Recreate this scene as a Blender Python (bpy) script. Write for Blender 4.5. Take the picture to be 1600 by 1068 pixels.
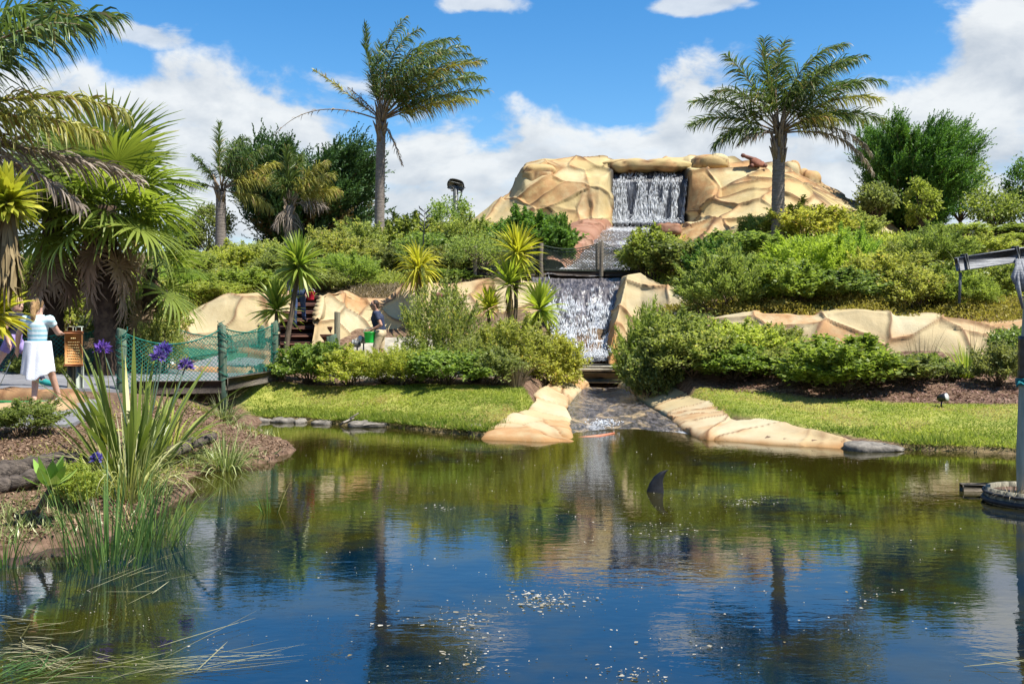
import bpy, math, random
import numpy as np
from mathutils import Vector, Matrix

# ------------------------------------------------------------------ scene, camera, sky, sun
for o in list(bpy.data.objects):
    bpy.data.objects.remove(o, do_unlink=True)
scene = bpy.context.scene
col = scene.collection
R = math.radians

FPX, HOR, CAMZ = 1556.0, 500.0, 2.0          # focal length in photo pixels, horizon row, eye height over the water

def at(x, y, d):
    """photo pixel + distance -> point in the place (camera at 0,0,2 looking along +Y)"""
    return np.array([(x - 800.0) / FPX * d, d, CAMZ + (HOR - y) / FPX * d])

cam_data = bpy.data.cameras.new('camera')
cam = bpy.data.objects.new('camera', cam_data)
col.objects.link(cam)
cam.location = (0, 0, CAMZ)
cam.rotation_euler = (R(90), 0, 0)
cam_data.lens = 35.0
cam_data.sensor_width = 36.0
cam_data.shift_y = -34.0 / 1600.0
cam_data.clip_start = 0.1
cam_data.clip_end = 3000
scene.camera = cam

SUN_EL, SUN_AZ = R(59), R(118)                 # azimuth measured from +Y (view direction) towards +X
sun_dir = Vector((math.sin(SUN_AZ) * math.cos(SUN_EL), math.cos(SUN_AZ) * math.cos(SUN_EL), math.sin(SUN_EL)))
sd = bpy.data.lights.new('sun', 'SUN')
sd.energy = 4.3
sd.angle = R(0.53)
sd.color = (1.0, 0.95, 0.86)
sun = bpy.data.objects.new('sun', sd)
col.objects.link(sun)
sun.rotation_euler = (-sun_dir).to_track_quat('-Z', 'Y').to_euler()
sun.location = (20, 10, 40)

scene.view_settings.view_transform = 'Standard'
scene.view_settings.look = 'None'
scene.view_settings.gamma = 1.0
scene.view_settings.use_curve_mapping = False
scene.view_settings.exposure = 1.08
scene.render.engine = 'CYCLES'
scene.cycles.max_bounces = 7
scene.cycles.diffuse_bounces = 3
scene.cycles.glossy_bounces = 3
scene.cycles.transmission_bounces = 5
scene.cycles.transparent_max_bounces = 12
scene.cycles.caustics_reflective = False
scene.cycles.caustics_refractive = False
scene.cycles.use_denoising = True


class NT:
    """small helper to write node trees as expressions"""
    def __init__(self, tree):
        self.t = tree
        self.t.nodes.clear()

    def n(self, kind, **kw):
        nd = self.t.nodes.new(kind)
        for k, v in kw.items():
            setattr(nd, k, v)
        return nd

    def set(self, sock, v):
        if isinstance(v, bpy.types.NodeSocket):
            self.t.links.new(v, sock)
        elif v is not None:
            if isinstance(v, (tuple, list)) and len(v) == 3 and sock.type == 'RGBA':
                v = (*v, 1.0)
            sock.default_value = v

    def m(self, op, a, b=None, c=None, clamp=False):
        nd = self.n('ShaderNodeMath', operation=op, use_clamp=clamp)
        self.set(nd.inputs[0], a)
        if b is not None:
            self.set(nd.inputs[1], b)
        if c is not None:
            self.set(nd.inputs[2], c)
        return nd.outputs[0]

    def sstep(self, lo, hi, v):
        nd = self.n('ShaderNodeMapRange', interpolation_type='SMOOTHSTEP')
        self.set(nd.inputs['Value'], v)
        self.set(nd.inputs['From Min'], lo)
        self.set(nd.inputs['From Max'], hi)
        return nd.outputs[0]

    def mix(self, f, a, b, blend='MIX'):
        nd = self.n('ShaderNodeMix', data_type='RGBA', blend_type=blend)
        self.set(nd.inputs[0], f)
        self.set(nd.inputs[6], a)
        self.set(nd.inputs[7], b)
        return nd.outputs[2]

    def noise(self, vec, scale, detail=4, rough=0.55, dist=0.0):
        nd = self.n('ShaderNodeTexNoise')
        if vec is not None:
            self.set(nd.inputs['Vector'], vec)
        self.set(nd.inputs['Scale'], scale)
        self.set(nd.inputs['Detail'], detail)
        self.set(nd.inputs['Roughness'], rough)
        self.set(nd.inputs['Distortion'], dist)
        return nd.outputs[0]

    def comb(self, x, y, z):
        nd = self.n('ShaderNodeCombineXYZ')
        for i, v in enumerate((x, y, z)):
            self.set(nd.inputs[i], v)
        return nd.outputs[0]

    def sep(self, v):
        nd = self.n('ShaderNodeSeparateXYZ')
        self.set(nd.inputs[0], v)
        return nd.outputs

    def mapping(self, vec, scale=(1, 1, 1), rot=(0, 0, 0), loc=(0, 0, 0)):
        nd = self.n('ShaderNodeMapping')
        self.set(nd.inputs[0], vec)
        nd.inputs['Scale'].default_value = scale
        nd.inputs['Rotation'].default_value = rot
        nd.inputs['Location'].default_value = loc
        return nd.outputs[0]

    def attr(self, name):
        return self.n('ShaderNodeAttribute', attribute_name=name).outputs['Fac']


# ---- the sky: physical sky with a bank of fair-weather cumulus
world = bpy.data.worlds.new('World')
scene.world = world
world.use_nodes = True
W = NT(world.node_tree)
sky = W.n('ShaderNodeTexSky', sky_type='NISHITA')
sky.sun_disc = False
sky.sun_elevation = SUN_EL
sky.sun_rotation = SUN_AZ
sky.air_density = 1.0
sky.dust_density = 0.25
sky.ozone_density = 3.0
geo = W.n('ShaderNodeTexCoord').outputs['Generated']
sx, sy, sz = W.sep(geo)
az = W.m('ARCTAN2', sx, sy)
el = W.m('ARCSINE', sz)
cvec = W.comb(W.m('MULTIPLY', az, 5.0), W.m('MULTIPLY', el, 8.5), 3.7)
cvec2 = W.comb(W.m('MULTIPLY', W.m('ADD', az, 0.012), 5.0), W.m('MULTIPLY', W.m('ADD', el, 0.016), 8.5), 3.7)
n1 = W.noise(cvec, 1.9, 9, 0.56, 0.25)
n1b = W.noise(cvec2, 1.9, 9, 0.56, 0.25)
n2 = W.noise(W.comb(W.m('MULTIPLY', az, 4.0), W.m('MULTIPLY', el, 11.0), 9.1), 1.6, 6, 0.6)

def gauss(v, c, w, a):
    q = W.m('DIVIDE', W.m('SUBTRACT', v, c), w)
    return W.m('MULTIPLY', W.m('POWER', 2.718, W.m('MULTIPLY', W.m('MULTIPLY', q, q), -1.0)), a)

top = 0.208
for c, w, a in ((-0.30, 0.11, 0.052), (-0.05, 0.12, -0.012), (0.19, 0.05, 0.055), (0.29, 0.05, -0.005),
                (0.58, 0.16, 0.17), (-0.62, 0.12, 0.03), (1.4, 0.4, 0.1), (-1.5, 0.5, 0.1), (2.6, 0.5, 0.08), (-2.6, 0.4, 0.06)):
    top = W.m('ADD', gauss(az, c, w, a), top)
bank = W.m('SUBTRACT', W.m('ADD', top, W.m('MULTIPLY', W.m('SUBTRACT', n1, 0.5), 0.21)), el)
bankm = W.sstep(-0.004, 0.030, bank)
holes = W.m('MULTIPLY', W.sstep(0.53, 0.66, n2), W.sstep(0.03, 0.10, bank))
bankm = W.m('MULTIPLY', bankm, W.m('SUBTRACT', 1.0, W.m('MULTIPLY', holes, 0.45)))
small = 0.0
for c, e, wx, wy in ((-0.36, 0.262, 0.058, 0.017), (-0.035, 0.309, 0.045, 0.014), (0.19, 0.303, 0.07, 0.013)):
    small = W.m('ADD', W.m('MULTIPLY', gauss(az, c, wx, 1.0), gauss(el, e, wy, 1.0)), small)
smallm = W.sstep(0.50, 0.85, W.m('ADD', W.m('MULTIPLY', small, 1.2), W.m('MULTIPLY', W.m('SUBTRACT', n1, 0.5), 2.6)))
highm = W.m('MULTIPLY', W.sstep(0.56, 0.66, n1), W.sstep(0.33, 0.45, el))
cm = W.m('MAXIMUM', W.m('MAXIMUM', bankm, W.m('MULTIPLY', smallm, 0.85)), W.m('MULTIPLY', highm, 0.8))
light = W.m('MULTIPLY_ADD', W.m('SUBTRACT', n1, n1b), 3.2, 0.66, clamp=True)
depth = W.sstep(0.0, 0.20, bank)
light = W.m('SUBTRACT', light, W.m('MULTIPLY', W.m('MULTIPLY', depth, W.sstep(0.40, 0.62, n2)), 0.42), clamp=True)
ccol = W.mix(light, (1.75, 1.95, 2.2), (2.85, 2.95, 3.0))
hs = W.n('ShaderNodeHueSaturation')
hs.inputs['Saturation'].default_value = 1.36
hs.inputs['Value'].default_value = 0.56
W.set(hs.inputs['Color'], sky.outputs[0])
skyc = W.mix(W.m('MULTIPLY', cm, 0.96), hs.outputs[0], ccol)
bg = W.n('ShaderNodeBackground')
W.set(bg.inputs[0], skyc)
bg.inputs[1].default_value = 0.15
wo = W.n('ShaderNodeOutputWorld')
W.t.links.new(bg.outputs[0], wo.inputs[0])

# ------------------------------------------------------------------ numpy helpers
def _h(i, j, k, seed):
    n = (i.astype(np.int64) * 374761393 + j.astype(np.int64) * 668265263 + k.astype(np.int64) * 2147483647 + seed * 974711) & 0xffffffff
    n = ((n ^ (n >> 13)) * 1274126177) & 0xffffffff
    n = ((n ^ (n >> 16)) * 2246822519) & 0xffffffff
    return ((n ^ (n >> 15)) & 0xffff) / 65535.0

def vnoise(P, seed=0):
    P = np.asarray(P, float)
    I = np.floor(P)
    f = P - I
    f = f * f * (3 - 2 * f)
    I = I.astype(np.int64)
    x, y, z = I[..., 0], I[..., 1], I[..., 2]
    fx, fy, fz = f[..., 0], f[..., 1], f[..., 2]
    r = 0
    for dx in (0, 1):
        for dy in (0, 1):
            for dz in (0, 1):
                w = (fx if dx else 1 - fx) * (fy if dy else 1 - fy) * (fz if dz else 1 - fz)
                r = r + w * _h(x + dx, y + dy, z + dz, seed)
    return r

def fbm(P, oct=4, seed=0, gain=0.5):
    P = np.asarray(P, float)
    a, s, r, t = 1.0, 1.0, 0, 0
    for o in range(oct):
        r = r + a * vnoise(P * s + 17.3 * o, seed + o)
        t += a
        a *= gain
        s *= 2.03
    return r / t

def smooth(lo, hi, v):
    t = np.clip((v - lo) / (hi - lo), 0, 1)
    return t * t * (3 - 2 * t)

def unit(v):
    v = np.asarray(v, float)
    return v / np.maximum(np.linalg.norm(v, axis=-1, keepdims=True), 1e-9)

def catmull(P, n):
    """P (m, ...) -> n samples along a Catmull-Rom curve through P (uniform parameter)"""
    P = np.asarray(P, float)
    m = len(P)
    t = np.linspace(0, m - 1, n)
    i = np.clip(np.floor(t).astype(int), 0, m - 2)
    f = (t - i).reshape((-1,) + (1,) * (P.ndim - 1))
    p0, p1, p2, p3 = P[np.maximum(i - 1, 0)], P[i], P[i + 1], P[np.minimum(i + 2, m - 1)]
    return 0.5 * ((2 * p1) + (p2 - p0) * f + (2 * p0 - 5 * p1 + 4 * p2 - p3) * f ** 2 + (3 * p1 - p0 - 3 * p2 + p3) * f ** 3)

def resample(P, n):
    """even arc-length resample of a dense polyline"""
    seg = np.linalg.norm(np.diff(P, axis=0), axis=1)
    s = np.concatenate([[0], np.cumsum(seg)])
    t = np.linspace(0, s[-1], n)
    return np.stack([np.interp(t, s, P[:, c]) for c in range(P.shape[1])], 1)

class MB:
    """collects vertices, faces and per-vertex attributes, then builds one mesh"""
    def __init__(self):
        self.V, self.F, self.A, self.n = [], [], {}, 0

    def add(self, V, F, **attrs):
        V = np.asarray(V, float).reshape(-1, 3)
        F = np.asarray(F, int)
        for k, a in attrs.items():
            a = np.broadcast_to(np.asarray(a, float), (len(V),))
            self.A.setdefault(k, []).append((self.n, a))
        self.V.append(V)
        self.F.append(F + self.n)
        self.n += len(V)
        return self

    def mesh(self, name, mat=None, smooth_=False):
        V = np.concatenate(self.V) if self.V else np.zeros((0, 3))
        me = bpy.data.meshes.new(name)
        me.vertices.add(len(V))
        me.vertices.foreach_set('co', V.astype(np.float32).ravel())
        loops = np.concatenate([f.ravel() for f in self.F])
        sizes = np.concatenate([np.full(len(f), f.shape[1]) for f in self.F])
        me.loops.add(len(loops))
        me.loops.foreach_set('vertex_index', loops.astype(np.int32))
        me.polygons.add(len(sizes))
        me.polygons.foreach_set('loop_start', np.concatenate([[0], np.cumsum(sizes)[:-1]]).astype(np.int32))
        me.update(calc_edges=True)
        me.validate()
        if smooth_:
            me.polygons.foreach_set('use_smooth', np.ones(len(me.polygons), bool))
        for k, lst in self.A.items():
            a = np.zeros(len(V), np.float32)
            for s, arr in lst:
                a[s:s + len(arr)] = arr
            at_ = me.attributes.new(k, 'FLOAT', 'POINT')
            at_.data.foreach_set('value', a)
        if mat:
            me.materials.append(mat)
        return me

    def build(self, name, mat=None, parent=None, smooth_=False, loc=None):
        return obj(name, self.mesh(name, mat, smooth_), parent, loc)

def obj(name, me, parent=None, loc=None):
    o = bpy.data.objects.new(name, me)
    col.objects.link(o)
    if parent is not None:
        o.parent = parent
    if loc is not None:
        o.location = tuple(loc)
    return o

def tag(o, label, cat, group=None, kind=None):
    o['label'] = label
    o['category'] = cat
    if group:
        o['group'] = group
    if kind:
        o['kind'] = kind
    return o

def thing(name, label, cat, loc=(0, 0, 0), rz=0.0, group=None):
    o = bpy.data.objects.new(name, None)
    col.objects.link(o)
    o.location = tuple(float(v) for v in loc)
    o.rotation_euler = (0, 0, rz)
    o.empty_display_size = 0.2
    return tag(o, label, cat, group)

def structure(o):
    o['kind'] = 'structure'
    return o

def grid_faces(nu, nv, wrap=False):
    i = np.arange(nu - 1 if not wrap else nu)[:, None]
    j = np.arange(nv - 1)[None, :]
    a = i * nv + j
    b = ((i + 1) % nu) * nv + j
    return np.stack([a, b, b + 1, a + 1], -1).reshape(-1, 4)

def tube(P, r, sides=6, cap=True):
    """tube along polyline P with radii r -> V, quads (+ cap points pulled to the centre)"""
    P = np.asarray(P, float)
    n = len(P)
    r = np.broadcast_to(np.asarray(r, float), (n,))
    T = unit(np.gradient(P, axis=0))
    ref = np.array([0.0, 0.0, 1.0]) if abs(T[0, 2]) < 0.9 else np.array([1.0, 0, 0])
    U = unit(np.cross(T, ref))
    for k in range(1, n):           # keep the frame from flipping
        u = U[k - 1] - T[k] * np.dot(U[k - 1], T[k])
        U[k] = u / max(np.linalg.norm(u), 1e-9)
    B = np.cross(T, U)
    a = np.linspace(0, 2 * np.pi, sides, endpoint=False)
    ring = np.cos(a)[None, :, None] * U[:, None] + np.sin(a)[None, :, None] * B[:, None]
    V = P[:, None] + ring * r[:, None, None]
    if cap:
        V = np.concatenate([np.repeat(P[:1], sides, 0)[None], V, np.repeat(P[-1:], sides, 0)[None]])
        n += 2
    V = V.reshape(-1, 3)
    i = np.arange(n - 1)[:, None]
    j = np.arange(sides)[None, :]
    F = np.stack([i * sides + j, i * sides + (j + 1) % sides, (i + 1) * sides + (j + 1) % sides, (i + 1) * sides + j], -1).reshape(-1, 4)
    return V, F

def box(c, s, rz=0.0, rx=0.0, ry=0.0, bev=0.0):
    """box with lightly bevelled corners (a rounded 24-vertex box when bev > 0)"""
    h = np.asarray(s, float) / 2
    M = np.array(Matrix.Rotation(rz, 3, 'Z') @ Matrix.Rotation(ry, 3, 'Y') @ Matrix.Rotation(rx, 3, 'X'))
    sg = np.array([[x, y, z] for x in (-1, 1) for y in (-1, 1) for z in (-1, 1)], float)
    if bev <= 0:
        V = sg * h
        F = [[0, 1, 3, 2], [4, 6, 7, 5], [0, 4, 5, 1], [2, 3, 7, 6], [0, 2, 6, 4], [1, 5, 7, 3]]
        return V @ M.T + np.asarray(c, float), [np.array(F)]
    bev = min(bev, h.min() * 0.9)
    V = []
    for s_ in sg:
        for ax in range(3):
            q = s_ * (h - bev)
            q[ax] = s_[ax] * h[ax]
            V.append(q)
    V = np.array(V)
    idx = lambda c_, ax: c_ * 3 + ax
    Q, T = [], []
    for ax in range(3):
        o1, o2 = [(1, 2), (2, 0), (0, 1)][ax]
        bit = [4, 2, 1]
        for s_ in (0, 1):
            cs = []
            for (u, v) in ((0, 0), (1, 0), (1, 1), (0, 1)):
                cs.append(idx(s_ * bit[ax] + u * bit[o1] + v * bit[o2], ax))
            Q.append(cs if s_ else cs[::-1])
        for u in (0, 1):
            for v in (0, 1):
                c0 = u * bit[o1] + v * bit[o2]
                c1 = c0 + bit[ax]
                q = [idx(c0, o1), idx(c1, o1), idx(c1, o2), idx(c0, o2)]
                Q.append(q if u == v else q[::-1])
    for c_ in range(8):
        t = [idx(c_, 0), idx(c_, 1), idx(c_, 2)]
        T.append(t if bin(c_).count('1') % 2 else t[::-1])
    return V @ M.T + np.asarray(c, float), [np.array(Q), np.array(T)]

def add_box(mb, c, s, rz=0.0, rx=0.0, ry=0.0, bev=0.0, **at_):
    V, Fs = box(c, s, rz, rx, ry, bev)
    n0 = mb.n
    mb.add(V, Fs[0], **at_)
    for f in Fs[1:]:
        mb.F.append(np.asarray(f) + n0)
    return mb

def beam(mb, a, b, w, h, **at_):
    """square timber from a to b"""
    a, b = np.asarray(a, float), np.asarray(b, float)
    d = b - a
    L = np.linalg.norm(d)
    rz = math.atan2(d[1], d[0])
    ry = -math.asin(d[2] / L)
    return add_box(mb, (a + b) / 2, (L, w, h), rz=rz, ry=ry, bev=min(w, h) * 0.08, **at_)

def strips(P, Wd, **k):
    """many ribbons at once: P (n, s, 3) centre lines, Wd (n, s, 3) half-width vectors"""
    n, s, _ = P.shape
    V = np.stack([P - Wd, P + Wd], 2).reshape(-1, 3)
    base = (np.arange(n) * s * 2)[:, None]
    j = np.arange(s - 1)[None, :] * 2
    a = base + j
    F = np.stack([a, a + 1, a + 3, a + 2], -1).reshape(-1, 4)
    return V, F

def leaves(P, D, N, L, Wd):
    """diamond leaves, one quad each, folded a little along the midrib"""
    D, N = unit(D), unit(N)
    S = unit(np.cross(D, N))
    N2 = np.cross(S, D)
    L = np.broadcast_to(L, (len(P),))[:, None]
    Wd = np.broadcast_to(Wd, (len(P),))[:, None]
    mid = P + D * L * 0.45 + N2 * Wd * 0.25
    V = np.stack([P, mid + S * Wd * 0.5, P + D * L - N2 * L * 0.08, mid - S * Wd * 0.5], 1).reshape(-1, 3)
    F = np.arange(len(P) * 4).reshape(-1, 4)
    return V, F

def in_poly(x, y, poly):
    x, y = np.asarray(x, float), np.asarray(y, float)
    r = np.zeros(x.shape, bool)
    n = len(poly)
    for i in range(n):
        x1, y1 = poly[i]
        x2, y2 = poly[(i + 1) % n]
        c = ((y1 > y) != (y2 > y)) & (x < (x2 - x1) * (y - y1) / ((y2 - y1) or 1e-9) + x1)
        r ^= c
    return r

def poly_dist(x, y, pts, closed=True):
    x, y = np.asarray(x, float), np.asarray(y, float)
    best = np.full(x.shape, 1e9)
    tt = np.zeros(x.shape)
    n = len(pts)
    for i in range(n if closed else n - 1):
        ax_, ay_ = pts[i][:2]
        bx, by = pts[(i + 1) % n][:2]
        dx, dy = bx - ax_, by - ay_
        t = np.clip(((x - ax_) * dx + (y - ay_) * dy) / (dx * dx + dy * dy), 0, 1)
        d = np.hypot(x - ax_ - t * dx, y - ay_ - t * dy)
        tt = np.where(d < best, i + t, tt)
        best = np.minimum(best, d)
    return best, tt

# ------------------------------------------------------------------ materials
MATS = {}

def mat_base(name):
    m = bpy.data.materials.new(name)
    m.use_nodes = True
    MATS[name] = m
    return m, NT(m.node_tree)

def finish(N, color, rough, bump=None, bstr=0.3, bdist=0.02, spec=None, extra=None):
    p = N.n('ShaderNodeBsdfPrincipled')
    N.set(p.inputs['Base Color'], color)
    N.set(p.inputs['Roughness'], rough)
    if spec is not None:
        N.set(p.inputs['Specular IOR Level'], spec)
    if bump is not None:
        b = N.n('ShaderNodeBump')
        b.inputs['Strength'].default_value = bstr
        b.inputs['Distance'].default_value = bdist
        N.set(b.inputs['Height'], bump)
        N.t.links.new(b.outputs[0], p.inputs['Normal'])
    sh = p.outputs[0]
    if extra:
        sh = extra(N, sh)
    out = N.n('ShaderNodeOutputMaterial')
    N.t.links.new(sh, out.inputs[0])
    return p

def plain(name, c1, c2, scale=6.0, rough=0.7, bstr=0.3, bscale=30.0, stretch=(1, 1, 1), spec=0.3, metal=0.0, bdist=0.02):
    m, N = mat_base(name)
    tc = N.n('ShaderNodeTexCoord').outputs['Object']
    v = N.mapping(tc, stretch)
    f = N.sstep(0.32, 0.68, N.noise(v, scale, 5, 0.6))
    c = N.mix(f, c1, c2)
    p = finish(N, c, rough, N.noise(v, bscale, 5, 0.6), bstr, bdist, spec)
    p.inputs['Metallic'].default_value = metal
    return m

def leafmat(name, c0, c1, c2=None, transl=0.35, rough=0.45, spec=0.35, vary=0.6):
    """leaf colour runs c0..c1 by a random tint held by each leaf; c2 is the few odd leaves"""
    m, N = mat_base(name)
    t = N.attr('tint')
    oi = N.n('ShaderNodeObjectInfo').outputs['Random']
    tt = N.m('ADD', t, N.m('MULTIPLY', N.m('SUBTRACT', oi, 0.5), 0.3), clamp=True)
    c = N.mix(tt, c0, c1)
    if c2:
        c = N.mix(N.sstep(0.93, 0.98, t), c, c2)
    hv = N.n('ShaderNodeHueSaturation')
    r2 = N.m('FRACT', N.m('MULTIPLY', oi, 7.31))
    r3 = N.m('FRACT', N.m('MULTIPLY', oi, 23.7))
    N.set(hv.inputs['Hue'], N.m('MULTIPLY_ADD', r2, vary * .06, .5 - vary * .03))
    N.set(hv.inputs['Value'], N.m('MULTIPLY_ADD', r3, vary * .5, 1.0 - vary * .2))
    N.set(hv.inputs['Saturation'], N.m('MULTIPLY_ADD', oi, vary * .3, 1.0 - vary * .22))
    N.set(hv.inputs['Color'], c)
    c = hv.outputs[0]
    def tr(N, sh):
        b = N.n('ShaderNodeBsdfTranslucent')
        N.set(b.inputs[0], N.mix(1.0, c, (1.25, 1.3, 0.7), 'MULTIPLY'))
        mx = N.n('ShaderNodeMixShader')
        mx.inputs[0].default_value = transl
        N.t.links.new(sh, mx.inputs[1])
        N.t.links.new(b.outputs[0], mx.inputs[2])
        return mx.outputs[0]
    finish(N, c, rough, spec=spec, extra=tr)
    return m

def rockmat(name, pale, tan, stainc, crackc, dark=None):
    """painted sculpted concrete: pale ground, tan wash, brush-stained slabs, dark joint lines"""
    m, N = mat_base(name)
    tc = N.n('ShaderNodeTexCoord').outputs['Object']
    n = N.noise(tc, 0.9, 6, 0.6)
    c = N.mix(N.sstep(0.3, 0.7, N.m('MULTIPLY_ADD', N.attr('cell'), 0.35, N.m('MULTIPLY', n, 0.75))), pale, tan)
    fine = N.noise(tc, 7.0, 6, 0.65)
    st = N.m('MULTIPLY', N.attr('stain'), N.sstep(0.22, 0.62, N.noise(tc, 2.2, 5, 0.65)), clamp=True)
    c = N.mix(st, c, stainc)
    streak = N.noise(N.mapping(tc, (5.0, 5.0, 0.7)), 1.0, 4, 0.6)
    c = N.mix(N.m('MULTIPLY', N.sstep(0.56, 0.75, streak), 0.22), c, (0.36, 0.27, 0.15))
    c = N.mix(N.m('MULTIPLY', N.attr('crack'), 0.96), c, crackc)
    c = N.mix(N.m('MULTIPLY', N.sstep(0.4, 0.7, fine), 0.16), c, (0.33, 0.22, 0.10))
    if dark:
        c = N.mix(N.attr('wet'), c, dark)
    finish(N, c, 0.75, N.noise(tc, 16.0, 7, 0.7), 0.35, 0.03, 0.25)
    return m

M = {}
M['rock_mtn'] = rockmat('mountain_rock', (0.455, 0.385, 0.22), (0.425, 0.325, 0.145), (0.34, 0.17, 0.065), (0.07, 0.032, 0.014), (0.030, 0.029, 0.031))
M['rock_wall'] = rockmat('wall_rock', (0.45, 0.39, 0.255), (0.42, 0.335, 0.185), (0.37, 0.20, 0.085), (0.12, 0.055, 0.025), (0.30, 0.15, 0.045))
M['rock_pink'] = rockmat('stream_rock', (0.32, 0.19, 0.13), (0.28, 0.15, 0.10), (0.22, 0.09, 0.05), (0.08, 0.04, 0.02))
M['timber'] = plain('weathered_timber', (0.10, 0.085, 0.065), (0.20, 0.17, 0.13), 4, 0.85, 0.6, 14, (1, 1, 8))
M['greypole'] = plain('grey_green_pole', (0.27, 0.32, 0.27), (0.42, 0.45, 0.38), 3, 0.8, 0.5, 12, (6, 6, 0.6))
M['beamgrey'] = plain('grey_beam', (0.17, 0.18, 0.20), (0.38, 0.39, 0.41), 4, 0.8, 0.5, 12, (0.6, 5, 5))
M['post'] = plain('post_timber', (0.13, 0.12, 0.08), (0.24, 0.22, 0.15), 4, 0.85, 0.6, 14, (6, 6, 0.7))
M['postgreen'] = plain('netted_post_timber', (0.035, 0.075, 0.055), (0.11, 0.15, 0.10), 5, 0.85, 0.6, 14, (5, 5, 0.8))
M['darkdeck'] = plain('dark_deck_timber', (0.045, 0.035, 0.028), (0.09, 0.07, 0.055), 4, 0.85, 0.5, 12, (0.6, 4, 4))
M['step'] = plain('step_timber', (0.10, 0.045, 0.032), (0.17, 0.08, 0.055), 5, 0.8, 0.4, 14, (0.5, 3, 3))
M['net'] = plain('net_cord', (0.0, 0.085, 0.062), (0.02, 0.19, 0.14), 9, 0.6, 0.2, 40)
M['netdark'] = plain('bridge_net_cord', (0.03, 0.05, 0.04), (0.07, 0.09, 0.06), 9, 0.7, 0.2, 40)
M['concrete'] = plain('path_concrete', (0.15, 0.15, 0.16), (0.21, 0.21, 0.225), 3, 0.8, 0.35, 40)
M['slab'] = plain('slab_concrete', (0.22, 0.20, 0.16), (0.38, 0.35, 0.28), 4, 0.8, 0.5, 22)
M['edgestone'] = plain('edge_stone', (0.10, 0.09, 0.075), (0.24, 0.215, 0.18), 9, 0.85, 0.7, 14)
M['turf'] = plain('putting_turf', (0.02, 0.15, 0.04), (0.035, 0.20, 0.055), 20, 0.9, 0.4, 120)
M['kerb'] = rockmat('kerb_rock', (0.42, 0.32, 0.19), (0.37, 0.25, 0.13), (0.34, 0.16, 0.07), (0.14, 0.07, 0.035))
M['sign'] = plain('sign_board', (0.46, 0.20, 0.06), (0.55, 0.27, 0.09), 5, 0.55, 0.2, 20)
M['signframe'] = plain('sign_frame', (0.22, 0.07, 0.02), (0.30, 0.11, 0.04), 5, 0.6, 0.2, 20)
M['signtext'] = plain('sign_print', (0.70, 0.55, 0.25), (0.60, 0.45, 0.2), 30, 0.6, 0.0)
M['black'] = plain('black_plastic', (0.010, 0.010, 0.011), (0.022, 0.022, 0.024), 8, 0.35, 0.1, 40, spec=0.5)
M['darkgrey'] = plain('dark_grey_metal', (0.05, 0.055, 0.06), (0.10, 0.11, 0.11), 8, 0.45, 0.1, 40, spec=0.5)
M['lampglass'] = plain('lamp_glass', (0.45, 0.47, 0.45), (0.6, 0.6, 0.56), 8, 0.2, 0.0, spec=0.6)
M['cannon'] = plain('rusty_iron', (0.10, 0.045, 0.035), (0.20, 0.085, 0.055), 6, 0.7, 0.4, 30)
M['cannonwood'] = plain('carriage_wood', (0.16, 0.055, 0.03), (0.24, 0.10, 0.06), 6, 0.75, 0.4, 20)
M['white'] = plain('white_paint', (0.62, 0.63, 0.66), (0.74, 0.75, 0.78), 6, 0.5, 0.1, 40)
M['barrel'] = plain('barrel_wood', (0.16, 0.15, 0.11), (0.30, 0.28, 0.21), 5, 0.8, 0.5, 20, (4, 4, 0.8))
M['barrelhoop'] = plain('barrel_hoop', (0.03, 0.03, 0.032), (0.06, 0.06, 0.06), 5, 0.6, 0.3, 30)
M['redcap'] = plain('red_cap', (0.30, 0.10, 0.06), (0.36, 0.14, 0.09), 8, 0.7, 0.2, 30)
M['sheetgreen'] = plain('far_turf', (0.035, 0.10, 0.055), (0.06, 0.15, 0.08), 12, .9, .3, 80)
M['mulch'] = plain('mulch_chip', (0.12, 0.06, 0.04), (0.30, 0.19, 0.13), 3, 0.95, 0.3, 30)
M['log'] = plain('old_log', (0.04, 0.032, 0.027), (0.13, 0.105, 0.085), 6, 0.95, 0.9, 14, (0.4, 5, 5))
M['stick'] = plain('dry_stick', (0.20, 0.17, 0.14), (0.33, 0.29, 0.24), 6, 0.9, 0.4, 20)
M['bark'] = plain('bark', (0.06, 0.045, 0.03), (0.15, 0.11, 0.075), 6, 0.95, 0.7, 14, (3, 3, 0.7))
M['palmtrunk'] = plain('palm_trunk', (0.125, 0.105, 0.09), (0.25, 0.215, 0.185), 7, 0.9, 0.7, 3, (0.8, 0.8, 6), bdist=0.05)
M['palmboot'] = plain('palm_boot', (0.17, 0.12, 0.08), (0.32, 0.25, 0.17), 8, 0.9, 0.5, 14, (5, 5, 0.7))
M['fintrunk'] = plain('fan_trunk', (0.035, 0.022, 0.016), (0.09, 0.06, 0.04), 8, 0.95, 0.9, 9)
M['finblack'] = plain('fin_rubber', (0.006, 0.006, 0.008), (0.016, 0.016, 0.018), 12, 0.42, 0.4, 20, spec=0.4)
M['pinkpaint'] = plain('red_painted_lip', (0.50, 0.16, 0.085), (0.60, 0.24, 0.14), 5, 0.5, 0.2, 20)
M['rope'] = plain('teal_rope', (0.0, 0.12, 0.14), (0.02, 0.22, 0.24), 12, 0.7, 0.2, 40)
M['bucket'] = plain('bucket_plastic', (0.01, 0.52, 0.05), (0.02, 0.60, 0.07), 6, 0.35, 0.0, spec=0.5)

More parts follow.
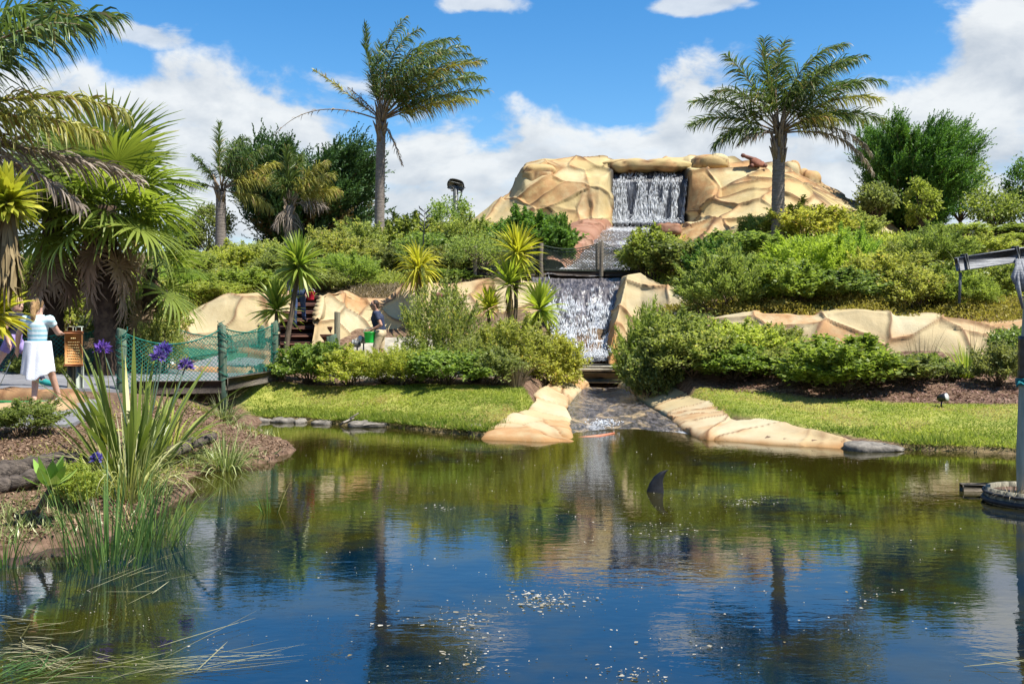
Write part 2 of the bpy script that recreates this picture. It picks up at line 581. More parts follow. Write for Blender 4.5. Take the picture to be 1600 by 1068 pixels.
L = {}
L['coprosma'] = leafmat('leaf_glossy', (0.075, 0.13, 0.026), (0.36, 0.43, 0.10), (0.46, 0.46, 0.14), 0.5, 0.45, 0.4)
L['hebe'] = leafmat('leaf_light', (0.16, 0.20, 0.04), (0.50, 0.52, 0.13), (0.58, 0.47, 0.12), 0.52, 0.5, 0.3)
L['juniper'] = leafmat('leaf_needle', (0.12, 0.20, 0.034), (0.40, 0.49, 0.09), None, 0.5, 0.5, 0.3)
L['feather'] = leafmat('leaf_feathery', (0.13, 0.17, 0.036), (0.44, 0.48, 0.12), (0.58, 0.46, 0.08), 0.5, 0.5, 0.3)
L['clipped'] = leafmat('leaf_clipped', (0.04, 0.11, 0.02), (0.19, 0.33, 0.05), None, 0.42, 0.55, 0.3, vary=.3)
L['cover'] = leafmat('leaf_cover', (0.20, 0.20, 0.03), (0.46, 0.41, 0.08), (0.50, 0.33, 0.08), 0.42, 0.55, 0.25)
L['dull'] = leafmat('leaf_dull', (0.10, 0.14, 0.04), (0.33, 0.36, 0.11), None, 0.48, 0.5, 0.3)
L['cypress'] = leafmat('cypress_spray', (0.020, 0.055, 0.022), (0.10, 0.19, 0.055), (0.16, 0.12, 0.05), 0.25, 0.5, vary=.2)
L['pine'] = leafmat('bright_spray', (0.04, 0.13, 0.02), (0.19, 0.36, 0.055), None, 0.35, 0.5, vary=.15)
L['palm'] = leafmat('palm_leaflet', (0.045, 0.09, 0.024), (0.18, 0.24, 0.06), (0.30, 0.24, 0.09), 0.35, 0.4, 0.45, vary=.3)
L['palmyellow'] = leafmat('palm_leaflet_yellowing', (0.20, 0.21, 0.04), (0.45, 0.42, 0.11), (0.38, 0.24, 0.10), 0.35, 0.45, vary=.2)
L['palmdead'] = leafmat('palm_leaflet_dead', (0.14, 0.11, 0.085), (0.34, 0.28, 0.22), None, 0.15, 0.7, 0.2)
L['fan'] = leafmat('fan_leaf', (0.075, 0.13, 0.024), (0.28, 0.34, 0.06), (0.46, 0.37, 0.09), 0.48, 0.4, 0.4, vary=.2)
L['fandead'] = leafmat('fan_leaf_dead', (0.19, 0.13, 0.085), (0.44, 0.33, 0.24), None, 0.15, 0.7, 0.2)
L['yucca'] = leafmat('yucca_blade', (0.16, 0.25, 0.03), (0.50, 0.54, 0.09), (0.56, 0.52, 0.12), 0.42, 0.4, 0.45, vary=.2)
L['yuccagold'] = leafmat('yucca_blade_gold', (0.24, 0.28, 0.02), (0.58, 0.54, 0.06), (0.62, 0.45, 0.05), 0.38, 0.4, 0.45, vary=.15)
L['yuccadead'] = leafmat('yucca_blade_dead', (0.13, 0.085, 0.04), (0.32, 0.22, 0.11), None, 0.15, 0.7, 0.2)
L['flax'] = leafmat('flax_blade', (0.06, 0.10, 0.018), (0.24, 0.30, 0.06), (0.34, 0.32, 0.06), 0.3, 0.35, 0.5, vary=0)
L['varieg'] = leafmat('variegated_blade', (0.09, 0.14, 0.02), (0.42, 0.45, 0.18), (0.55, 0.55, 0.30), 0.3, 0.4)
L['reed'] = leafmat('reed_blade', (0.035, 0.095, 0.014), (0.15, 0.24, 0.04), (0.40, 0.33, 0.12), 0.3, 0.4)
L['tussock'] = leafmat('dry_tussock', (0.16, 0.115, 0.07), (0.36, 0.28, 0.18), None, 0.2, 0.7, 0.2)
L['lawn'] = leafmat('lawn_blade', (0.12, 0.19, 0.025), (0.42, 0.46, 0.09), (0.48, 0.40, 0.17), 0.5, 0.6, 0.2, vary=.1)
L['straw'] = leafmat('floating_straw', (0.22, 0.19, 0.07), (0.52, 0.48, 0.28), None, 0.2, 0.6)
L['succulent'] = leafmat('succulent_leaf', (0.12, 0.24, 0.03), (0.27, 0.40, 0.07), (0.55, 0.45, 0.10), 0.3, 0.4, 0.5)
L['petal'] = leafmat('purple_petal', (0.07, 0.04, 0.28), (0.22, 0.14, 0.58), None, 0.3, 0.5)
L['fleck'] = leafmat('water_fleck', (0.22, 0.20, 0.14), (0.52, 0.49, 0.42), (0.2, 0.16, 0.08), 0.2, 0.7, 0.1, vary=0)

# ------------------------------------------------------------------ terrain
POND = [(-7.5, 5.5), (-5.6, 7.6), (-4.3, 8.3), (-3.75, 8.9), (-3.55, 10.2), (-3.75, 11.6), (-4.15, 12.6), (-3.95, 13.3), (-3.45, 14.1),
        (-3.35, 15.2), (-3.55, 15.9), (-4.15, 16.9), (-4.75, 18.5), (-5.0, 19.7), (-3.9, 19.5), (-2.5, 18.7), (-1.3, 17.7), (-0.5, 17.2), (0.5, 17.1),
        (2.0, 17.2), (2.9, 17.0), (4.0, 16.3), (5.2, 15.7), (6.6, 15.2), (8.2, 14.5), (10.0, 13.8), (12.5, 12.5),
        (13.5, 8.0), (12.0, 1.0), (8.0, -2.5), (-1.5, -1.2), (-6.5, 1.5)]
STREAM = [(1.95, 16.4, -0.35), (2.0, 19.5, 0.10), (2.1, 23.7, 0.36), (2.05, 25.0, 0.55), (2.05, 26.6, 0.95), (2.25, 30.6, 3.2), (2.75, 32.5, 3.65),
          (3.9, 36.0, 4.75), (5.3, 40.6, 5.75)]
CTRL = [(-6, 10, .42), (-4.6, 10.6, .42), (-5.0, 9.0, .3), (-8, 9, .5), (-7, 12.4, .60), (-5, 12.3, .58), (-4.6, 13.6, .5), (-10, 12.3, .65),
        (-8, 14, .74), (-6, 14.5, .76), (-5.2, 15.5, .78), (-8, 16.4, .85), (-10, 16.4, .85), (-12, 15, .85), (-5.4, 16.6, .55), (-7.4, 18.5, .84), (-5.2, 18.4, 0.36), (-10, 18.5, .92),
        (-4.2, 17.4, .30), (-4.3, 20.6, .35), (-4.6, 21.3, .58), (-5.0, 20.4, .40), (-5.9, 22, .78), (-5.9, 19.8, .74), (-6.9, 20.5, .8), (-8.6, 22, .95), (-3, 20.8, .55), (-1.6, 20.4, .58), (-0.2, 20.6, .58), (-0.6, 22.5, .7),
        (-8, 26, 1.4), (-11, 25, 1.6), (-14, 24, 1.7), (-4.6, 24.6, .78), (-2.8, 25, .72), (-1.9, 26.2, .98), (-0.4, 25.5, .8), (0.6, 25, .8),
        (-7.8, 28.6, 2.55), (-6.2, 28.8, 2.65), (-11, 27.6, 2.6), (-15, 28, 2.7), (-3.6, 30.8, 3.0), (-2, 30.8, 3.05), (0.2, 30.8, 3.1),
        (-7.8, 34, 3.3), (-12, 34, 3.35), (-3.6, 35, 3.3), (-5.3, 40, 4.05), (-13, 44, 5.1), (-20, 44, 5), (-5, 45, 4.7), (-2, 46, 5), (-18, 34, 3.4), (-26, 40, 4.5),
        (0, 38, 4.6), (5, 37, 4.6), (5, 45, 5.3), (12, 46, 5.4), (0, 45, 5.2), (11, 38, 4.9), (15, 34, 4.7), (9, 34, 4.4), (15, 40, 5.3), (19, 40, 5.5), (22, 36, 5.2), (26, 42, 5.5),
        (9, 27, 2.5), (12, 27, 2.55), (16, 27, 2.8), (9, 30, 3.2), (12, 30, 3.3), (15, 30, 3.5), (6, 23.2, 1.1), (8.5, 23.2, 1.12), (11, 23.1, 1.15), (13, 22.9, 1.18), (16, 22.7, 1.25), (6, 30, 3.2), (4.6, 28.6, 2.6), (6.5, 24.6, 2.15), (8.5, 24.5, 2.2), (11, 24.4, 2.1), (13, 24.3, 2.05), (16, 24, 2.2), (21, 26, 3.0),
        (4.6, 22, .85), (6, 22, .95), (8, 22, 1.0), (11, 22, 1.1), (14, 22, 1.2), (4.2, 19.8, .5), (6.3, 19, .45), (9, 18, .46), (12, 17, .5), (14, 19, .7), (4.2, 18.2, .32), (8, 16.6, .3), (11, 15.2, .3),
        (18, 16, .9), (18, 6, .6), (0, -6, .5), (12, -8, .6), (-12, 0, .6), (-12, 7, .6), (-20, 14, 1.0), (-25, 25, 1.8), (28, 20, 2.2), (28, 0, 1.0), (-30, 0, 1.0),
        (0, 62, 4.4), (30, 62, 4.5), (-30, 62, 4.2), (60, 40, 3.5), (-60, 40, 3.0), (0, -60, 0.5), (70, 0, 1), (-70, 0, 1), (0, 130, 1.0), (100, 120, 0.5), (-100, 120, 0.5),
        (0, 400, 0), (400, 400, 0), (-400, 400, 0), (400, 0, 0), (-400, 0, 0), (0, -300, 0)]
_C = np.array(CTRL, float)
_A = np.hypot(_C[:, None, 0] - _C[None, :, 0], _C[:, None, 1] - _C[None, :, 1])
_n = len(_C)
_S = np.zeros((_n + 1, _n + 1))
_S[:_n, :_n] = _A
_S[:_n, _n] = 1
_S[_n, :_n] = 1
_Wt = np.linalg.solve(_S, np.concatenate([_C[:, 2], [0]]))

def ground(x, y, carve=True):
    x = np.atleast_1d(np.asarray(x, float))
    y = np.atleast_1d(np.asarray(y, float))
    z = np.full(x.shape, _Wt[-1])
    for i in range(_n):
        z = z + _Wt[i] * np.hypot(x - _C[i, 0], y - _C[i, 1])
    z = z + (fbm(np.stack([x * 0.9, y * 0.9, x * 0], -1), 4, 5) - 0.5) * 0.14
    kk = 0.0 * z
    bz = z
    if carve:
        d, t = poly_dist(x, y, STREAM, False)
        bz = np.interp(t, range(len(STREAM)), [s[2] for s in STREAM]) - 0.22
        wid = np.interp(t, range(len(STREAM)), [1.5, 1.3, .75, .9, 1.0, 1.4, 1.3, 1.1, 1.3])
        k = smooth(1.0, 0.0, (d - wid) / 0.7)
        z = z * (1 - k) + np.minimum(z, bz) * k
        kk = k
    d, _ = poly_dist(x, y, POND)
    wob = (fbm(np.stack([x * 2.2, y * 2.2, x * 0 + 3], -1), 3, 9) - 0.5) * 0.35
    s = np.where(in_poly(x, y, POND), -d, d) + wob
    bank = np.where(s > 0, 0.09 + np.minimum(s, 3) * 0.0, np.maximum(-0.9, -0.05 + s * 0.55))
    k = smooth(0.0, 1.7, s)
    zz = bank * (1 - k) + np.maximum(z, 0.12) * k
    zz = np.where(s < 0, bank, zz)
    return zz * (1 - kk) + np.minimum(zz, bz) * kk

def gz(x, y):
    return float(ground(x, y)[0])

def axis(a, b, step, lo, hi, grow=1.28):
    v = list(np.arange(a, b, step))
    s, p = step, v[-1]
    while p < hi:
        s *= grow
        p += s
        v.append(p)
    s, p = step, v[0]
    while p > lo:
        s *= grow
        p -= s
        v.insert(0, p)
    return np.array(v)

gx = axis(-13, 15, 0.2, -450, 450)
gy = axis(5.5, 33, 0.2, -300, 700)
GX, GY = np.meshgrid(gx, gy, indexing='ij')
GZ = ground(GX.ravel(), GY.ravel())
LAWN_L = [(-5.6, 20.3), (-4.6, 19.3), (-2.5, 18.4), (-1.3, 17.5), (-.45, 17.0), (0.30, 18.0), (0.62, 19.2), (.55, 20.8), (-1.5, 21.0), (-3.2, 21.4), (-4.9, 21.8), (-5.6, 21.4)]
LAWN_R = [(2.9, 20.6), (3.6, 18.4), (5.0, 16.8), (5.9, 15.6), (6.6, 15.0), (8.2, 14.3), (10.2, 13.6), (14, 12.5), (16, 15), (13, 17.4), (10.5, 17.7), (8.5, 18.3), (7.0, 18.7), (5.5, 19.6), (4.2, 20.6)]

def lawn_mask(x, y):
    w = (fbm(np.stack([x * 1.3, y * 1.3, x * 0 + 7], -1), 3, 3) - 0.5) * 0.6
    r = np.zeros(np.shape(x))
    for P in (LAWN_L, LAWN_R):
        d, _ = poly_dist(x, y, P)
        s = np.where(in_poly(x, y, P), d, -d)
        r = np.maximum(r, smooth(-0.12, 0.12, s + w * 0.35))
    return r

lm = lawn_mask(GX.ravel(), GY.ravel()) * smooth(.06, .15, GZ)
hillm = smooth(26, 32, GY.ravel()) * (1 - lm)
m, N = mat_base('soil_and_grass')
tc = N.n('ShaderNodeTexCoord').outputs['Object']
soil = N.mix(N.sstep(0.35, 0.65, N.noise(tc, 9, 6, 0.7)), (0.085, 0.050, 0.032), (0.24, 0.155, 0.105))
soil = N.mix(N.m('MULTIPLY', N.sstep(0.55, 0.7, N.noise(tc, 1.3, 4, 0.6)), 0.6), soil, (0.33, 0.24, 0.165))
gr = N.mix(N.sstep(0.3, 0.7, N.noise(tc, 2.0, 6, 0.7)), (0.17, 0.22, 0.035), (0.38, 0.37, 0.09))
hill = N.mix(N.sstep(0.35, 0.65, N.noise(tc, 0.8, 6, 0.7)), (0.07, 0.07, 0.025), (0.16, 0.12, 0.06))
c = N.mix(N.attr('hill'), soil, hill)
c = N.mix(N.attr('lawn'), c, gr)
finish(N, c, 0.95, N.noise(tc, 22, 6, 0.75), 0.9, 0.05, 0.15)
mb = MB()
mb.add(np.stack([GX.ravel(), GY.ravel(), GZ], -1), grid_faces(len(gx), len(gy)), lawn=lm, hill=hillm)
structure(mb.build('ground', m, smooth_=True))

# ------------------------------------------------------------------ pond water
m, N = mat_base('pond_water')
tc = N.n('ShaderNodeTexCoord').outputs['Object']
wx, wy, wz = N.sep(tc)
dist = N.m('SQRT', N.m('ADD', N.m('POWER', N.m('SUBTRACT', wx, 1.9), 2.0), N.m('POWER', N.m('SUBTRACT', wy, 17.3), 2.0)))
near = N.m('DIVIDE', 1.0, N.m('ADD', 1.0, N.m('POWER', N.m('DIVIDE', dist, 3.6), 2.0)))
ring = N.m('SINE', N.m('ADD', N.m('MULTIPLY', dist, 13.0), N.m('MULTIPLY', N.noise(tc, 1.4, 3, 0.5), 9.0)))
big = N.noise(N.mapping(tc, (0.75, 1.5, 1)), 1.5, 3, 0.5, 0.4)
fine = N.noise(N.mapping(tc, (0.8, 1.7, 1)), 6.5, 3, 0.55, 0.3)
hgt = N.m('ADD', N.m('MULTIPLY', big, 0.55), N.m('MULTIPLY', fine, N.m('MULTIPLY_ADD', near, 0.46, 0.23)))
hgt = N.m('ADD', hgt, N.m('MULTIPLY', N.m('MULTIPLY', ring, near), 0.045))
weed = N.sstep(0.42, 0.66, N.m('ADD', N.noise(tc, 0.55, 5, 0.65), N.m('MULTIPLY', N.sstep(8.0, 13.5, wy), 0.20)))      # silt and weed patches, plus the banks' olive reflection painted in towards the far side
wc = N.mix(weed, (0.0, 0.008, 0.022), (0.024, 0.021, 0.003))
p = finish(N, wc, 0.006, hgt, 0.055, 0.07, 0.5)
p.inputs['IOR'].default_value = 2.3
mb = MB()
xs, ys = np.linspace(-8.5, 15, 60), np.linspace(-3.5, 20.5, 60)
X_, Y_ = np.meshgrid(xs, ys, indexing='ij')
mb.add(np.stack([X_.ravel(), Y_.ravel(), X_.ravel() * 0], -1), grid_faces(60, 60))
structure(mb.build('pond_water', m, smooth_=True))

# ------------------------------------------------------------------ sculpted rock
def loft(stations, nu, nv, ctrl_n=None):
    """stations: list of profiles (each a list of k points) -> grid nu x nv, evenly spaced along each profile"""
    S = np.array(stations, float)
    m_ = len(S)
    # spread samples across stations by their mean spacing
    gaps = np.linalg.norm(np.diff(S, axis=0), axis=2).mean(1)
    s = np.concatenate([[0], np.cumsum(gaps)])
    t = np.interp(np.linspace(0, s[-1], nu), s, np.arange(m_))
    i = np.clip(np.floor(t).astype(int), 0, m_ - 2)
    f = (t - i)[:, None, None]
    p0, p1, p2, p3 = S[np.maximum(i - 1, 0)], S[i], S[i + 1], S[np.minimum(i + 2, m_ - 1)]
    g0 = np.clip(gaps[i] / np.maximum(gaps[np.maximum(i - 1, 0)] + gaps[i], 1e-6), 0, .5)[:, None, None]
    ff = f * f * (3 - 2 * f)
    Q = p1 + (p2 - p1) * (0.5 * f + 0.5 * ff)
    G = np.zeros((nu, nv, 3))
    for u in range(nu):
        G[u] = resample(catmull(Q[u], nv * 2), nv)
    for _ in range(max(4, nu // 40)):              # even out the jumps between neighbouring profiles
        G[1:-1] = (G[:-2] + 2 * G[1:-1] + G[2:]) / 4
    return G

def rockify(G, seed, cell=1.3, amp=0.10, groove=0.06, rough=0.16, warp=0.5, stain_p=0.22, lw=0.06, pillow=0.03):
    nu, nv, _ = G.shape
    du = np.gradient(G, axis=0)
    dv = np.gradient(G, axis=1)
    N_ = unit(np.cross(du, dv)).reshape(-1, 3)
    P = G.reshape(-1, 3)
    rng = np.random.default_rng(seed)
    area = np.linalg.norm(np.cross(du, dv), axis=2).ravel()
    ns = max(6, int(area.sum() / cell ** 2))
    pr = area / area.sum()
    S = P[rng.choice(len(P), ns, p=pr)]
    w = np.stack([fbm(P * 0.7 + k * 31.7, 3, seed + k) for k in range(3)], -1) - 0.5
    Pw = P + w * 2 * warp
    Pw = Pw * np.array([1, 1, 1.25])
    Sw = S * np.array([1, 1, 1.25])
    f1 = np.full(len(P), 1e9); f2 = f1.copy()
    i1 = np.zeros(len(P), int); i2 = i1.copy()
    for k in range(ns):
        d = np.linalg.norm(Pw - Sw[k], axis=1)
        c1 = d < f1
        c2 = (~c1) & (d < f2)
        f2 = np.where(c1, f1, np.where(c2, d, f2))
        i2 = np.where(c1, i1, np.where(c2, k, i2))
        f1 = np.where(c1, d, f1)
        i1 = np.where(c1, k, i1)
    edge = f2 - f1
    hs_ = rng.uniform(-1, 1, ns)
    tilt = rng.normal(0, 1, (ns, 3)) * 0.055
    def cellh(ix):
        return hs_[ix] * amp + ((P - S[ix]) * tilt[ix]).sum(1)
    wgt = smooth(0.0, 0.34, edge)
    h1, h2 = cellh(i1), cellh(i2)
    disp = h1 * (0.5 + 0.5 * wgt) + h2 * (0.5 - 0.5 * wgt)
    cm_ = smooth(0.36, 0.56, fbm(P * 0.55 + 3.1, 2, seed + 9))
    jit = 1 + (fbm(P * 2.5, 2, seed + 40) - .5) * .9
    thin = np.exp(-(edge / (lw * 1.5)) ** 2)
    line_ = np.exp(-(edge / (lw * jit * .75)) ** 2)
    disp = disp - groove * thin * (0.35 + 0.65 * cm_) + pillow * smooth(0, 0.5, edge)
    disp = disp + (fbm(P * 0.8, 4, seed + 21) - 0.5) * 2 * rough + (fbm(P * 4.0, 3, seed + 25) - 0.5) * 0.02
    V = P + N_ * disp[:, None]
    sr = rng.uniform(0, 1, ns)
    st = np.where(sr[i1] < stain_p, 0.7 + 0.3 * sr[i1] / stain_p, 0.0)
    st = np.maximum(st, np.exp(-edge / 0.22) * smooth(0.38, 0.56, fbm(P * 0.9, 3, seed + 31)) * 1.0)
    return V, dict(crack=line_ * (0.45 + 0.55 * cm_), stain=st, cell=rng.uniform(0, 1, ns)[i1]), disp

def rock(name, stations, nu, nv, seed, mat, parent=None, wet=None, flip=False, **kw):
    G = loft(stations, nu, nv)
    if flip:
        G = G[::-1]
    V, A, _ = rockify(G, seed, **kw)
    mb = MB()
    if wet is not None:
        A['wet'] = wet(V)
    mb.add(V, grid_faces(nu, nv), **A)
    return mb.build(name, mat, parent, smooth_=True)

def boulder(name, c, s, seed, mat, parent=None, n=28, cell=0.8, **kw):
    """closed rounded block"""
    th = np.linspace(0, 2 * np.pi, n * 2, endpoint=False)
    ph = np.linspace(-np.pi / 2, np.pi / 2, n)
    T, Ph = np.meshgrid(th, ph, indexing='ij')
    e = 0.62
    sg = lambda v: np.sign(v) * np.abs(v) ** e
    G = np.stack([sg(np.cos(Ph)) * sg(np.cos(T)), sg(np.cos(Ph)) * sg(np.sin(T)), sg(np.sin(Ph))], -1) * np.asarray(s) + np.asarray(c)
    Gc = np.concatenate([G, G[:1]])
    V, A, _ = rockify(Gc, seed, cell=cell, **kw)
    V = V.reshape(n * 2 + 1, n, 3)
    k = n * 2
    A = {a: b.reshape(k + 1, n)[:k].ravel() for a, b in A.items()}
    V = V[:k]
    V[:, 0] = V[:, 0].mean(0)
    V[:, -1] = V[:, -1].mean(0)
    mb = MB()
    mb.add(V.reshape(-1, 3), grid_faces(k, n, wrap=True), **A)
    return mb.build(name, mat, parent, smooth_=True)

# --- the mountain
MT = {  # photo column: (distance, photo row) from the front foot over the top to the back foot
    690: [(39, 402), (40, 392), (41, 386), (42, 382), (42.5, 380), (43, 379), (44, 381), (45, 390), (46, 404)],
    745: [(38.6, 402), (40, 374), (41, 362), (42, 353), (42.5, 342), (43, 337), (45, 341), (47, 372), (48, 402)],
    798: [(38.2, 402), (39.5, 374), (41, 342), (41.8, 327), (42.3, 312), (43, 304), (45, 307), (48, 352), (49, 402)],
    820: [(38, 402), (39.3, 374), (41, 336), (41.6, 302), (42, 277), (43, 259), (45, 258), (48, 332), (49.5, 402)],
    850: [(37.6, 402), (39, 376), (40.6, 338), (41.4, 290), (42.2, 267), (43, 250), (45, 252), (48.5, 322), (50, 402)],
    900: [(37, 404), (38.5, 382), (40.3, 346), (41.2, 288), (42.2, 271), (42.8, 253), (45, 253), (48.5, 322), (50, 402)],
    938: [(36.5, 408), (38, 388), (40.3, 358), (41.0, 282), (42.1, 269), (42.8, 251), (45, 252), (48.5, 322), (50, 402)],
    952: [(36.5, 408), (38.4, 386), (40.9, 358), (41.4, 276), (42.2, 266), (43.2, 253), (45, 253), (48.5, 322), (50, 402)],
    960: [(37, 408), (39.6, 380), (42.5, 354), (42.9, 272), (43.2, 266), (43.6, 258), (45, 256), (48.5, 322), (50, 402)],
    1030: [(37, 400), (39.4, 368), (42.5, 354), (42.9, 270), (43.2, 264), (43.6, 256), (45, 254), (48.5, 322), (50, 402)],
    1068: [(36.6, 392), (38.8, 353), (42.3, 350), (42.9, 268), (43.2, 262), (43.6, 254), (45, 252), (48.5, 322), (50, 402)],
    1078: [(36.4, 390), (38.6, 350), (41.3, 345), (41.8, 270), (42.5, 262), (43.2, 250), (45, 250), (48.5, 322), (50, 402)],
    1112: [(36, 386), (38.3, 345), (39.9, 332), (41.7, 270), (42.5, 263), (43.4, 255), (45, 252), (48.5, 322), (50, 402)],
    1180: [(35.8, 384), (37.6, 340), (39.2, 304), (41.4, 270), (42.3, 263), (43.5, 259), (45, 260), (48.5, 324), (50, 402)],
    1235: [(35.8, 384), (37.5, 338), (39.0, 298), (41.0, 279), (42.5, 268), (43.5, 262), (45, 264), (48.5, 326), (50, 402)],
    1285: [(36.2, 386), (37.8, 350), (39.2, 318), (40.8, 302), (42.5, 295), (43.5, 290), (45, 292), (48, 336), (49.5, 402)],
    1330: [(37, 388), (38.4, 356), (39.5, 334), (41, 323), (42.5, 317), (43.5, 314), (45, 316), (47.5, 346), (49, 402)],
    1378: [(38, 390), (39.2, 368), (40, 354), (41, 344), (42.5, 338), (43.5, 336), (45, 340), (47, 362), (48, 402)],
    1430: [(39, 396), (40, 388), (41, 382), (42, 378), (42.5, 376), (43.5, 375), (44.5, 378), (46, 388), (47, 402)],
}
mtn = thing('rock_mountain', 'big tan sculpted rock mountain with dark joint lines and a waterfall in its face', 'rock', (5.5, 42, 5))
wfx0, wfx1 = at(950, 0, 42.4)[0], at(1074, 0, 42.4)[0]
def wetmask(V):
    k = smooth(wfx0 - 0.15, wfx0 + 0.12, V[:, 0]) * (1 - smooth(wfx1 - 0.12, wfx1 + 0.15, V[:, 0]))
    return k * smooth(41.6, 42.2, V[:, 1]) * (1 - smooth(8.4, 8.7, V[:, 2]))
def local(o, root):
    """keep world-space mesh where it is under a parent that stands elsewhere"""
    o.matrix_parent_inverse = root.matrix_basis.inverted()
    return o
stn = [[at(x, r, d) for d, r in MT[x]] for x in sorted(MT)]
local(rock('rock_face', stn, 640, 380, 11, M['rock_mtn'], mtn, wet=wetmask, flip=True, cell=1.3, amp=0.06, groove=0.11, rough=0.07, warp=0.22, stain_p=0.36, lw=0.07), mtn)
def lump(name, x0, x1, y0, y1, d, dep, seed, mat='rock_mtn', parent=mtn, **kw):
    a, b = at(x0, y1, d), at(x1, y0, d)
    return local(boulder(name, ((a[0] + b[0]) / 2, d + dep / 2, (a[2] + b[2]) / 2), ((b[0] - a[0]) / 2, dep / 2, (b[2] - a[2]) / 2), seed, M[mat], parent, **kw), parent)
rk = dict(amp=0.06, groove=0.05, rough=0.06, warp=0.3)
lump('lintel_rock', 936, 1090, 245, 267, 42.2, 1.9, 3, n=40, cell=0.75, **rk)
lump('top_boulder', 1086, 1144, 238, 266, 42.0, 1.9, 4, cell=0.7, **rk)
lump('top_boulder', 816, 872, 252, 300, 41.8, 2.6, 5, cell=0.9, **rk)
lump('top_boulder', 1228, 1256, 247, 300, 43.0, 2.2, 6, cell=0.9, **rk)
lump('top_boulder', 1256, 1290, 262, 312, 43.4, 2.0, 7, cell=0.9, **rk)
lump('top_boulder', 868, 958, 250, 276, 42.6, 2.0, 8, cell=0.8, n=34, **rk)

# --- retaining walls and rocks lower down
def wall(name, label, tops, d0, base_r, seed, nu, nv, depth=1.3, slope=0.8, back=None, cat='rock', **kw):
    """tops: list of (photo column, photo row of the top edge, distance, photo row of the foot)"""
    st = []
    for x, r, d, rb in tops:
        t = at(x, r, d)
        f = at(x, rb, d - slope)
        b = t + np.array([0, depth, -0.1])
        st.append([f + np.array([0, -0.12, -0.5]), f, f * .55 + t * .45 + np.array([0, -0.10, 0.05]), t + np.array([0, -0.12, -0.10]), t + np.array([0, 0.12, 0.0]), b, b + np.array([0, 0.5, -0.7])])
    o = rock(name, st, nu, nv, seed, M['rock_wall'], flip=True, **kw)
    return tag(o, label, cat)
wk = dict(cell=1.15, amp=0.04, groove=0.06, rough=0.10, warp=0.35, stain_p=0.27, lw=.05)
wall('rock_outcrop', 'cream sculpted rock wall left of the brown steps, behind the netted fence', [(225, 520, 26, 545), (262, 500, 26.2, 545), (310, 480, 26.6, 542), (352, 465, 26.8, 540), (400, 459, 27, 540), (440, 460, 27.2, 545), (462, 474, 27.4, 560)], 26, 540, 41, 200, 90, **wk)
wall('rock_outcrop', 'long cream sculpted rock wall behind the man with the green bucket', [(494, 500, 25.8, 600), (503, 462, 26.6, 600), (530, 456, 27.4, 600), (560, 470, 28, 600), (600, 470, 28.2, 600), (635, 446, 28.6, 600), (690, 444, 29, 600), (740, 440, 29.3, 600), (800, 438, 29.5, 600), (845, 440, 29.8, 595), (862, 470, 29.6, 590)], 28, 600, 42, 340, 130, slope=1.5, **wk)
wall('rock_outcrop', 'cream sculpted rock bank right of the lower cascade, below dark shrubs', [(952, 560, 26.4, 590), (962, 500, 27.4, 590), (980, 432, 28.6, 585), (1000, 428, 28.8, 585), (1040, 446, 28.4, 580), (1075, 462, 28, 575), (1110, 476, 27.2, 570)], 27, 580, 43, 180, 120, slope=1.3, wet=lambda V: smooth(2.95, 2.75, V[:, 0]) * 0.95, **wk)
wall('rock_outcrop', 'long low cream rock wall behind the right-hand shrubs and the spiky flax', [(1060, 490, 25.2, 560), (1130, 490, 24.6, 560), (1220, 487, 24.2, 562), (1290, 486, 24, 562), (1340, 482, 23.9, 560), (1400, 490, 23.8, 560), (1460, 492, 23.7, 560), (1520, 500, 23.5, 560), (1580, 507, 23.3, 560), (1660, 512, 23.1, 562)], 23, 560, 44, 380, 90, slope=0.7, **wk)

# --- stone lips round the splash pool
def lip(name, label, inner, outer, seed, nu, nv, zin, zout, h):
    st = []
    for k in range(len(inner)):
        a = np.array([*inner[k], zin[k]])
        b = np.array([*outer[k], zout[k]])
        st.append([a + [0, 0, -0.35], a, a * .75 + b * .25 + [0, 0, h], a * .4 + b * .6 + [0, 0, h * 1.05], b + [0, 0, 0.05], b + (b - a) * 0.1 + [0, 0, -0.35]])
    st = [[q + np.array([0, -.3, -.4]) for q in st[0]]] + st + [[q + np.array([0, .3, -.4]) for q in st[-1]]]
    o = rock(name, st, nu, nv, seed, M['rock_wall'], cell=0.9, amp=0.006, groove=0.03, rough=0.025, warp=0.35, stain_p=0.10, pillow=0.0, lw=.03,
             wet=lambda V: smooth(0.09, 0.0, V[:, 2]) * 0.7)
    return tag(o, label, 'rock')
def w2(x, y, z):
    d = FPX * (CAMZ - z) / (y - HOR)
    return ((x - 800) / FPX * d, d)
lip('rock_edging', 'pale stone edging on the left of the splash pool, beside the left lawn',
    [w2(897, 690, 0), w2(893, 672, .05), w2(888, 650, .12), w2(886, 628, .22), w2(905, 611, .34), w2(922, 600, .42)],
    [w2(752, 686, 0.0), w2(764, 672, .08), w2(826, 640, .25), w2(842, 612, .42), w2(868, 594, .58), w2(898, 583, .68)], 51, 200, 60, [-.05, .02, .1, .2, .33, .42], [.03, .1, .25, .42, .58, .68], 0.05)
lip('rock_edging', 'long pale stone edging on the right of the splash pool, tapering along the bank',
    [w2(1330, 704, -.02), w2(1200, 694, 0), w2(1100, 684, .02), w2(1062, 664, .08), w2(1028, 640, .16), w2(990, 617, .28), w2(966, 602, .4)],
    [w2(1336, 696, .03), w2(1262, 676, .14), w2(1180, 652, .24), w2(1120, 634, .32), w2(1078, 618, .40), w2(1030, 602, .5), w2(990, 588, .62)], 52, 260, 60, [-.05, -.03, .0, .06, .14, .27, .4], [.05, .14, .24, .32, .40, .5, .62], 0.06)

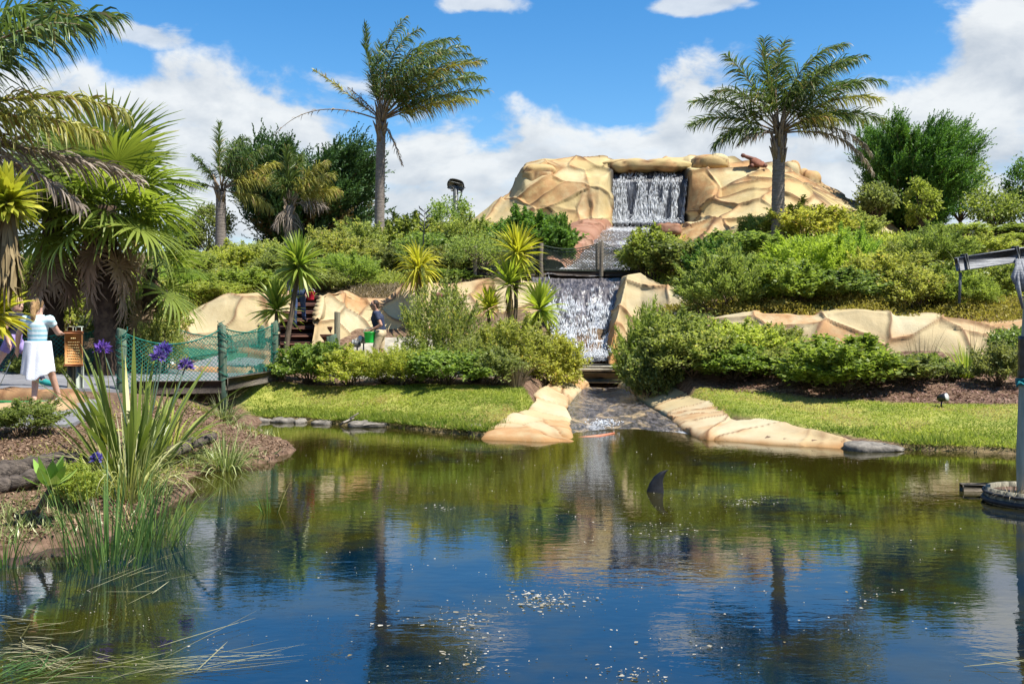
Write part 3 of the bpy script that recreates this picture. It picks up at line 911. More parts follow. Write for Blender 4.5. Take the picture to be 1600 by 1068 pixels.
# --- water running down
m, N = mat_base('running_water')
tc = N.n('ShaderNodeTexCoord').outputs['Object']
a = N.noise(N.mapping(tc, (1, .55, 1)), 2.0, 5, 0.65, 1.2)
b = N.noise(N.mapping(tc, (1.6, 0.35, 0.35)), 9.0, 6, 0.75)
fo = N.attr('foam')
c = N.mix(N.sstep(0.38, 0.66, b), (0.028, 0.025, 0.027), (0.19, 0.17, 0.165))
c = N.mix(N.m('MULTIPLY', N.sstep(0.50, 0.66, a), N.attr('sand')), c, (0.42, 0.31, 0.18))
c = N.mix(N.m('MULTIPLY', N.sstep(0.40, 0.62, N.m('MULTIPLY_ADD', fo, 0.30, N.m('MULTIPLY', b, 0.72))), fo), c, (0.50, 0.52, 0.55))
finish(N, c, 0.10, N.noise(tc, 9.0, 4, 0.6), 0.5, 0.05, 0.6)
M['stream'] = m
m, N = mat_base('falling_water')
tc = N.n('ShaderNodeTexCoord').outputs['Object']
s1 = N.noise(N.mapping(tc, (6, 6, .5)), 1.0, 5, 0.7)
s2 = N.noise(N.mapping(tc, (34, 34, 2.6)), 1.0, 5, 0.75)
f = N.sstep(0.45, 0.72, N.m('MULTIPLY_ADD', s1, 0.6, N.m('MULTIPLY', s2, 0.4)))
c = N.mix(f, (0.035, 0.036, 0.042), (0.36, 0.38, 0.42))
finish(N, c, 0.25, s2, 0.6, 0.05, 0.6)
M['fall'] = m
m, N = mat_base('water_spray')
finish(N, (0.60, 0.63, 0.66), 0.3, spec=0.5)
M['spray'] = m

def droplets(name, P, D, Ln, Wd, parent):
    """spindle-shaped beads of water: P centres, D directions"""
    D = unit(D)
    ref = np.where(np.abs(D[:, 2:3]) < 0.9, np.array([[0, 0, 1.0]]), np.array([[1.0, 0, 0]]))
    U = unit(np.cross(D, ref))
    B = np.cross(D, U)
    Ln = np.asarray(Ln)[:, None]; Wd = np.asarray(Wd)[:, None]
    V = np.stack([P - D * Ln / 2, P + U * Wd, P + B * Wd, P - U * Wd, P - B * Wd, P + D * Ln / 2], 1)
    f = np.array([[0, 1, 2], [0, 2, 3], [0, 3, 4], [0, 4, 1], [5, 2, 1], [5, 3, 2], [5, 4, 3], [5, 1, 4]])
    F = (np.arange(len(P)) * 6)[:, None, None] + f[None]
    mb = MB()
    mb.add(V.reshape(-1, 3), F.reshape(-1, 3))
    o = mb.build(name, M['spray'], parent)
    o['kind'] = 'stuff'
    return o

rng = np.random.default_rng(77)
# upper fall
wf = thing('waterfall', 'upper waterfall, a wide white curtain falling down the mountain face', 'waterfall', at(1010, 350, 42))
nu, nv = 70, 50
u, v = np.meshgrid(np.linspace(0, 1, nu), np.linspace(0, 1, nv), indexing='ij')
def fallpt(u, v):
    xl = 959 - 8 * v + u * (1076 - 959 + 8 * v - 9 * v)
    row = 263 + 87 * v
    d = 43.0 - 0.75 * smooth(0, 0.25, v) - 0.15 * v
    return np.stack([(xl - 800) / FPX * d, d, CAMZ + (HOR - row) / FPX * d], -1)
G = fallpt(u, v)
G[..., 1] += (fbm(np.stack([u * 30, v * 3, u * 0], -1), 3, 2) - 0.5) * 0.16
mb = MB(); mb.add(G.reshape(-1, 3), grid_faces(nu, nv)[:, ::-1])
local(mb.build('water_sheet', M['fall'], wf, True), wf)
n = 5200
uu = np.clip(rng.uniform(0, 1, n) + rng.normal(0, .006, n), 0.005, .995); vv = rng.uniform(0, 1, n) ** 0.85
dens = fbm(np.stack([uu * 14, vv * 2.2, uu * 0], -1), 3, 8)
k = dens > rng.uniform(0.38, 0.62, n)
uu, vv = uu[k], vv[k]
P = fallpt(uu, vv); P[:, 1] -= 0.05 + rng.uniform(0, 0.14, len(P))
local(droplets('water_spray', P, np.stack([rng.normal(0, .06, len(P)), rng.normal(0, .06, len(P)), -np.ones(len(P))], -1), rng.uniform(.10, .42, len(P)) * (0.35 + vv), rng.uniform(.004, .012, len(P)), wf), wf)
n = 700
P = fallpt(rng.uniform(0, 1, n), np.full(n, .99)); P[:, 1] -= rng.uniform(0, .5, n); P[:, 2] += np.abs(rng.normal(0, .10, n))
local(droplets('splash', P, rng.normal(0, 1, (n, 3)), rng.uniform(.03, .09, n), rng.uniform(.012, .03, n), wf), wf)

def bed(name, label, rows, nu, nv, seed, foam, cat, bump=0.05, sand=0.0, kind=None, parent=None):
    """rows: (left column, right column, photo row, distance) from top to bottom; foam(u, v)"""
    st = []
    for x0, x1, r, d in rows:
        a_, b_ = at(x0, r, d), at(x1, r, d)
        st.append([a_ * (1 - t) + b_ * t + np.array([0, 0, -0.06 * math.sin(math.pi * t)]) for t in np.linspace(0, 1, 5)])
    G = loft(st, nu, nv)
    uv = np.stack(np.meshgrid(np.linspace(0, 1, nu), np.linspace(0, 1, nv), indexing='ij'), -1)
    P = G.reshape(-1, 3)
    P = P + np.array([0, 0, 1.0]) * ((fbm(P * 2.6, 4, seed) - 0.5) * 2 * bump)[:, None]
    fo = foam(uv[..., 0].ravel(), uv[..., 1].ravel(), P)
    mb = MB(); mb.add(P, grid_faces(nu, nv), foam=fo, sand=sand)
    o = mb.build(name, M['stream'], parent, True)
    if label:
        tag(o, label, cat)
    return o, G

# stream between the upper fall and the footbridge
root = thing('stream', 'grey stony stream running from the upper waterfall down behind the footbridge', 'stream', at(960, 400, 34))
o, G2 = bed('stream_bed', None, [(945, 1078, 351, 42.2), (938, 1040, 358, 40.5), (930, 1018, 372, 38.0), (910, 1010, 388, 36), (895, 1005, 404, 34), (880, 1000, 418, 32.4), (850, 1000, 428, 31.0)], 110, 60, 5,
            lambda u, v, P: np.clip(np.exp(-((u - .12) / .10) ** 2) * .9 + smooth(.45, .7, fbm(P * 1.1, 3, 4)) * smooth(.2, .45, u) * .8, 0, 1), None, parent=root)
local(o, root)
n = 900
iu = rng.integers(5, 105, n); iv = rng.integers(4, 56, n)
P = G2[iu, iv] + rng.normal(0, .05, (n, 3)); P[:, 2] += .05
local(droplets('water_spray', P, np.stack([-np.ones(n) * .4, -np.ones(n), rng.normal(-.3, .3, n)], -1), rng.uniform(.03, .12, n), rng.uniform(.008, .02, n), root), root)
st = []
for x, r, d in ((948, 346, 41.5), (936, 352, 40.2), (924, 366, 38.2), (908, 384, 36.0), (894, 400, 34.2), (880, 418, 32.4)):
    a_ = at(x, r, d)
    st.append([a_ + [.30, 0, -.35], a_ + [.16, -.05, .02], a_ + [-.10, 0, .20], a_ + [-.55, .1, .26], a_ + [-1.1, .3, .12], a_ + [-1.5, .5, -.4]])
local(rock('bank_rock', st, 90, 40, 61, M['rock_pink'], root, cell=.7, amp=.05, groove=.05, rough=.06, warp=.2, lw=.05), root)
local(boulder('bank_boulder', at(1044, 354, 38.2) + np.array([0, 0, -.1]), (.5, .4, .28), 64, M['rock_pink'], root, n=24, cell=.4, amp=.05, groove=.03, rough=.1, warp=.3), root)

# lower cascade
root = thing('cascade', 'lower white cascade tumbling down dark steps beneath the footbridge', 'waterfall', at(915, 560, 26.5))
rows = [(828, 992, 432, 30.6), (832, 990, 440, 30.2), (838, 984, 450, 29.7), (846, 976, 478, 29.2), (852, 972, 490, 28.7), (858, 966, 518, 28.3), (862, 962, 530, 27.8), (868, 956, 552, 27.4), (872, 962, 560, 26.6)]
o, G3 = bed('stream_bed', None, rows, 120, 70, 6, lambda u, v, P: np.clip(smooth(.14, .45, u) * (.15 + .85 * smooth(.42, .62, fbm(np.stack([P[:, 0] * 4, P[:, 1] * .5, P[:, 2] * 1.6], -1), 3, 4))), 0, 1), None, bump=0.09, parent=root)
local(o, root)
n = 5200
iu = (rng.uniform(.10, 1, n) * 118).astype(int); iv = rng.integers(3, 67, n)
k = fbm(np.stack([iv * .30, iu * .07, iu * 0.0], -1), 3, 12) * (0.55 + .55 * smooth(12, 60, iu)) > rng.uniform(.40, .60, n)
iu, iv = iu[k], iv[k]; n = len(iu)
P = G3[iu, iv] + rng.normal(0, .04, (n, 3)); P[:, 1] -= .10; P[:, 2] += np.abs(rng.normal(.04, .05, n))
local(droplets('water_spray', P, np.stack([rng.normal(0, .25, n), -np.ones(n) * .55, -np.ones(n)], -1), rng.uniform(.06, .30, n), rng.uniform(.004, .013, n), root), root)

n = 900
P = np.stack([rng.uniform(at(872, 0, 26.7)[0], at(962, 0, 26.7)[0], n), rng.normal(26.75, .25, n), 0 * rng.uniform(size=n)], -1)
P[:, 2] = at(0, 558, 26.7)[2] + np.abs(rng.normal(0, .12, n))
local(droplets('splash', P, rng.normal(0, 1, (n, 3)) + np.array([0, 0, .6]), rng.uniform(.02, .07, n), rng.uniform(.008, .022, n), root), root)

# channel below the slab, spreading into the pond
o, G4 = bed('splash_pool', 'shallow splash pool with rippling sandy water running out into the pond', [(915, 975, 601, 24.3), (905, 985, 611, 23.2), (888, 1010, 632, 20.9), (884, 1050, 655, 18.9), (884, 1075, 672, 17.75), (880, 1098, 690, 16.6), (880, 1105, 700, 16.0)], 110, 80, 7,
            lambda u, v, P: np.clip(np.exp(-((u - .80) / .035) ** 2) * smooth(.35, .6, v) * 0.9 + np.exp(-((P[:, 0] - 1.55) / .22) ** 2 - ((P[:, 1] - 18.4) / .5) ** 2) * .8, 0, 1), 'pool', bump=0.02, sand=1.0)
o.location.z = -0.02
n = 150
P = np.stack([rng.normal(1.72, .12, n), rng.normal(18.3, .2, n), rng.uniform(.06, .16, n)], -1)
q = droplets('splash', P, rng.normal(0, 1, (n, 3)), rng.uniform(.02, .09, n), rng.uniform(.006, .016, n), None)
tag(q, 'white splash of water bubbling up in the splash pool', 'splash')
mb = MB()
V, F = tube([at(884, 686, 17.0), at(912, 684, 17.1), at(938, 681, 17.25), at(960, 676, 17.6)], [.022, .028, .028, .012], 8)
mb.add(V, F)
tag(mb.build('painted_lip', M['pinkpaint'], smooth_=True), 'thin red painted lip where the splash pool meets the pond', 'kerb')

# slab crossing the channel
root = thing('stone_slab', 'grey concrete slab footbridge crossing the channel below the cascade', 'slab', at(940, 590, 24.8))
mb = MB(); add_box(mb, at(938, 574, 24.9) + np.array([0, 0.15, 0]), (1.62, .95, .13), rz=.03, bev=.03)
local(mb.build('slab_top', M['slab'], root), root)
mb = MB(); add_box(mb, at(938, 588, 24.9) + np.array([0, .2, -0.02]), (1.35, .7, .26), rz=.03, bev=.02)
local(mb.build('slab_foot', M['slab'], root), root)

# ------------------------------------------------------------------ vegetation builders
def sphere_dirs(rng, n, zmin=-0.3):
    z = rng.uniform(zmin, 1, n)
    a = rng.uniform(0, 2 * np.pi, n)
    r = np.sqrt(1 - z * z)
    return np.stack([r * np.cos(a), r * np.sin(a), z], -1)

def limb(mb, a, b, r0, r1, rng, bend=0.08, n=5, sides=5):
    a, b = np.asarray(a, float), np.asarray(b, float)
    t = np.linspace(0, 1, n)[:, None]
    P = a * (1 - t) + b * t
    P[1:-1] += rng.normal(0, bend, (n - 2, 3)) * np.linalg.norm(b - a)
    V, F = tube(P, np.linspace(r0, r1, n), sides)
    mb.add(V, F)

def bush_proto(kind, seed):
    """unit bush (1 high, about 1 wide): crown mesh of leaf-sized faces in clumps, and the stems that carry it"""
    rng = np.random.default_rng(seed)
    p = dict(coprosma=dict(nc=210, nl=32, L=.068, W=.042, cr=.08, lob=.34, up=.4, lm='coprosma', zb=.12),
             hebe=dict(nc=240, nl=30, L=.066, W=.028, cr=.075, lob=.42, up=.7, lm='hebe', zb=.10),
             juniper=dict(nc=260, nl=34, L=.075, W=.018, cr=.06, lob=.34, up=.6, lm='juniper', zb=.08),
             feather=dict(nc=230, nl=30, L=.050, W=.017, cr=.06, lob=.45, up=1.0, lm='feather', zb=.06),
             clipped=dict(nc=330, nl=26, L=.050, W=.030, cr=.05, lob=.12, up=.3, lm='clipped', zb=.12),
             dull=dict(nc=190, nl=30, L=.07, W=.034, cr=.085, lob=.4, up=.4, lm='dull', zb=.1),
             light=dict(nc=120, nl=34, L=.075, W=.045, cr=.07, lob=.35, up=.8, lm='hebe', zb=.15))[kind]
    nc = p['nc']
    D = sphere_dirs(rng, nc, -0.55)
    rad = (0.5 + 0.5 * rng.uniform(0, 1, nc) ** 0.45)
    lobe = 1 + p['lob'] * (fbm(D * 1.9 + seed, 3, seed) - 0.5) * 3.2
    C = D * (rad * lobe)[:, None] * np.array([0.5, 0.5, 0.46]) + np.array([0, 0, 0.50])
    C[:, 2] = np.maximum(C[:, 2], p['zb'] + rng.uniform(0, .06, nc))
    ns_ = nc // 7                                        # upright shoots breaking the outline
    si = rng.choice(nc, ns_, replace=False)
    sdir = unit((C[si] - np.array([0, 0, .35])) + np.array([0, 0, .40]) + rng.normal(0, .12, (ns_, 3)))
    sl = rng.uniform(.06, .24, ns_)
    C = np.concatenate([C] + [C[si] + sdir * (sl * q)[:, None] for q in (.35, .7, 1.0)])
    crs = np.concatenate([np.full(nc, 1.0), np.repeat((.62, .46, .30), ns_)])
    nc = len(C)
    axis_ = unit(C - np.array([0, 0, 0.25]) + np.array([0, 0, p['up'] * 0.3]))
    n = nc * p['nl']
    ci = np.repeat(np.arange(nc), p['nl'])
    t = rng.uniform(-1.0, 1.0, n)
    stretch = 1.9 if kind in ('juniper', 'feather') else 1.2
    P = C[ci] + axis_[ci] * (t * p['cr'] * stretch)[:, None] + rng.normal(0, 1, (n, 3)) * (p['cr'] * 0.52 * crs[ci])[:, None]
    dirv = unit(axis_[ci] * (1.0 if kind in ('juniper', 'feather') else .55) + rng.normal(0, .65, (n, 3)) + np.array([0, 0, .2]))
    nor = unit(rng.normal(0, .7, (n, 3)) + np.array([0, 0, 1.0]) + axis_[ci] * .3)
    tint = np.clip(rng.uniform(.1, .9, nc)[ci] * .55 + rng.uniform(0, 1, n) * .45, 0, .92)
    tint = np.where(rng.uniform(0, 1, n) < .03, 1.0, tint)
    V, F = leaves(P, dirv, nor, p['L'] * rng.uniform(.6, 1.25, n), p['W'] * rng.uniform(.7, 1.2, n))
    mb = MB(); mb.add(V, F, tint=np.repeat(tint, 4))
    crown = mb.mesh('crown_' + kind, L[p['lm']])
    sb = MB()
    V, F = tube([(0, 0, -.15), (0, 0, .04), (.01, 0, .12)], [.03, .03, .02], 6); sb.add(V, F)
    for q in rng.choice(nc, 16, replace=False):
        limb(sb, (0, 0, -.02), C[q], .014, .004, rng)
    return crown, sb.mesh('stems_' + kind, M['bark'], True)

PROTO = {}
def bush_mesh(kind, k):
    if (kind, k) not in PROTO:
        PROTO[(kind, k)] = bush_proto(kind, 100 + 7 * k + sum(map(ord, kind)))
    return PROTO[(kind, k)]

_bk = 0
def bush(kind, x, d, top, wpx, label, name='shrub', cat='shrub', group=None, zoff=0.0, lean=0.0):
    """bush at photo column x, distance d, whose crown tops out at photo row top and spans wpx columns"""
    global _bk
    _bk += 1
    X = (x - 800) / FPX * d
    z0 = gz(X, d) + zoff
    h = max(CAMZ + (HOR - top) / FPX * d - z0, 0.35)
    w = wpx / FPX * d
    crown, stems = bush_mesh(kind, _bk % 3)
    root = thing(name, label, cat, (X, d, z0), (_bk * 2.4) % 6.28, group)
    root.scale = (w * 1.04, w * 1.04, h * 1.02)
    obj('crown', crown, root)
    obj('stems', stems, root)
    return root

# --- queen palm
def frond(rng, base, d0, length, droop, wind, nl=105, ll=0.74, wl=0.036, sparse=0.0, hang=0.66, r0=0.035, bunch=0.0):
    """one feather frond: curving rib with two ranks of strap leaflets hanging and streaming with the wind"""
    ns = 26
    P = [np.asarray(base, float)]
    d = unit(np.asarray(d0, float))
    length = length * 1.06
    step = length / (ns - 1)
    for i in range(ns - 1):
        s = i / (ns - 1)
        d = unit(d + np.array([wind, 0, -droop]) * step * (0.25 + 1.5 * s))
        P.append(P[-1] + d * step)
    P = np.array(P)
    T = unit(np.gradient(P, axis=0))
    rib = MB()
    V, F = tube(P, np.linspace(r0, 0.006, ns), 5); rib.add(V, F)
    t = np.linspace(0.16, 0.995, nl)
    t = np.repeat(t, 2) + rng.normal(0, .004, nl * 2)
    t = np.clip(t, 0, .999)
    side = np.tile([-1.0, 1.0], nl)
    keep = rng.uniform(0, 1, nl * 2) > sparse
    t, side = t[keep], side[keep]
    f = t * (ns - 1); i = np.clip(f.astype(int), 0, ns - 2); g = (f - i)[:, None]
    B = P[i] * (1 - g) + P[i + 1] * g
    Tt = unit(T[i] * (1 - g) + T[i + 1] * g)
    up = np.array([0, 0, 1.0])
    S = unit(np.cross(Tt, up) + 1e-4) * side[:, None]
    Nn = np.cross(S, Tt) * side[:, None]
    n = len(t)
    lift = rng.normal(0.15, .5, n)[:, None]            # leaflets leave the rib in several planes
    D = unit(S * (0.85 - bunch) + Tt * (0.75 + bunch) + Nn * lift + rng.normal(0, .10, (n, 3)) + np.array([wind * .9, 0, 0]))
    ln = ll * (0.45 + 0.75 * np.sin(np.pi * np.clip(t, 0.05, 1) ** 0.75)) * rng.uniform(.8, 1.15, n)
    k = 4
    Q = [B]
    for j in range(k):
        D = unit(D + np.array([wind * .45, 0, -hang]) * (0.25 + 0.28 * j))
        Q.append(Q[-1] + D * (ln / k)[:, None])
    Q = np.stack(Q, 1)
    wdir = unit(np.cross(Q[:, 1] - Q[:, 0], rng.normal(0, 1, (n, 3))))
    wprof = np.array([.55, 1.0, .95, .6, .08])
    Wd = wdir[:, None, :] * (wl * .5 * wprof)[None, :, None] * rng.uniform(.8, 1.25, n)[:, None, None]
    V, F = strips(Q, Wd)
    lb = MB(); lb.add(V, F, tint=np.repeat(np.where(rng.uniform(0, 1, n) < .05, 1.0, rng.uniform(.05, .9, n)), (k + 1) * 2))
    return rib, lb

def palm_trunk(h, r0, r1, rng, n=60, lean=(0, 0), ring=0.012):
    z = np.linspace(-.4, h, n)
    t = np.clip(z / h, 0, 1)
    r = r0 + (r1 - r0) * t + ring * (np.arange(n) % 2) + .08 * r0 * np.exp(-t * 12)
    P = np.stack([lean[0] * t ** 1.5, lean[1] * t ** 1.5, z], -1)
    V, F = tube(P, r, 14)
    return V, F

def palm(label, X, d, z0, ztop, r0, r1, fronds, seed, lean=(0, 0), boot=1.0, group='palms on the slope', scale=1.0):
    """fronds: (angle from vertical in the facing plane, depth lean, length, droop, wind, kind, options)"""
    rng = np.random.default_rng(seed)
    h = ztop - z0
    root = thing('palm_tree', label, 'palm tree', (X, d, z0), 0, group)
    mb = MB(); V, F = palm_trunk(h, r0, r1, rng, n=max(30, int(h * 14)), lean=lean); mb.add(V, F)
    mb.build('trunk', M['palmtrunk'], root, True)
    # old leaf bases wrapped round the top of the trunk
    mb = MB()
    c = np.array([lean[0], lean[1], h])
    for i in range(int(26 * boot)):
        a = rng.uniform(0, 6.28); z = rng.uniform(-.75, .25) * boot * scale
        b = c + np.array([math.cos(a) * r1 * .8, math.sin(a) * r1 * .8, z])
        e = b + np.array([math.cos(a) * rng.uniform(.08, .24), math.sin(a) * rng.uniform(.08, .24), rng.uniform(.3, .7)]) * scale
        V, F = tube([b, b * .5 + e * .5 + [0, 0, .05], e], [.07 * scale, .05 * scale, .015], 5); mb.add(V, F)
    mb.build('leaf_bases', M['palmboot'], root, True)
    for (ang, dep, ln, droop, wind, kind, op) in fronds:
        a = R(ang)
        d0 = np.array([math.sin(a), dep, math.cos(a)])
        op = dict(op)
        base = c + np.array([math.sin(a) * r1 * .7, dep * r1 * .6, 0.05 + .25 * max(0, math.cos(a)) * scale])
        rib, lb = frond(rng, base, d0, ln, droop, wind, **op)
        lmx = {'g': L['palm'], 'y': L['palmyellow'], 'd': L['palmdead']}[kind]
        f = obj('frond', lb.mesh('frond', lmx), root)
        obj('rib', rib.mesh('rib', {'g': M['palmboot'], 'y': M['palmboot'], 'd': M['palmboot']}[kind], True), f)
    return root

W1 = 0.27
o_ = dict
f1 = [(-14, 0, 3.5, .05, .06, 'g', o_(hang=.05, bunch=.35, ll=.55)), (-10, .3, 3.2, .10, .10, 'g', o_(hang=.15, bunch=.2)),
      (-52, .1, 3.2, .03, .02, 'y', o_(sparse=.35, hang=.35, ll=.32, bunch=.3)), (6, .15, 4.3, .22, W1, 'g', o_()), (14, -.1, 4.4, .20, W1, 'g', o_()), (22, .1, 4.5, .19, W1, 'g', o_()),
      (10, .5, 4.0, .26, W1, 'g', o_()), (16, -.5, 4.0, .25, W1, 'g', o_()), (30, -.3, 4.4, .20, .14, 'g', o_()), (34, .35, 4.4, .20, .14, 'g', o_()), (42, -.05, 4.3, .17, .10, 'y', o_(hang=.55)),
      (48, .2, 4.3, .16, .08, 'g', o_(hang=.6)), (56, -.25, 4.1, .13, .06, 'g', o_(hang=.6)), (62, .1, 4.2, .11, .05, 'g', o_(hang=.6)), (70, -.1, 3.6, .10, .05, 'y', o_(hang=.7)),
      (28, -.6, 3.8, .24, .16, 'g', o_()), (4, -.35, 3.8, .20, .22, 'g', o_()), (-4, -.1, 3.9, .13, .20, 'g', o_()), (52, .5, 3.6, .16, .1, 'g', o_()), (38, .0, 4.6, .19, .12, 'g', o_()),
      (-70, -.1, 4.3, .33, -.02, 'd', o_(sparse=.86, ll=.3, hang=.6)), (150, -.2, 1.9, .3, .0, 'd', o_(sparse=.3, ll=.28, hang=.8, nl=40)), (-42, .1, 1.7, .15, 0, 'd', o_(sparse=.2, ll=.35, hang=.6, nl=40))]
palm('tall wind-blown feather palm, its crown streaming right, left of the mountain', (592 - 800) / FPX * 40, 40, at(0, 424, 40)[2], at(0, 192, 40)[2], .21, .17, f1, 5, lean=(.10, 0))
f2 = [(-12, .1, 3.4, .14, .10, 'g', o_(hang=.25, bunch=.15)), (-4, .2, 3.6, .14, .14, 'g', o_(hang=.3)), (-30, -.1, 3.3, .20, .04, 'g', o_(hang=.35)), (-52, .0, 3.4, .26, .02, 'g', o_(hang=.35)), (-62, .3, 3.3, .24, .02, 'g', o_(hang=.4)),
      (-44, -.4, 3.2, .30, .0, 'g', o_(hang=.5)), (-78, -.2, 2.6, .40, .0, 'g', o_(hang=.5)), (8, -.2, 3.9, .22, W1, 'g', o_()), (16, .2, 4.0, .22, W1, 'g', o_()), (26, -.1, 4.1, .20, .16, 'g', o_()), (36, .25, 4.1, .20, .13, 'g', o_()),
      (44, -.25, 4.0, .19, .11, 'g', o_(hang=.6)), (52, .05, 4.0, .19, .09, 'y', o_(hang=.65)), (60, .3, 3.7, .20, .07, 'g', o_(hang=.6)), (66, -.2, 3.6, .20, .06, 'g', o_(hang=.6)), (20, -.5, 3.6, .26, .14, 'g', o_()), (18, .5, 3.6, .26, .14, 'g', o_()),
      (74, -.05, 3.6, .36, .0, 'd', o_(sparse=.3, ll=.42, hang=.8)), (82, -.1, 3.9, .40, .05, 'd', o_(sparse=.25, ll=.36, hang=.7)), (-85, -.3, 1.7, .55, 0, 'd', o_(hang=.7, ll=.36, nl=44)), (60, -.5, 2.0, .4, 0, 'y', o_(hang=.7, nl=44)), (0, .35, 3.2, .15, .10, 'g', o_(hang=.3))]
f2 = [(q[0], q[1], q[2] * .88, q[3] * 1.3, q[4], q[5], q[6]) for q in f2]
palm('feather palm with drooping fronds standing in front of the right side of the mountain', (1215 - 800) / FPX * 34, 34, at(0, 400, 34)[2], at(0, 212, 34)[2], .23, .19, f2, 6, lean=(.06, 0), boot=1.3)
f3 = [(-4, 0, 2.6, .06, .05, 'g', o_(hang=.15, bunch=.2, ll=.55)), (6, .3, 2.4, .2, .1, 'g', o_()), (-70, 0, 2.2, .30, -.05, 'g', o_(ll=.5)), (-35, .1, 1.8, .2, 0, 'g', o_(ll=.45)), (35, .0, 2.6, .20, .12, 'g', o_()), (55, .1, 2.6, .15, .1, 'y', o_()), (70, -.1, 2.6, .2, .05, 'y', o_()), (95, 0, 2.2, .35, 0, 'y', o_(hang=.7)), (22, -.3, 2.4, .2, .12, 'g', o_()), (60, .4, 2.2, .2, .1, 'g', o_())]
palm('small feather palm on the left skyline beside the dark cypress', (345 - 800) / FPX * 44, 44, at(0, 398, 44)[2], at(0, 300, 44)[2],   .25, .20, f3, 7, boot=.6)
f4 = [(-4, 0, 2.1, .08, .02, 'g', o_(hang=.2, bunch=.2)), (4, .2, 2.0, .2, .1, 'g', o_()), (28, 0, 2.2, .32, .12, 'y', o_(hang=.6)), (45, -.2, 2.1, .32, .08, 'y', o_(hang=.6)), (60, .1, 2.0, .36, .05, 'y', o_(hang=.6)), (-20, .1, 1.3, .3, 0, 'g', o_()), (170, -.2, 1.0, .3, 0, 'd', o_(nl=30)), (-150, -.2, 1.0, .3, 0, 'd', o_(nl=30)), (80, -.2, 1.4, .5, 0, 'd', o_(nl=40))]
palm('small yellowing feather palm in front of the dark cypress', (453 - 800) / FPX * 43, 43, at(0, 392, 43)[2], at(0, 322, 43)[2], .22, .20, f4, 8, boot=.6)
f5 = [(35, .25, 3.0, .34, .05, 'g', o_(nl=120, ll=.8, wl=.034, hang=.55)), (45, -.15, 2.7, .36, .04, 'g', o_(nl=120, ll=.8, wl=.034, hang=.55)), (20, .4, 2.8, .35, .06, 'g', o_(nl=120, ll=.8, wl=.034, hang=.55)), (62, .35, 2.6, .32, .02, 'y', o_(nl=120, ll=.62, wl=.03, hang=.8)), (75, .1, 2.3, .3, .0, 'y', o_(nl=120, ll=.62, wl=.03, hang=.8)),
      (92, .5, 2.7, .12, .05, 'd', o_(nl=110, ll=.5, wl=.026, hang=.5, bunch=.2)), (100, .2, 2.2, .3, 0, 'd', o_(nl=70, ll=.5, wl=.03, hang=.7)), (-30, .2, 3.0, .3, 0, 'g', o_(nl=70)), (-60, 0, 3.0, .3, 0, 'g', o_(nl=70)), (0, -.5, 2.6, .35, 0, 'g', o_(nl=70)), (-80, -.4, 2.6, .3, 0, 'y', o_(nl=70))]
_x5 = (-150 - 800) / FPX * 13.2
palm('feather palm at the left edge, only its drooping green, yellow and grey fronds in view', _x5, 13.2, gz(_x5, 13.2), at(0, 215, 13.2)[2], .22, .17, f5, 9, group=None)

# --- fan palms
def fan_leaf(rng, r=0.95, nseg=40, petiole=0.75, droop=0.35, dead=False, spread=2.6):
    """fan blade on a stalk, growing along +X from the origin; the segments split and droop at the tips"""
    mb = MB()
    V, F = tube([(0, 0, 0), (petiole * .5, 0, .05), (petiole, 0, .02)], [.022, .016, .012], 5)
    mb.add(V, F, tint=.5)
    a = np.linspace(-spread, spread, nseg) + rng.normal(0, .02, nseg)
    ln = r * (0.72 + .28 * np.cos(a * .5)) * rng.uniform(.88, 1.05, nseg)
    k = 6
    s = np.linspace(0, 1, k)[None, :]
    rad = ln[:, None] * s
    fold = (0.5 if dead else .12) * np.abs(np.sin(a))[:, None] * rad
    x = petiole + np.cos(a)[:, None] * rad * (1.0 if not dead else .95)
    y = np.sin(a)[:, None] * rad * (1.0 if not dead else .55)
    z = .02 + fold * (1 if not dead else .6) - droop * rad ** 2.6 * rng.uniform(.6, 1.5, nseg)[:, None] + ((np.arange(nseg) % 2) * .022)[:, None] * s
    P = np.stack([x, y, z], -1)
    if dead:
        P += rng.normal(0, .02, P.shape) * s[..., None]
    tdir = np.stack([-np.sin(a), np.cos(a), np.zeros(nseg)], -1)[:, None, :]
    half = np.minimum(rad * (spread / nseg) * 1.02, np.minimum(.052, .060 * (1.12 - s)))
    half[:, 0] = .002
    half[:, -1] = .003
    V, F = strips(P, tdir * half[..., None])
    tint = np.clip(rng.uniform(.25, .8) + rng.normal(0, .1, nseg), 0, .9)
    tint = np.repeat(tint, k * 2)
    tip = np.tile(np.repeat(s[0], 2), nseg)
    if not dead:
        tint = np.where((tip > .95) & (rng.uniform(0, 1, len(tip)) < .6), 1.0, tint)
    mb.add(V, F, tint=tint)
    return mb

rngf = np.random.default_rng(31)
FAN = [fan_leaf(rngf, r, ns_, pt, dr).mesh('fan_leaf', L['fan']) for r, ns_, pt, dr in ((1.1, 38, .85, .30), (1.0, 36, .7, .42), (1.15, 40, 1.0, .22), (.95, 34, .6, .5))]
FAND = [fan_leaf(rngf, .8, 34, .6, .5, True).mesh('dead_leaf', L['fandead']) for _ in range(3)]

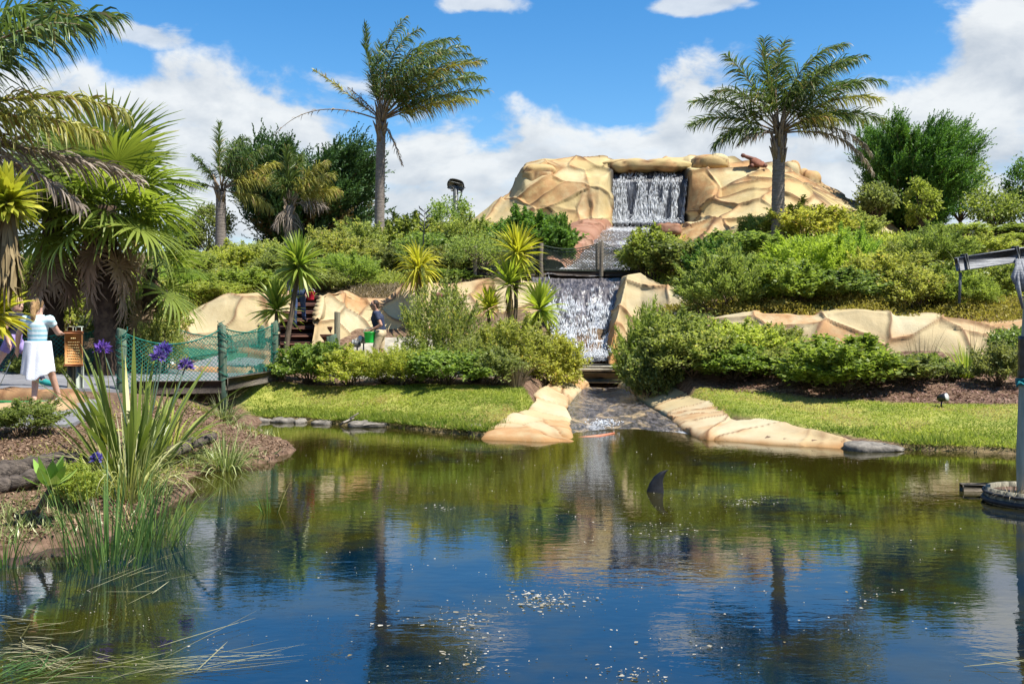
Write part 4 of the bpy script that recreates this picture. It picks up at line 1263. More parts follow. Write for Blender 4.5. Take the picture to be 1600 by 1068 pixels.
def fan_palm(label, x, d, z0, zc, seed, nleaf=26, ndead=16, rt=.19, sc=1.0):
    rng = np.random.default_rng(seed)
    X = (x - 800) / FPX * d
    h = zc - z0
    root = thing('fan_palm', label, 'palm tree', (X, d, z0), 0, 'fan palms behind the netted fence')
    mb = MB()
    V, F = palm_trunk(h, rt * 1.1, rt, rng, 40, ring=.03); mb.add(V, F)
    mb.build('trunk', M['fintrunk'], root, True)
    def put(me, name, a, tilt, zz, s):
        o = obj(name, me, root)
        o.matrix_local = Matrix.Translation((math.cos(a) * rt * .6, math.sin(a) * rt * .6, zz)) @ Matrix.Rotation(a, 4, 'Z') @ Matrix.Rotation(-tilt, 4, 'Y') @ Matrix.Rotation(rng.uniform(-.5, .5), 4, 'X') @ Matrix.Scale(s, 4)
    for i in range(nleaf):
        t = (i + .5) / nleaf
        put(FAN[i % 4], 'fan_leaf', i * 2.4 + rng.uniform(-.3, .3), R(82 - 118 * t ** .9) + rng.normal(0, .08), h + .15 - .35 * t, sc * rng.uniform(.85, 1.1))
    for i in range(ndead):
        t = i / ndead
        put(FAND[i % 3], 'dead_leaf', i * 2.4 + rng.uniform(-.4, .4), R(-58 - 24 * t) + rng.normal(0, .06), h - .25 - .85 * t, sc * rng.uniform(.85, 1.1))
    return root

fan_palm('fan palm with big green leaves over brown dead ones, right of the pair', 165, 19.8, gz(-8.1, 19.8), at(0, 322, 19.8)[2], 3, 32, 10, sc=1.08)
fan_palm('fan palm with dark trunk nearest the left edge, directly above the two children', 82, 20.3, gz(-9.4, 20.3), at(0, 340, 20.3)[2], 4, 26, 10, sc=.95)
fan_palm('low fan palm crown filling behind the two tall fan palms', 235, 21.6, gz(-7.8, 21.6), at(0, 420, 21.6)[2], 8, 12, 4, rt=.14, sc=.85)

# --- yuccas / cabbage trees: rosettes of sword leaves
def rosette(rng, n, ln, wd, lo=-35, hi=85, droop=.12, k=5):
    t = rng.uniform(0, 1, n)
    el_ = R(lo) + (R(hi) - R(lo)) * t ** .8
    a = rng.uniform(0, 2 * np.pi, n)
    D = np.stack([np.cos(el_) * np.cos(a), np.cos(el_) * np.sin(a), np.sin(el_)], -1)
    le = ln * rng.uniform(.75, 1.08, n)
    B = D * .04 + np.array([0, 0, .08]) * t[:, None]
    Q = [B]
    for j in range(k - 1):
        D = unit(D + np.array([0, 0, -droop]) * (j + 1) / k * 2 * rng.uniform(.5, 1.5, (n, 1)))
        Q.append(Q[-1] + D * (le / (k - 1))[:, None])
    Q = np.stack(Q, 1)
    Wv = unit(np.cross(Q[:, -1] - Q[:, 0], np.array([0, 0, 1.0]) + rng.normal(0, .3, (n, 3))))
    prof = np.array([.7, 1.0, .9, .6, .05])[:k]
    return strips(Q, Wv[:, None] * (wd * .5 * prof)[None, :, None]) + (np.repeat(np.clip(rng.uniform(.1, .9, n), 0, 1), k * 2),)

def skirt(rng, n, ln, wd, k=4):
    a = rng.uniform(0, 2 * np.pi, n)
    z0 = -rng.uniform(0, .9, n) * ln
    out = rng.uniform(.03, .13, n)
    Q = np.stack([np.stack([np.cos(a) * (.05 + out * s * rng.uniform(.6, 1.4, n)), np.sin(a) * (.05 + out * s), z0 - ln * s * rng.uniform(.7, 1.1, n)], -1) for s in np.linspace(0, 1, k)], 1)
    Wv = np.stack([-np.sin(a), np.cos(a), np.zeros(n)], -1)
    prof = np.array([1, .9, .7, .1])
    return strips(Q, Wv[:, None] * (wd * .5 * prof)[None, :, None]) + (np.repeat(rng.uniform(.05, .95, n), k * 2),)

def yucca(label, x, row, d, rpx, seed, base=None, mat='yucca', n=110, dead=0, wd=.05, lo=-35, droop=.12, trunk_r=.05, deadlen=.5, name='yucca'):
    """rosette centred on photo (x, row); base = (column, distance) of its foot"""
    rng = np.random.default_rng(seed)
    c = at(x, row, d)
    bx, bd = base if base else (x, d)
    b = np.array([(bx - 800) / FPX * bd, bd, 0]); b[2] = gz(b[0], b[1])
    root = thing(name, label, 'yucca', b, 0)
    h = c - b
    mb = MB()
    t = np.linspace(0, 1, 9)[:, None]
    P = t * h + np.array([0, 0, -.25]) * (1 - t) + rng.normal(0, .01, (9, 3)) * (t * (1 - t) * 4)
    V, F = tube(P, np.linspace(trunk_r * 1.25, trunk_r * .8, 9), 8); mb.add(V, F)
    mb.build('trunk', M['bark'], root, True)
    ln = rpx / FPX * d
    V, F, ti = rosette(rng, int(n * 1.35), ln * 1.12, wd * 1.3, lo=lo, droop=droop)
    mb = MB(); mb.add(V + h, F, tint=ti)
    mb.build('rosette', L[mat], root)
    if dead:
        V, F, ti = skirt(rng, dead, deadlen, wd * .8)
        mb = MB(); mb.add(V + h, F, tint=ti)
        mb.build('dead_skirt', L['yuccadead'], root)
    return root

# --- tufts of blades (flax, grasses, reeds)
def tuft_mesh(rng, n, h, wd, spread=.5, droop=.35, k=7, base_r=.1, tint=(.05, .95), name='blades', mat=None, varieg=False, pw=.7):
    a = rng.uniform(0, 2 * np.pi, n)
    s0 = spread * rng.uniform(0, 1, n) ** pw
    D = unit(np.stack([np.cos(a) * s0, np.sin(a) * s0, np.ones(n)], -1))
    le = h * rng.uniform(.55, 1.1, n)
    B = np.stack([np.cos(a), np.sin(a), a * 0], -1) * (base_r * rng.uniform(0, 1, n) ** .6)[:, None] + np.array([0, 0, -.06])
    Q = [B]
    dr = droop * rng.uniform(.3, 1.6, n)[:, None] * (0.3 + s0[:, None])
    for j in range(k - 1):
        D = unit(D + (np.stack([np.cos(a) * .3, np.sin(a) * .3, -np.ones(n)], -1)) * dr * (j / (k - 1)))
        Q.append(Q[-1] + D * (le / (k - 1))[:, None])
    Q = np.stack(Q, 1)
    Wv = unit(np.stack([-np.sin(a), np.cos(a), np.zeros(n)], -1) + rng.normal(0, .35, (n, 3)))
    s = np.linspace(0, 1, k)
    prof = np.clip(.55 + 1.3 * s - 1.9 * s ** 2.2, .03, 1.0)
    V, F = strips(Q, Wv[:, None] * (wd * .5 * prof)[None, :, None] * rng.uniform(.7, 1.2, n)[:, None, None])
    mb = MB(); mb.add(V, F, tint=np.repeat(np.where(rng.uniform(0, 1, n) < .05, 1.0, rng.uniform(tint[0], tint[1], n)), k * 2))
    return mb

def tuft(label, x, row, d, hpx, name, cat, mat, seed, n=120, wd=.02, spread=.5, droop=.4, base_r=.12, group=None, pos=None, **kw):
    rng = np.random.default_rng(seed)
    if pos is None:
        X = (x - 800) / FPX * d
        pos = np.array([X, d, gz(X, d)])
    root = thing(name, label, cat, pos, 0, group)
    tuft_mesh(rng, n, hpx / FPX * d, wd, spread, droop, base_r=base_r, **kw).build('leaves', L[mat], root)
    return root

# --- conifers
def conifer(label, x, d, base_row, top_row, wpx, seed, mat, wind=0.25, nb=150, shape='round', dens=1.0, group='conifers on the skyline'):
    rng = np.random.default_rng(seed)
    X = (x - 800) / FPX * d
    z0 = min(at(x, base_row, d)[2], gz(X, d))
    h = at(x, top_row, d)[2] - z0
    hw = wpx / FPX * d / 2
    root = thing('conifer_tree', label, 'tree', (X, d, z0), 0, group)
    tb = MB()
    V, F = tube([(0, 0, -.3), (.05, 0, h * .3), (.1, .05, h * .6), (.15, 0, h * .9)], [.32, .25, .16, .04], 8); tb.add(V, F)
    cb = MB()
    for i in range(nb):
        t = (i + rng.uniform(0, 1)) / nb
        z = h * (.05 + .80 * t)
        a = i * 2.399 + rng.uniform(-.4, .4)
        prof = math.sin(math.pi * (0.12 + .80 * (1 - t)) ** .85) ** .55 if shape == 'round' else (1 - t) ** .7
        rr = hw * prof * rng.uniform(.72, 1.06)
        b0 = np.array([.1 * t, 0, z * .85])
        tip = np.array([math.cos(a) * rr + wind * rr * .35, math.sin(a) * rr * .9, min(z + rr * rng.uniform(.15, .55), h * rng.uniform(.93, 1.02))])
        m_ = 10
        s = np.linspace(0, 1, m_)[:, None]
        P = b0 * (1 - s) + tip * s
        P[:, 2] += -np.sin(np.pi * s[:, 0]) * rr * .08
        if i % 2 == 0:
            V, F = tube(P, np.linspace(.055, .010, m_), 4, cap=False); tb.add(V, F)
        # sprays along the outer part of the limb
        nspr = int(34 * dens)
        u = rng.uniform(.32, 1.0, nspr) ** .8
        C = np.stack([np.interp(u, s[:, 0], P[:, c]) for c in range(3)], -1) + rng.normal(0, .11, (nspr, 3)) * rr * .35
        out = unit(tip - b0)
        sd_ = unit(out * .9 + rng.normal(0, .5, (nspr, 3)) + np.array([wind * 1.0, 0, .75]))
        nl = 12
        ci = np.repeat(np.arange(nspr), nl)
        tt = np.tile(np.linspace(0, 1, nl), nspr)
        sl = rng.uniform(.34, .85, nspr)[ci] * (hw / 3.2)
        Q = C[ci] + sd_[ci] * (tt * sl)[:, None]
        dd = unit(sd_[ci] + rng.normal(0, .45, (len(Q), 3)))
        V, F = leaves(Q, dd, rng.normal(0, 1, Q.shape) + np.array([0, 0, 1]), .17 * (1.1 - .5 * tt) * hw / 3.0, .055 * hw / 3.0)
        ti = np.clip(rng.uniform(.05, .85) * .4 + np.repeat(rng.uniform(0, 1, nspr), nl) * .35 + rng.uniform(0, .25, len(Q)), 0, .9)
        if rng.uniform() < .04:
            ti = ti * 0 + 1.0
        cb.add(V, F, tint=np.repeat(ti, 4))
    tb.build('trunk', M['bark'], root, True)
    cb.build('crown', L[mat], root)
    return root

# --- small broad-leaved tree with a bare stem
def small_tree(label, x, d, base_row, top_row, wpx, seed, mat, crown_from=.45, L_=.12, W_=.06, nc=100, nl=34, group='trees on the skyline', lean=0.0):
    rng = np.random.default_rng(seed)
    X = (x - 800) / FPX * d
    z0 = gz(X, d)
    h = at(x, top_row, d)[2] - z0
    hw = wpx / FPX * d / 2
    root = thing('small_tree', label, 'tree', (X, d, z0), 0, group)
    tb = MB()
    cz = h * (crown_from + 1) / 2
    V, F = tube([(0, 0, -.3), (.03, 0, h * crown_from * .6), (lean * .5, 0, h * crown_from), (lean, 0, cz)], [.10, .085, .06, .03], 7); tb.add(V, F)
    D = sphere_dirs(rng, nc, -.8)
    lob = 1 + .45 * (fbm(D * 1.6 + seed, 3, seed) - .5) * 2
    C = D * (rng.uniform(.35, 1, nc) ** .5 * lob)[:, None] * np.array([hw, hw, h * (1 - crown_from) / 2]) + np.array([lean, 0, cz])
    for q in range(14):
        limb(tb, (lean * .4, 0, h * crown_from * .8), C[q], .04, .008, rng)
    n = nc * nl
    ci = np.repeat(np.arange(nc), nl)
    P = C[ci] + rng.normal(0, hw * .14, (n, 3))
    dv = unit(unit(C - np.array([lean, 0, cz * .8]))[ci] * .7 + rng.normal(0, .7, (n, 3)))
    V, F = leaves(P, dv, rng.normal(0, .7, (n, 3)) + np.array([0, 0, 1]), L_ * rng.uniform(.6, 1.2, n), W_ * rng.uniform(.7, 1.2, n))
    ti = np.clip(rng.uniform(.1, .9, nc)[ci] * .5 + rng.uniform(0, .42, n), 0, .92)
    cb = MB(); cb.add(V, F, tint=np.repeat(ti, 4))
    tb.build('trunk', M['bark'], root, True)
    cb.build('crown', L[mat], root)
    return root

# ------------------------------------------------------------------ planting
conifer('broad dark wind-shaped cypress filling the left skyline behind two small palms', 468, 52, 402, 232, 250, 21, 'cypress', .35, 190, dens=1.2)
conifer('bright green wind-swept conifer on the right skyline beside the mountain', 1418, 42, 378, 192, 190, 22, 'pine', .45, 230, dens=1.35)
small_tree('round dark tree left of the small skyline palm', 326, 50, 400, 322, 62, 31, 'dull', .1, .16, .09)
small_tree('low dark tree at the far left of the skyline, right of the fan palms', 285, 50, 400, 350, 60, 32, 'dull', .1, .16, .09)
small_tree('round glossy tree below the floodlight pole', 703, 44, 400, 310, 66, 33, 'coprosma', .30, .13, .08, nc=80)
small_tree('leafy tree with a bare grey stem at the left foot of the bright conifer', 1368, 40, 378, 292, 58, 34, 'dull', .45, .14, .08)
small_tree('slim pale green sapling in front of the bright conifer', 1441, 38, 370, 278, 50, 35, 'hebe', .15, .15, .085, nc=55)
small_tree('dark bushy tree behind the right side of the bright conifer', 1500, 44, 380, 240, 74, 36, 'coprosma', .25, .15, .08)
small_tree('rounded glossy tree between the conifer and the right edge', 1552, 38, 375, 298, 84, 37, 'coprosma', .15, .14, .09, nc=80)
small_tree('dark upright tree cut by the right edge of the skyline', 1606, 42, 380, 240, 70, 38, 'clipped', .2, .15, .09)
small_tree('flat-topped dark shrub tree with bare stems left of the footbridge', 752, 31.8, 430, 372, 105, 39, 'juniper', .45, .10, .04, nc=110, nl=34, group=None)

# front bank, left of the channel
bush('coprosma', 484, 21.9, 536, 92, 'leafy shrub beside the last netted post, at the left end of the front bank')
bush('hebe', 545, 21.5, 552, 92, 'low shrub on the front bank below the two spotlights')
bush('hebe', 600, 22.2, 556, 90, 'light green shrub on the front bank in front of the man with the bucket')
bush('feather', 690, 22.4, 456, 112, 'tallest feathery shrub on the front bank, in front of the person in the pirate hat')
bush('feather', 628, 21.2, 545, 96, 'loose shrub at the foot of the tallest feathery shrub, left side')
bush('feather', 655, 21.6, 545, 100, 'loose feathery shrub leaning on the left of the tallest shrub')
bush('coprosma', 702, 20.9, 546, 104, 'dark shrub casting shade on the left lawn, directly below the tallest shrub')
bush('feather', 748, 21.7, 530, 100, 'feathery green shrub just right of the tallest shrub on the front bank')
bush('hebe', 802, 22.0, 508, 96, 'yellowish shrub below the clump of yuccas')
bush('dull', 772, 21.0, 552, 80, 'dull green shrub on the front bank behind the dry tussock')
bush('hebe', 862, 23.4, 532, 84, 'small loose shrub at the left foot of the cascade')
tuft('dry grey-brown grass tussock at the right end of the left front bank', 806, 0, 20.9, 48, 'grass_tussock', 'grass', 'tussock', 71, 260, .012, .45, .5, .16)
tuft('small bright green weed beside the left stone edging', 846, 0, 22.2, 16, 'weed', 'plant', 'hebe', 72, 40, .035, .9, .6, .06)
# bank right of the channel
bush('juniper', 1012, 23.0, 500, 84, 'green shrub nearest the right side of the cascade')
bush('hebe', 1060, 22.8, 492, 118, 'airy yellow-green shrub behind the first shrubs right of the channel')
bush('coprosma', 1022, 22.0, 545, 80, 'dark green shrub overhanging the right stone edging')
bush('hebe', 1082, 21.7, 522, 120, 'broad light green shrub above the right stone edging')
bush('hebe', 1140, 22.2, 508, 112, 'yellow-green shrub in the middle of the right bank')
bush('coprosma', 1150, 21.2, 546, 110, 'low dark shrub at the front of the right bank, left of the bare mulch')
bush('hebe', 1200, 22.6, 512, 94, 'tall airy shrub in front of the left end of the low rock wall')
bush('hebe', 1222, 21.3, 546, 104, 'leafy shrub above the bare mulch patch on the right bank')
bush('coprosma', 1318, 19.8, 536, 150, 'largest rounded glossy shrub on the right lawn edge')
bush('hebe', 1275, 21.0, 544, 96, 'light shrub tucked behind the left of the largest glossy shrub')
bush('coprosma', 1392, 20.3, 556, 110, 'glossy shrub joined to the right of the largest glossy shrub')
bush('coprosma', 1450, 21.2, 556, 50, 'small dark rounded shrub between the glossy shrub and the spiky flax')
bush('dull', 1562, 19.8, 542, 76, 'twiggy shrub beside the right-hand mast')
bush('coprosma', 1592, 21.5, 512, 70, 'shrub behind the right-hand mast, below the red-capped post')
bush('dull', 1478, 20.6, 575, 56, 'small grey-green shrub left of the spiky flax')
tuft('spiky yellow-green flax in front of the low rock wall on the right', 1511, 0, 20.8, 66, 'flax_plant', 'flax', 'yucca', 73, 150, .03, .85, .25, .10)
tuft('tall dry seeding grass above the glossy shrubs on the right bank', 1440, 0, 21.8, 76, 'seeding_grass', 'grass', 'tussock', 74, 46, .010, .35, .3, .25)
tuft('dry grass with seed heads behind the spiky flax', 1520, 0, 22.2, 90, 'seeding_grass', 'grass', 'tussock', 75, 34, .010, .45, .3, .2)
tuft('small palm-like tuft at the right foot of the cascade', 1002, 0, 24.2, 52, 'palm_seedling', 'palm', 'dull', 76, 60, .04, 1.2, .3, .08)
# slope above the low wall
bush('coprosma', 1018, 30.6, 368, 80, 'dark shrub at the right end of the footbridge')
bush('coprosma', 1070, 30.2, 374, 108, 'dark green shrub right of the footbridge above the cream rock bank')
bush('clipped', 1120, 28.5, 382, 90, 'dense shrub behind the bright spiky shrub on the right slope')
bush('juniper', 1134, 25.6, 402, 112, 'bright spiky rounded shrub low on the right slope')
bush('coprosma', 1164, 32.4, 362, 104, 'dark shrub on the slope left of the right-hand palm trunk')
bush('hebe', 1255, 34.6, 326, 116, 'light green shrub just right of the right-hand palm trunk, highest on the slope')
bush('hebe', 1195, 35.2, 340, 76, 'small light shrub behind the right-hand palm trunk')
bush('juniper', 1270, 28.0, 374, 128, 'large spiky shrub below and right of the palm trunk')
bush('juniper', 1330, 29.0, 372, 84, 'spiky shrub beside the large one right of the palm trunk')
bush('coprosma', 1232, 25.5, 418, 108, 'dark shrub low on the slope below the palm trunk')
bush('coprosma', 1300, 25.6, 422, 112, 'dark shrub above the low rock wall, middle of the slope')
bush('hebe', 1334, 36.0, 336, 70, 'yellowish shrub at the right foot of the mountain')
bush('hebe', 1366, 26.4, 402, 92, 'yellow-green shrub on the slope above the middle of the low wall')
bush('dull', 1405, 27.8, 392, 92, 'reddish green shrub on the slope below the small bare-stemmed tree')
bush('hebe', 1430, 25.3, 425, 100, 'pale green shrub above the right part of the low wall')
bush('juniper', 1462, 30.5, 362, 98, 'feathery green shrub on the slope below the slim sapling')
bush('coprosma', 1475, 26.6, 408, 86, 'dark shrub left of the hanging rod of the mast')
bush('juniper', 1505, 25.2, 432, 92, 'bright shrub directly below the beam of the mast')
bush('hebe', 1540, 31.0, 372, 84, 'yellowish shrub above the beam of the mast')
bush('coprosma', 1545, 27.0, 410, 70, 'dark shrub behind the beam of the mast')
bush('hebe', 1592, 33.0, 372, 70, 'pale shrub at the right edge above the mast')
tuft('arching pale grass on the slope above the mast beam', 1512, 0, 29.0, 60, 'arching_grass', 'grass', 'varieg', 77, 110, .02, .8, .55, .12)
bush('hebe', 1575, 30.2, 405, 80, 'yellow-green shrub behind the outer end of the mast beam')
bush('juniper', 1618, 27.2, 420, 100, 'green shrub cut by the right edge above the red-capped post')
bush('coprosma', 1600, 36.0, 352, 90, 'glossy shrub at the right edge of the skyline')
bush('hebe', 1505, 35.0, 352, 80, 'pale green shrub below the rounded skyline tree at right')
# left slope
bush('hebe', 300, 31.0, 398, 92, 'yellow-green shrub at the left end of the slope, right of the fan palms')
bush('hebe', 358, 32.5, 390, 84, 'light shrub below the trunk of the small skyline palm')
bush('hebe', 402, 33.5, 384, 88, 'rounded light shrub below the dark cypress')
bush('hebe', 330, 28.4, 440, 96, 'yellowish low shrub above the left end of the cream rock wall')
bush('juniper', 270, 29.0, 420, 80, 'green shrub half hidden by the fan palm leaves')
bush('coprosma', 385, 29.5, 424, 86, 'shrub on the left slope just above the cream rock wall')
bush('dull', 440, 32.0, 396, 80, 'grey-green shrub behind the tall yucca by the steps')
bush('hebe', 520, 34.0, 368, 100, 'large light green shrub right of the child in white')
bush('hebe', 560, 39.5, 352, 76, 'light green shrub left of the tall palm trunk')
bush('juniper', 540, 31.0, 400, 82, 'shrub above the left end of the long rock wall')
bush('dull', 500, 30.0, 420, 70, 'shrub above the top of the brown steps')
bush('coprosma', 640, 41.0, 345, 84, 'green shrub right of the tall palm trunk on the skyline')
bush('dull', 612, 37.0, 388, 62, 'low shrub at the foot of the tall palm')
bush('coprosma', 668, 36.5, 372, 84, 'leafy shrub behind the flax on the middle slope')
bush('hebe', 735, 38.0, 346, 76, 'yellowish shrub at the left foot of the mountain')
bush('dull', 700, 33.5, 392, 82, 'dull green shrub above the middle of the long rock wall')
bush('clipped', 832, 33.8, 333, 122, 'dense rounded clipped shrub left of the stream, in front of the mountain')
bush('clipped', 872, 33.4, 345, 48, 'bright upright side of the clipped hedge next to the stream')
bush('coprosma', 700, 31.5, 420, 70, 'low dark shrub at the left end of the footbridge')
tuft('dark green flax clump with a black seed stalk on the middle slope', 655, 0, 34.5, 78, 'flax_plant', 'flax', 'dull', 78, 120, .06, .55, .2, .25)
root = bpy.context.scene.objects[[o.name for o in col.objects if o.name.startswith('flax_plant')][-1]]
mb = MB(); rs = np.random.default_rng(3)
V, F = tube([(0.1, 0, 0), (.15, 0, 1.4), (.2, 0, 2.5)], [.025, .02, .012], 5); mb.add(V, F)
for i in range(9):
    z_ = 1.7 + i * .09; s_ = 1 if i % 2 else -1
    V, F = tube([(.17, 0, z_), (.17 + s_ * .14, rs.normal(0, .05), z_ + .12), (.17 + s_ * .18, 0, z_ + .2)], [.012, .03, .01], 5); mb.add(V, F)
mb.build('seed_stalk', M['black'], root, True)
tuft('flax clump right of the tall palm trunk', 622, 0, 38.2, 56, 'flax_plant', 'flax', 'dull', 79, 80, .06, .7, .3, .25)
tuft('yellowish grass at the left foot of the tall palm', 572, 0, 37.0, 40, 'grass_tussock', 'grass', 'yucca', 80, 110, .03, .8, .4, .2)
tuft('arching grass with pale plumes behind the tall yucca by the steps', 432, 0, 36.0, 52, 'arching_grass', 'grass', 'varieg', 81, 60, .02, .7, .6, .15)
tuft('arching grass on the slope above the brown steps', 500, 0, 31.8, 60, 'arching_grass', 'grass', 'dull', 82, 90, .03, .8, .5, .15)
# behind the left-hand fence
bush('hebe', 255, 20.6, 498, 56, 'small leafy shrub right of the white box on the fence')
bush('dull', 30, 23.0, 440, 100, 'dull green shrub behind the heads of the two children')
bush('hebe', 110, 24.5, 430, 96, 'light shrub seen between the two fan palm trunks')
bush('dull', 200, 23.2, 455, 100, 'dark shrub under the rightmost fan palm')
bush('juniper', -10, 25.5, 400, 120, 'green shrub at the left edge behind the golden yucca')
bush('hebe', 240, 25.0, 440, 80, 'light green shrub behind the low fan palm')
bush('cover' if False else 'hebe', 40, 19.2, 562, 56, 'pale dry low shrub along the foot of the fence behind the children')
bush('hebe', 92, 19.3, 560, 40, 'pale low shrub at the foot of the fence, left of the wooden sign')

# yuccas
yucca('tall yucca with a leaning trunk beside the brown steps', 467, 418, 22.4, 46, 1, base=(436, 22.0), n=150, wd=.055, trunk_r=.06, lo=-60)
yucca('shorter yucca rosette left of the leaning yucca trunk', 432, 486, 22.8, 44, 2, base=(428, 22.8), n=110, wd=.045, lo=-30)
yucca('yellow-green cabbage tree above the tallest feathery shrub', 654, 424, 27.6, 44, 3, base=(654, 27.6), n=130, wd=.045, lo=-65, droop=.3, mat='yuccagold', dead=20)
yucca('topmost yellow yucca of the clump in front of the cascade', 808, 400, 24.0, 46, 4, base=(800, 23.6), n=130, wd=.048, lo=-55, mat='yuccagold', dead=50)
yucca('green yucca head halfway down the stem of the tallest yucca in the clump', 796, 446, 23.8, 44, 5, base=(802, 23.8), n=110, wd=.045, lo=-20, dead=40)
yucca('bright yucca rosette right in front of the cascade', 844, 486, 23.4, 42, 6, base=(842, 23.4), n=130, wd=.048, lo=-60, mat='yucca')
yucca('small golden yucca left of the yucca clump', 764, 484, 23.6, 32, 7, base=(764, 23.6), n=90, wd=.04, lo=-20, mat='yuccagold')
yucca('large golden yucca head with a long brown skirt at the left edge', 12, 322, 10.0, 50, 8, base=(-60, 10.4), n=130, wd=.062, lo=-40, mat='yuccagold', dead=170, deadlen=.55, trunk_r=.07)
yucca('low golden yucca head at the left edge in front of the children', -10, 498, 10.6, 54, 9, base=(-40, 10.4), n=90, wd=.055, lo=-40, mat='yuccagold', trunk_r=.06)

# ground cover along the top of the walls (nobody could count it)
def cover(name, label, line, width, n, seed, mat='cover', hh=.16, L_=.085, W_=.045):
    rng = np.random.default_rng(seed)
    P = np.array([[(x - 800) / FPX * d, d] for x, d in line])
    Q = resample(P, 200)
    i = rng.integers(0, 200, n)
    X = Q[i, 0] + rng.normal(0, .15, n)
    Y = Q[i, 1] + rng.uniform(0, 1, n) * width
    lump_ = fbm(np.stack([X * 1.6, Y * 1.6, X * 0], -1), 3, seed)
    Z = ground(X, Y) + rng.uniform(0, 1, n) ** 1.3 * hh * (0.4 + 2.2 * np.clip(lump_ - .3, 0, 1)) + .02
    D = rng.normal(0, .7, (n, 3)) + np.array([0, -.2, .7])
    V, F = leaves(np.stack([X, Y, Z], -1), D, rng.normal(0, .6, (n, 3)) + np.array([0, 0, 1.0]), L_ * rng.uniform(.5, 1.3, n), W_ * rng.uniform(.6, 1.2, n))
    mb = MB(); mb.add(V, F, tint=np.repeat(np.clip(lump_ * .6 + rng.uniform(0, .6, n) - .1, 0, 1), 4))
    return tag(mb.build(name, L[mat]), label, 'ground cover', kind='stuff')
cover('ground_cover', 'yellow-green ground cover trailing along the top of the low rock wall', [(1060, 25.3), (1220, 24.4), (1340, 24.2), (1460, 24.0), (1660, 23.4)], 2.2, 26000, 1, hh=.30)
cover('ground_cover', 'yellow-green ground cover above the left rock wall', [(200, 26.4), (300, 26.8), (380, 27.2), (455, 27.6)], 2.0, 12000, 2, hh=.26)
cover('hillside_cover', 'low mixed greenery covering the slope below the mountain', [(1040, 28.5), (1200, 27.5), (1400, 26.6), (1640, 26.0)], 11.0, 36000, 3, 'hebe', .32, .13, .06)
cover('hillside_cover', 'low mixed greenery covering the left slope below the skyline', [(150, 29.5), (300, 29.6), (480, 30.5), (560, 31.5), (760, 31.5)], 13.0, 42000, 4, 'hebe', .34, .14, .06)
cover('mulch_litter', 'brown leaf litter and bark above the long rock wall', [(540, 29.2), (620, 29.6), (720, 30.0), (780, 30.3)], 1.5, 3800, 5, 'tussock', .10, .12, .03)

# lawn grass
def lawn(label, poly, n, seed, h=.042):
    rng = np.random.default_rng(seed)
    P = np.array(poly)
    lo, hi = P.min(0), P.max(0)
    X = rng.uniform(lo[0], hi[0], n * 3); Y = rng.uniform(lo[1], hi[1], n * 3)
    k = lawn_mask(X, Y) > rng.uniform(.2, .9, n * 3)
    X, Y = X[k][:n], Y[k][:n]
    Z = ground(X, Y)
    ok = Z > .02
    X, Y, Z = X[ok], Y[ok], Z[ok]
    nn = len(X)
    pn = fbm(np.stack([X * .9, Y * .9, X * 0], -1), 4, seed + 3)
    hgt = h * rng.uniform(.5, 1.3, nn) * (0.6 + .9 * pn)
    edge = smooth(.26, .08, Z)
    hgt = hgt * (1 + 1.6 * edge)
    D = np.stack([rng.normal(0, 1.2, nn), rng.normal(0, 1.2, nn), np.ones(nn)], -1)
    V, F = leaves(np.stack([X, Y, Z - .01], -1), D, rng.normal(0, 1, (nn, 3)), hgt, .016 * rng.uniform(.7, 1.3, nn))
    mb = MB(); mb.add(V, F, tint=np.repeat(np.clip((pn - .5) * 2.4 + .3 + rng.uniform(0, .35, nn) + 2.0 * (fbm(np.stack([X * .7, Y * .7, X * 0 + 4], -1), 3, seed + 8) > rng.uniform(.56, .72, nn)), 0, 1) + (rng.uniform(0, 1, nn) < .02) * .9, 4))
    return tag(mb.build('grass', L['lawn']), label, 'grass', kind='stuff')
lawn('bright green lawn on the left bank between the pond and the front shrubs', LAWN_L, 60000, 11)
lawn('bright green lawn on the right bank between the pond and the glossy shrubs', LAWN_R, 70000, 12)

# left foreground planting
fx = at(190, 790, 10.6); fz = gz(fx[0], 10.9)
root = thing('agapanthus', 'big clump of broad upright strap leaves in front of the fence at left', 'flax', (fx[0], 10.9, fz))
rng = np.random.default_rng(5)
tuft_mesh(rng, 85, 1.66, .080, .72, .20, k=9, base_r=.24, pw=.9).build('leaves', L['flax'], root)
for i, (x, r, d) in enumerate([(160, 545, 11.0), (255, 546, 11.3), (248, 558, 11.1), (290, 571, 11.4), (150, 716, 10.0)]):
    c = at(x, r, d)
    bx_, by_ = (fx[0] + rng.uniform(-.15, .15), 10.9) if i < 4 else (c[0] + .12, 10.2)
    b = np.array([bx_, by_, gz(bx_, by_)])
    root = thing('agapanthus_flower', ['purple flower head left of the tall strap leaves, beside the wooden sign', 'purple flower head highest on the right of the strap leaves', 'purple flower head just below the highest one right of the strap leaves',
                 'purple flower head nearest the netted fence posts', 'dark purple flower head low down in front of the mulch'][i], 'flower', b, 0, 'purple flower heads at left')
    mb = MB(); t = np.linspace(0, 1, 6)[:, None]
    P = t * (c - b) + np.array([0, 0, .0]) + np.array([.05, 0, 0]) * np.sin(np.pi * t)
    V, F = tube(P, .008, 5); mb.add(V, F)
    mb.build('stalk', M['postgreen'], root, True)
    n = 90
    D = sphere_dirs(rng, n, -.5)
    Lf = .095 if i < 4 else .06
    V, F = leaves(D * .02 + (c - b), D, rng.normal(0, 1, (n, 3)), Lf * rng.uniform(.6, 1.1, n), .028)
    mb = MB(); mb.add(V, F, tint=np.repeat(rng.uniform(0, 1, n), 4))
    mb.build('petals', L['petal'], root)
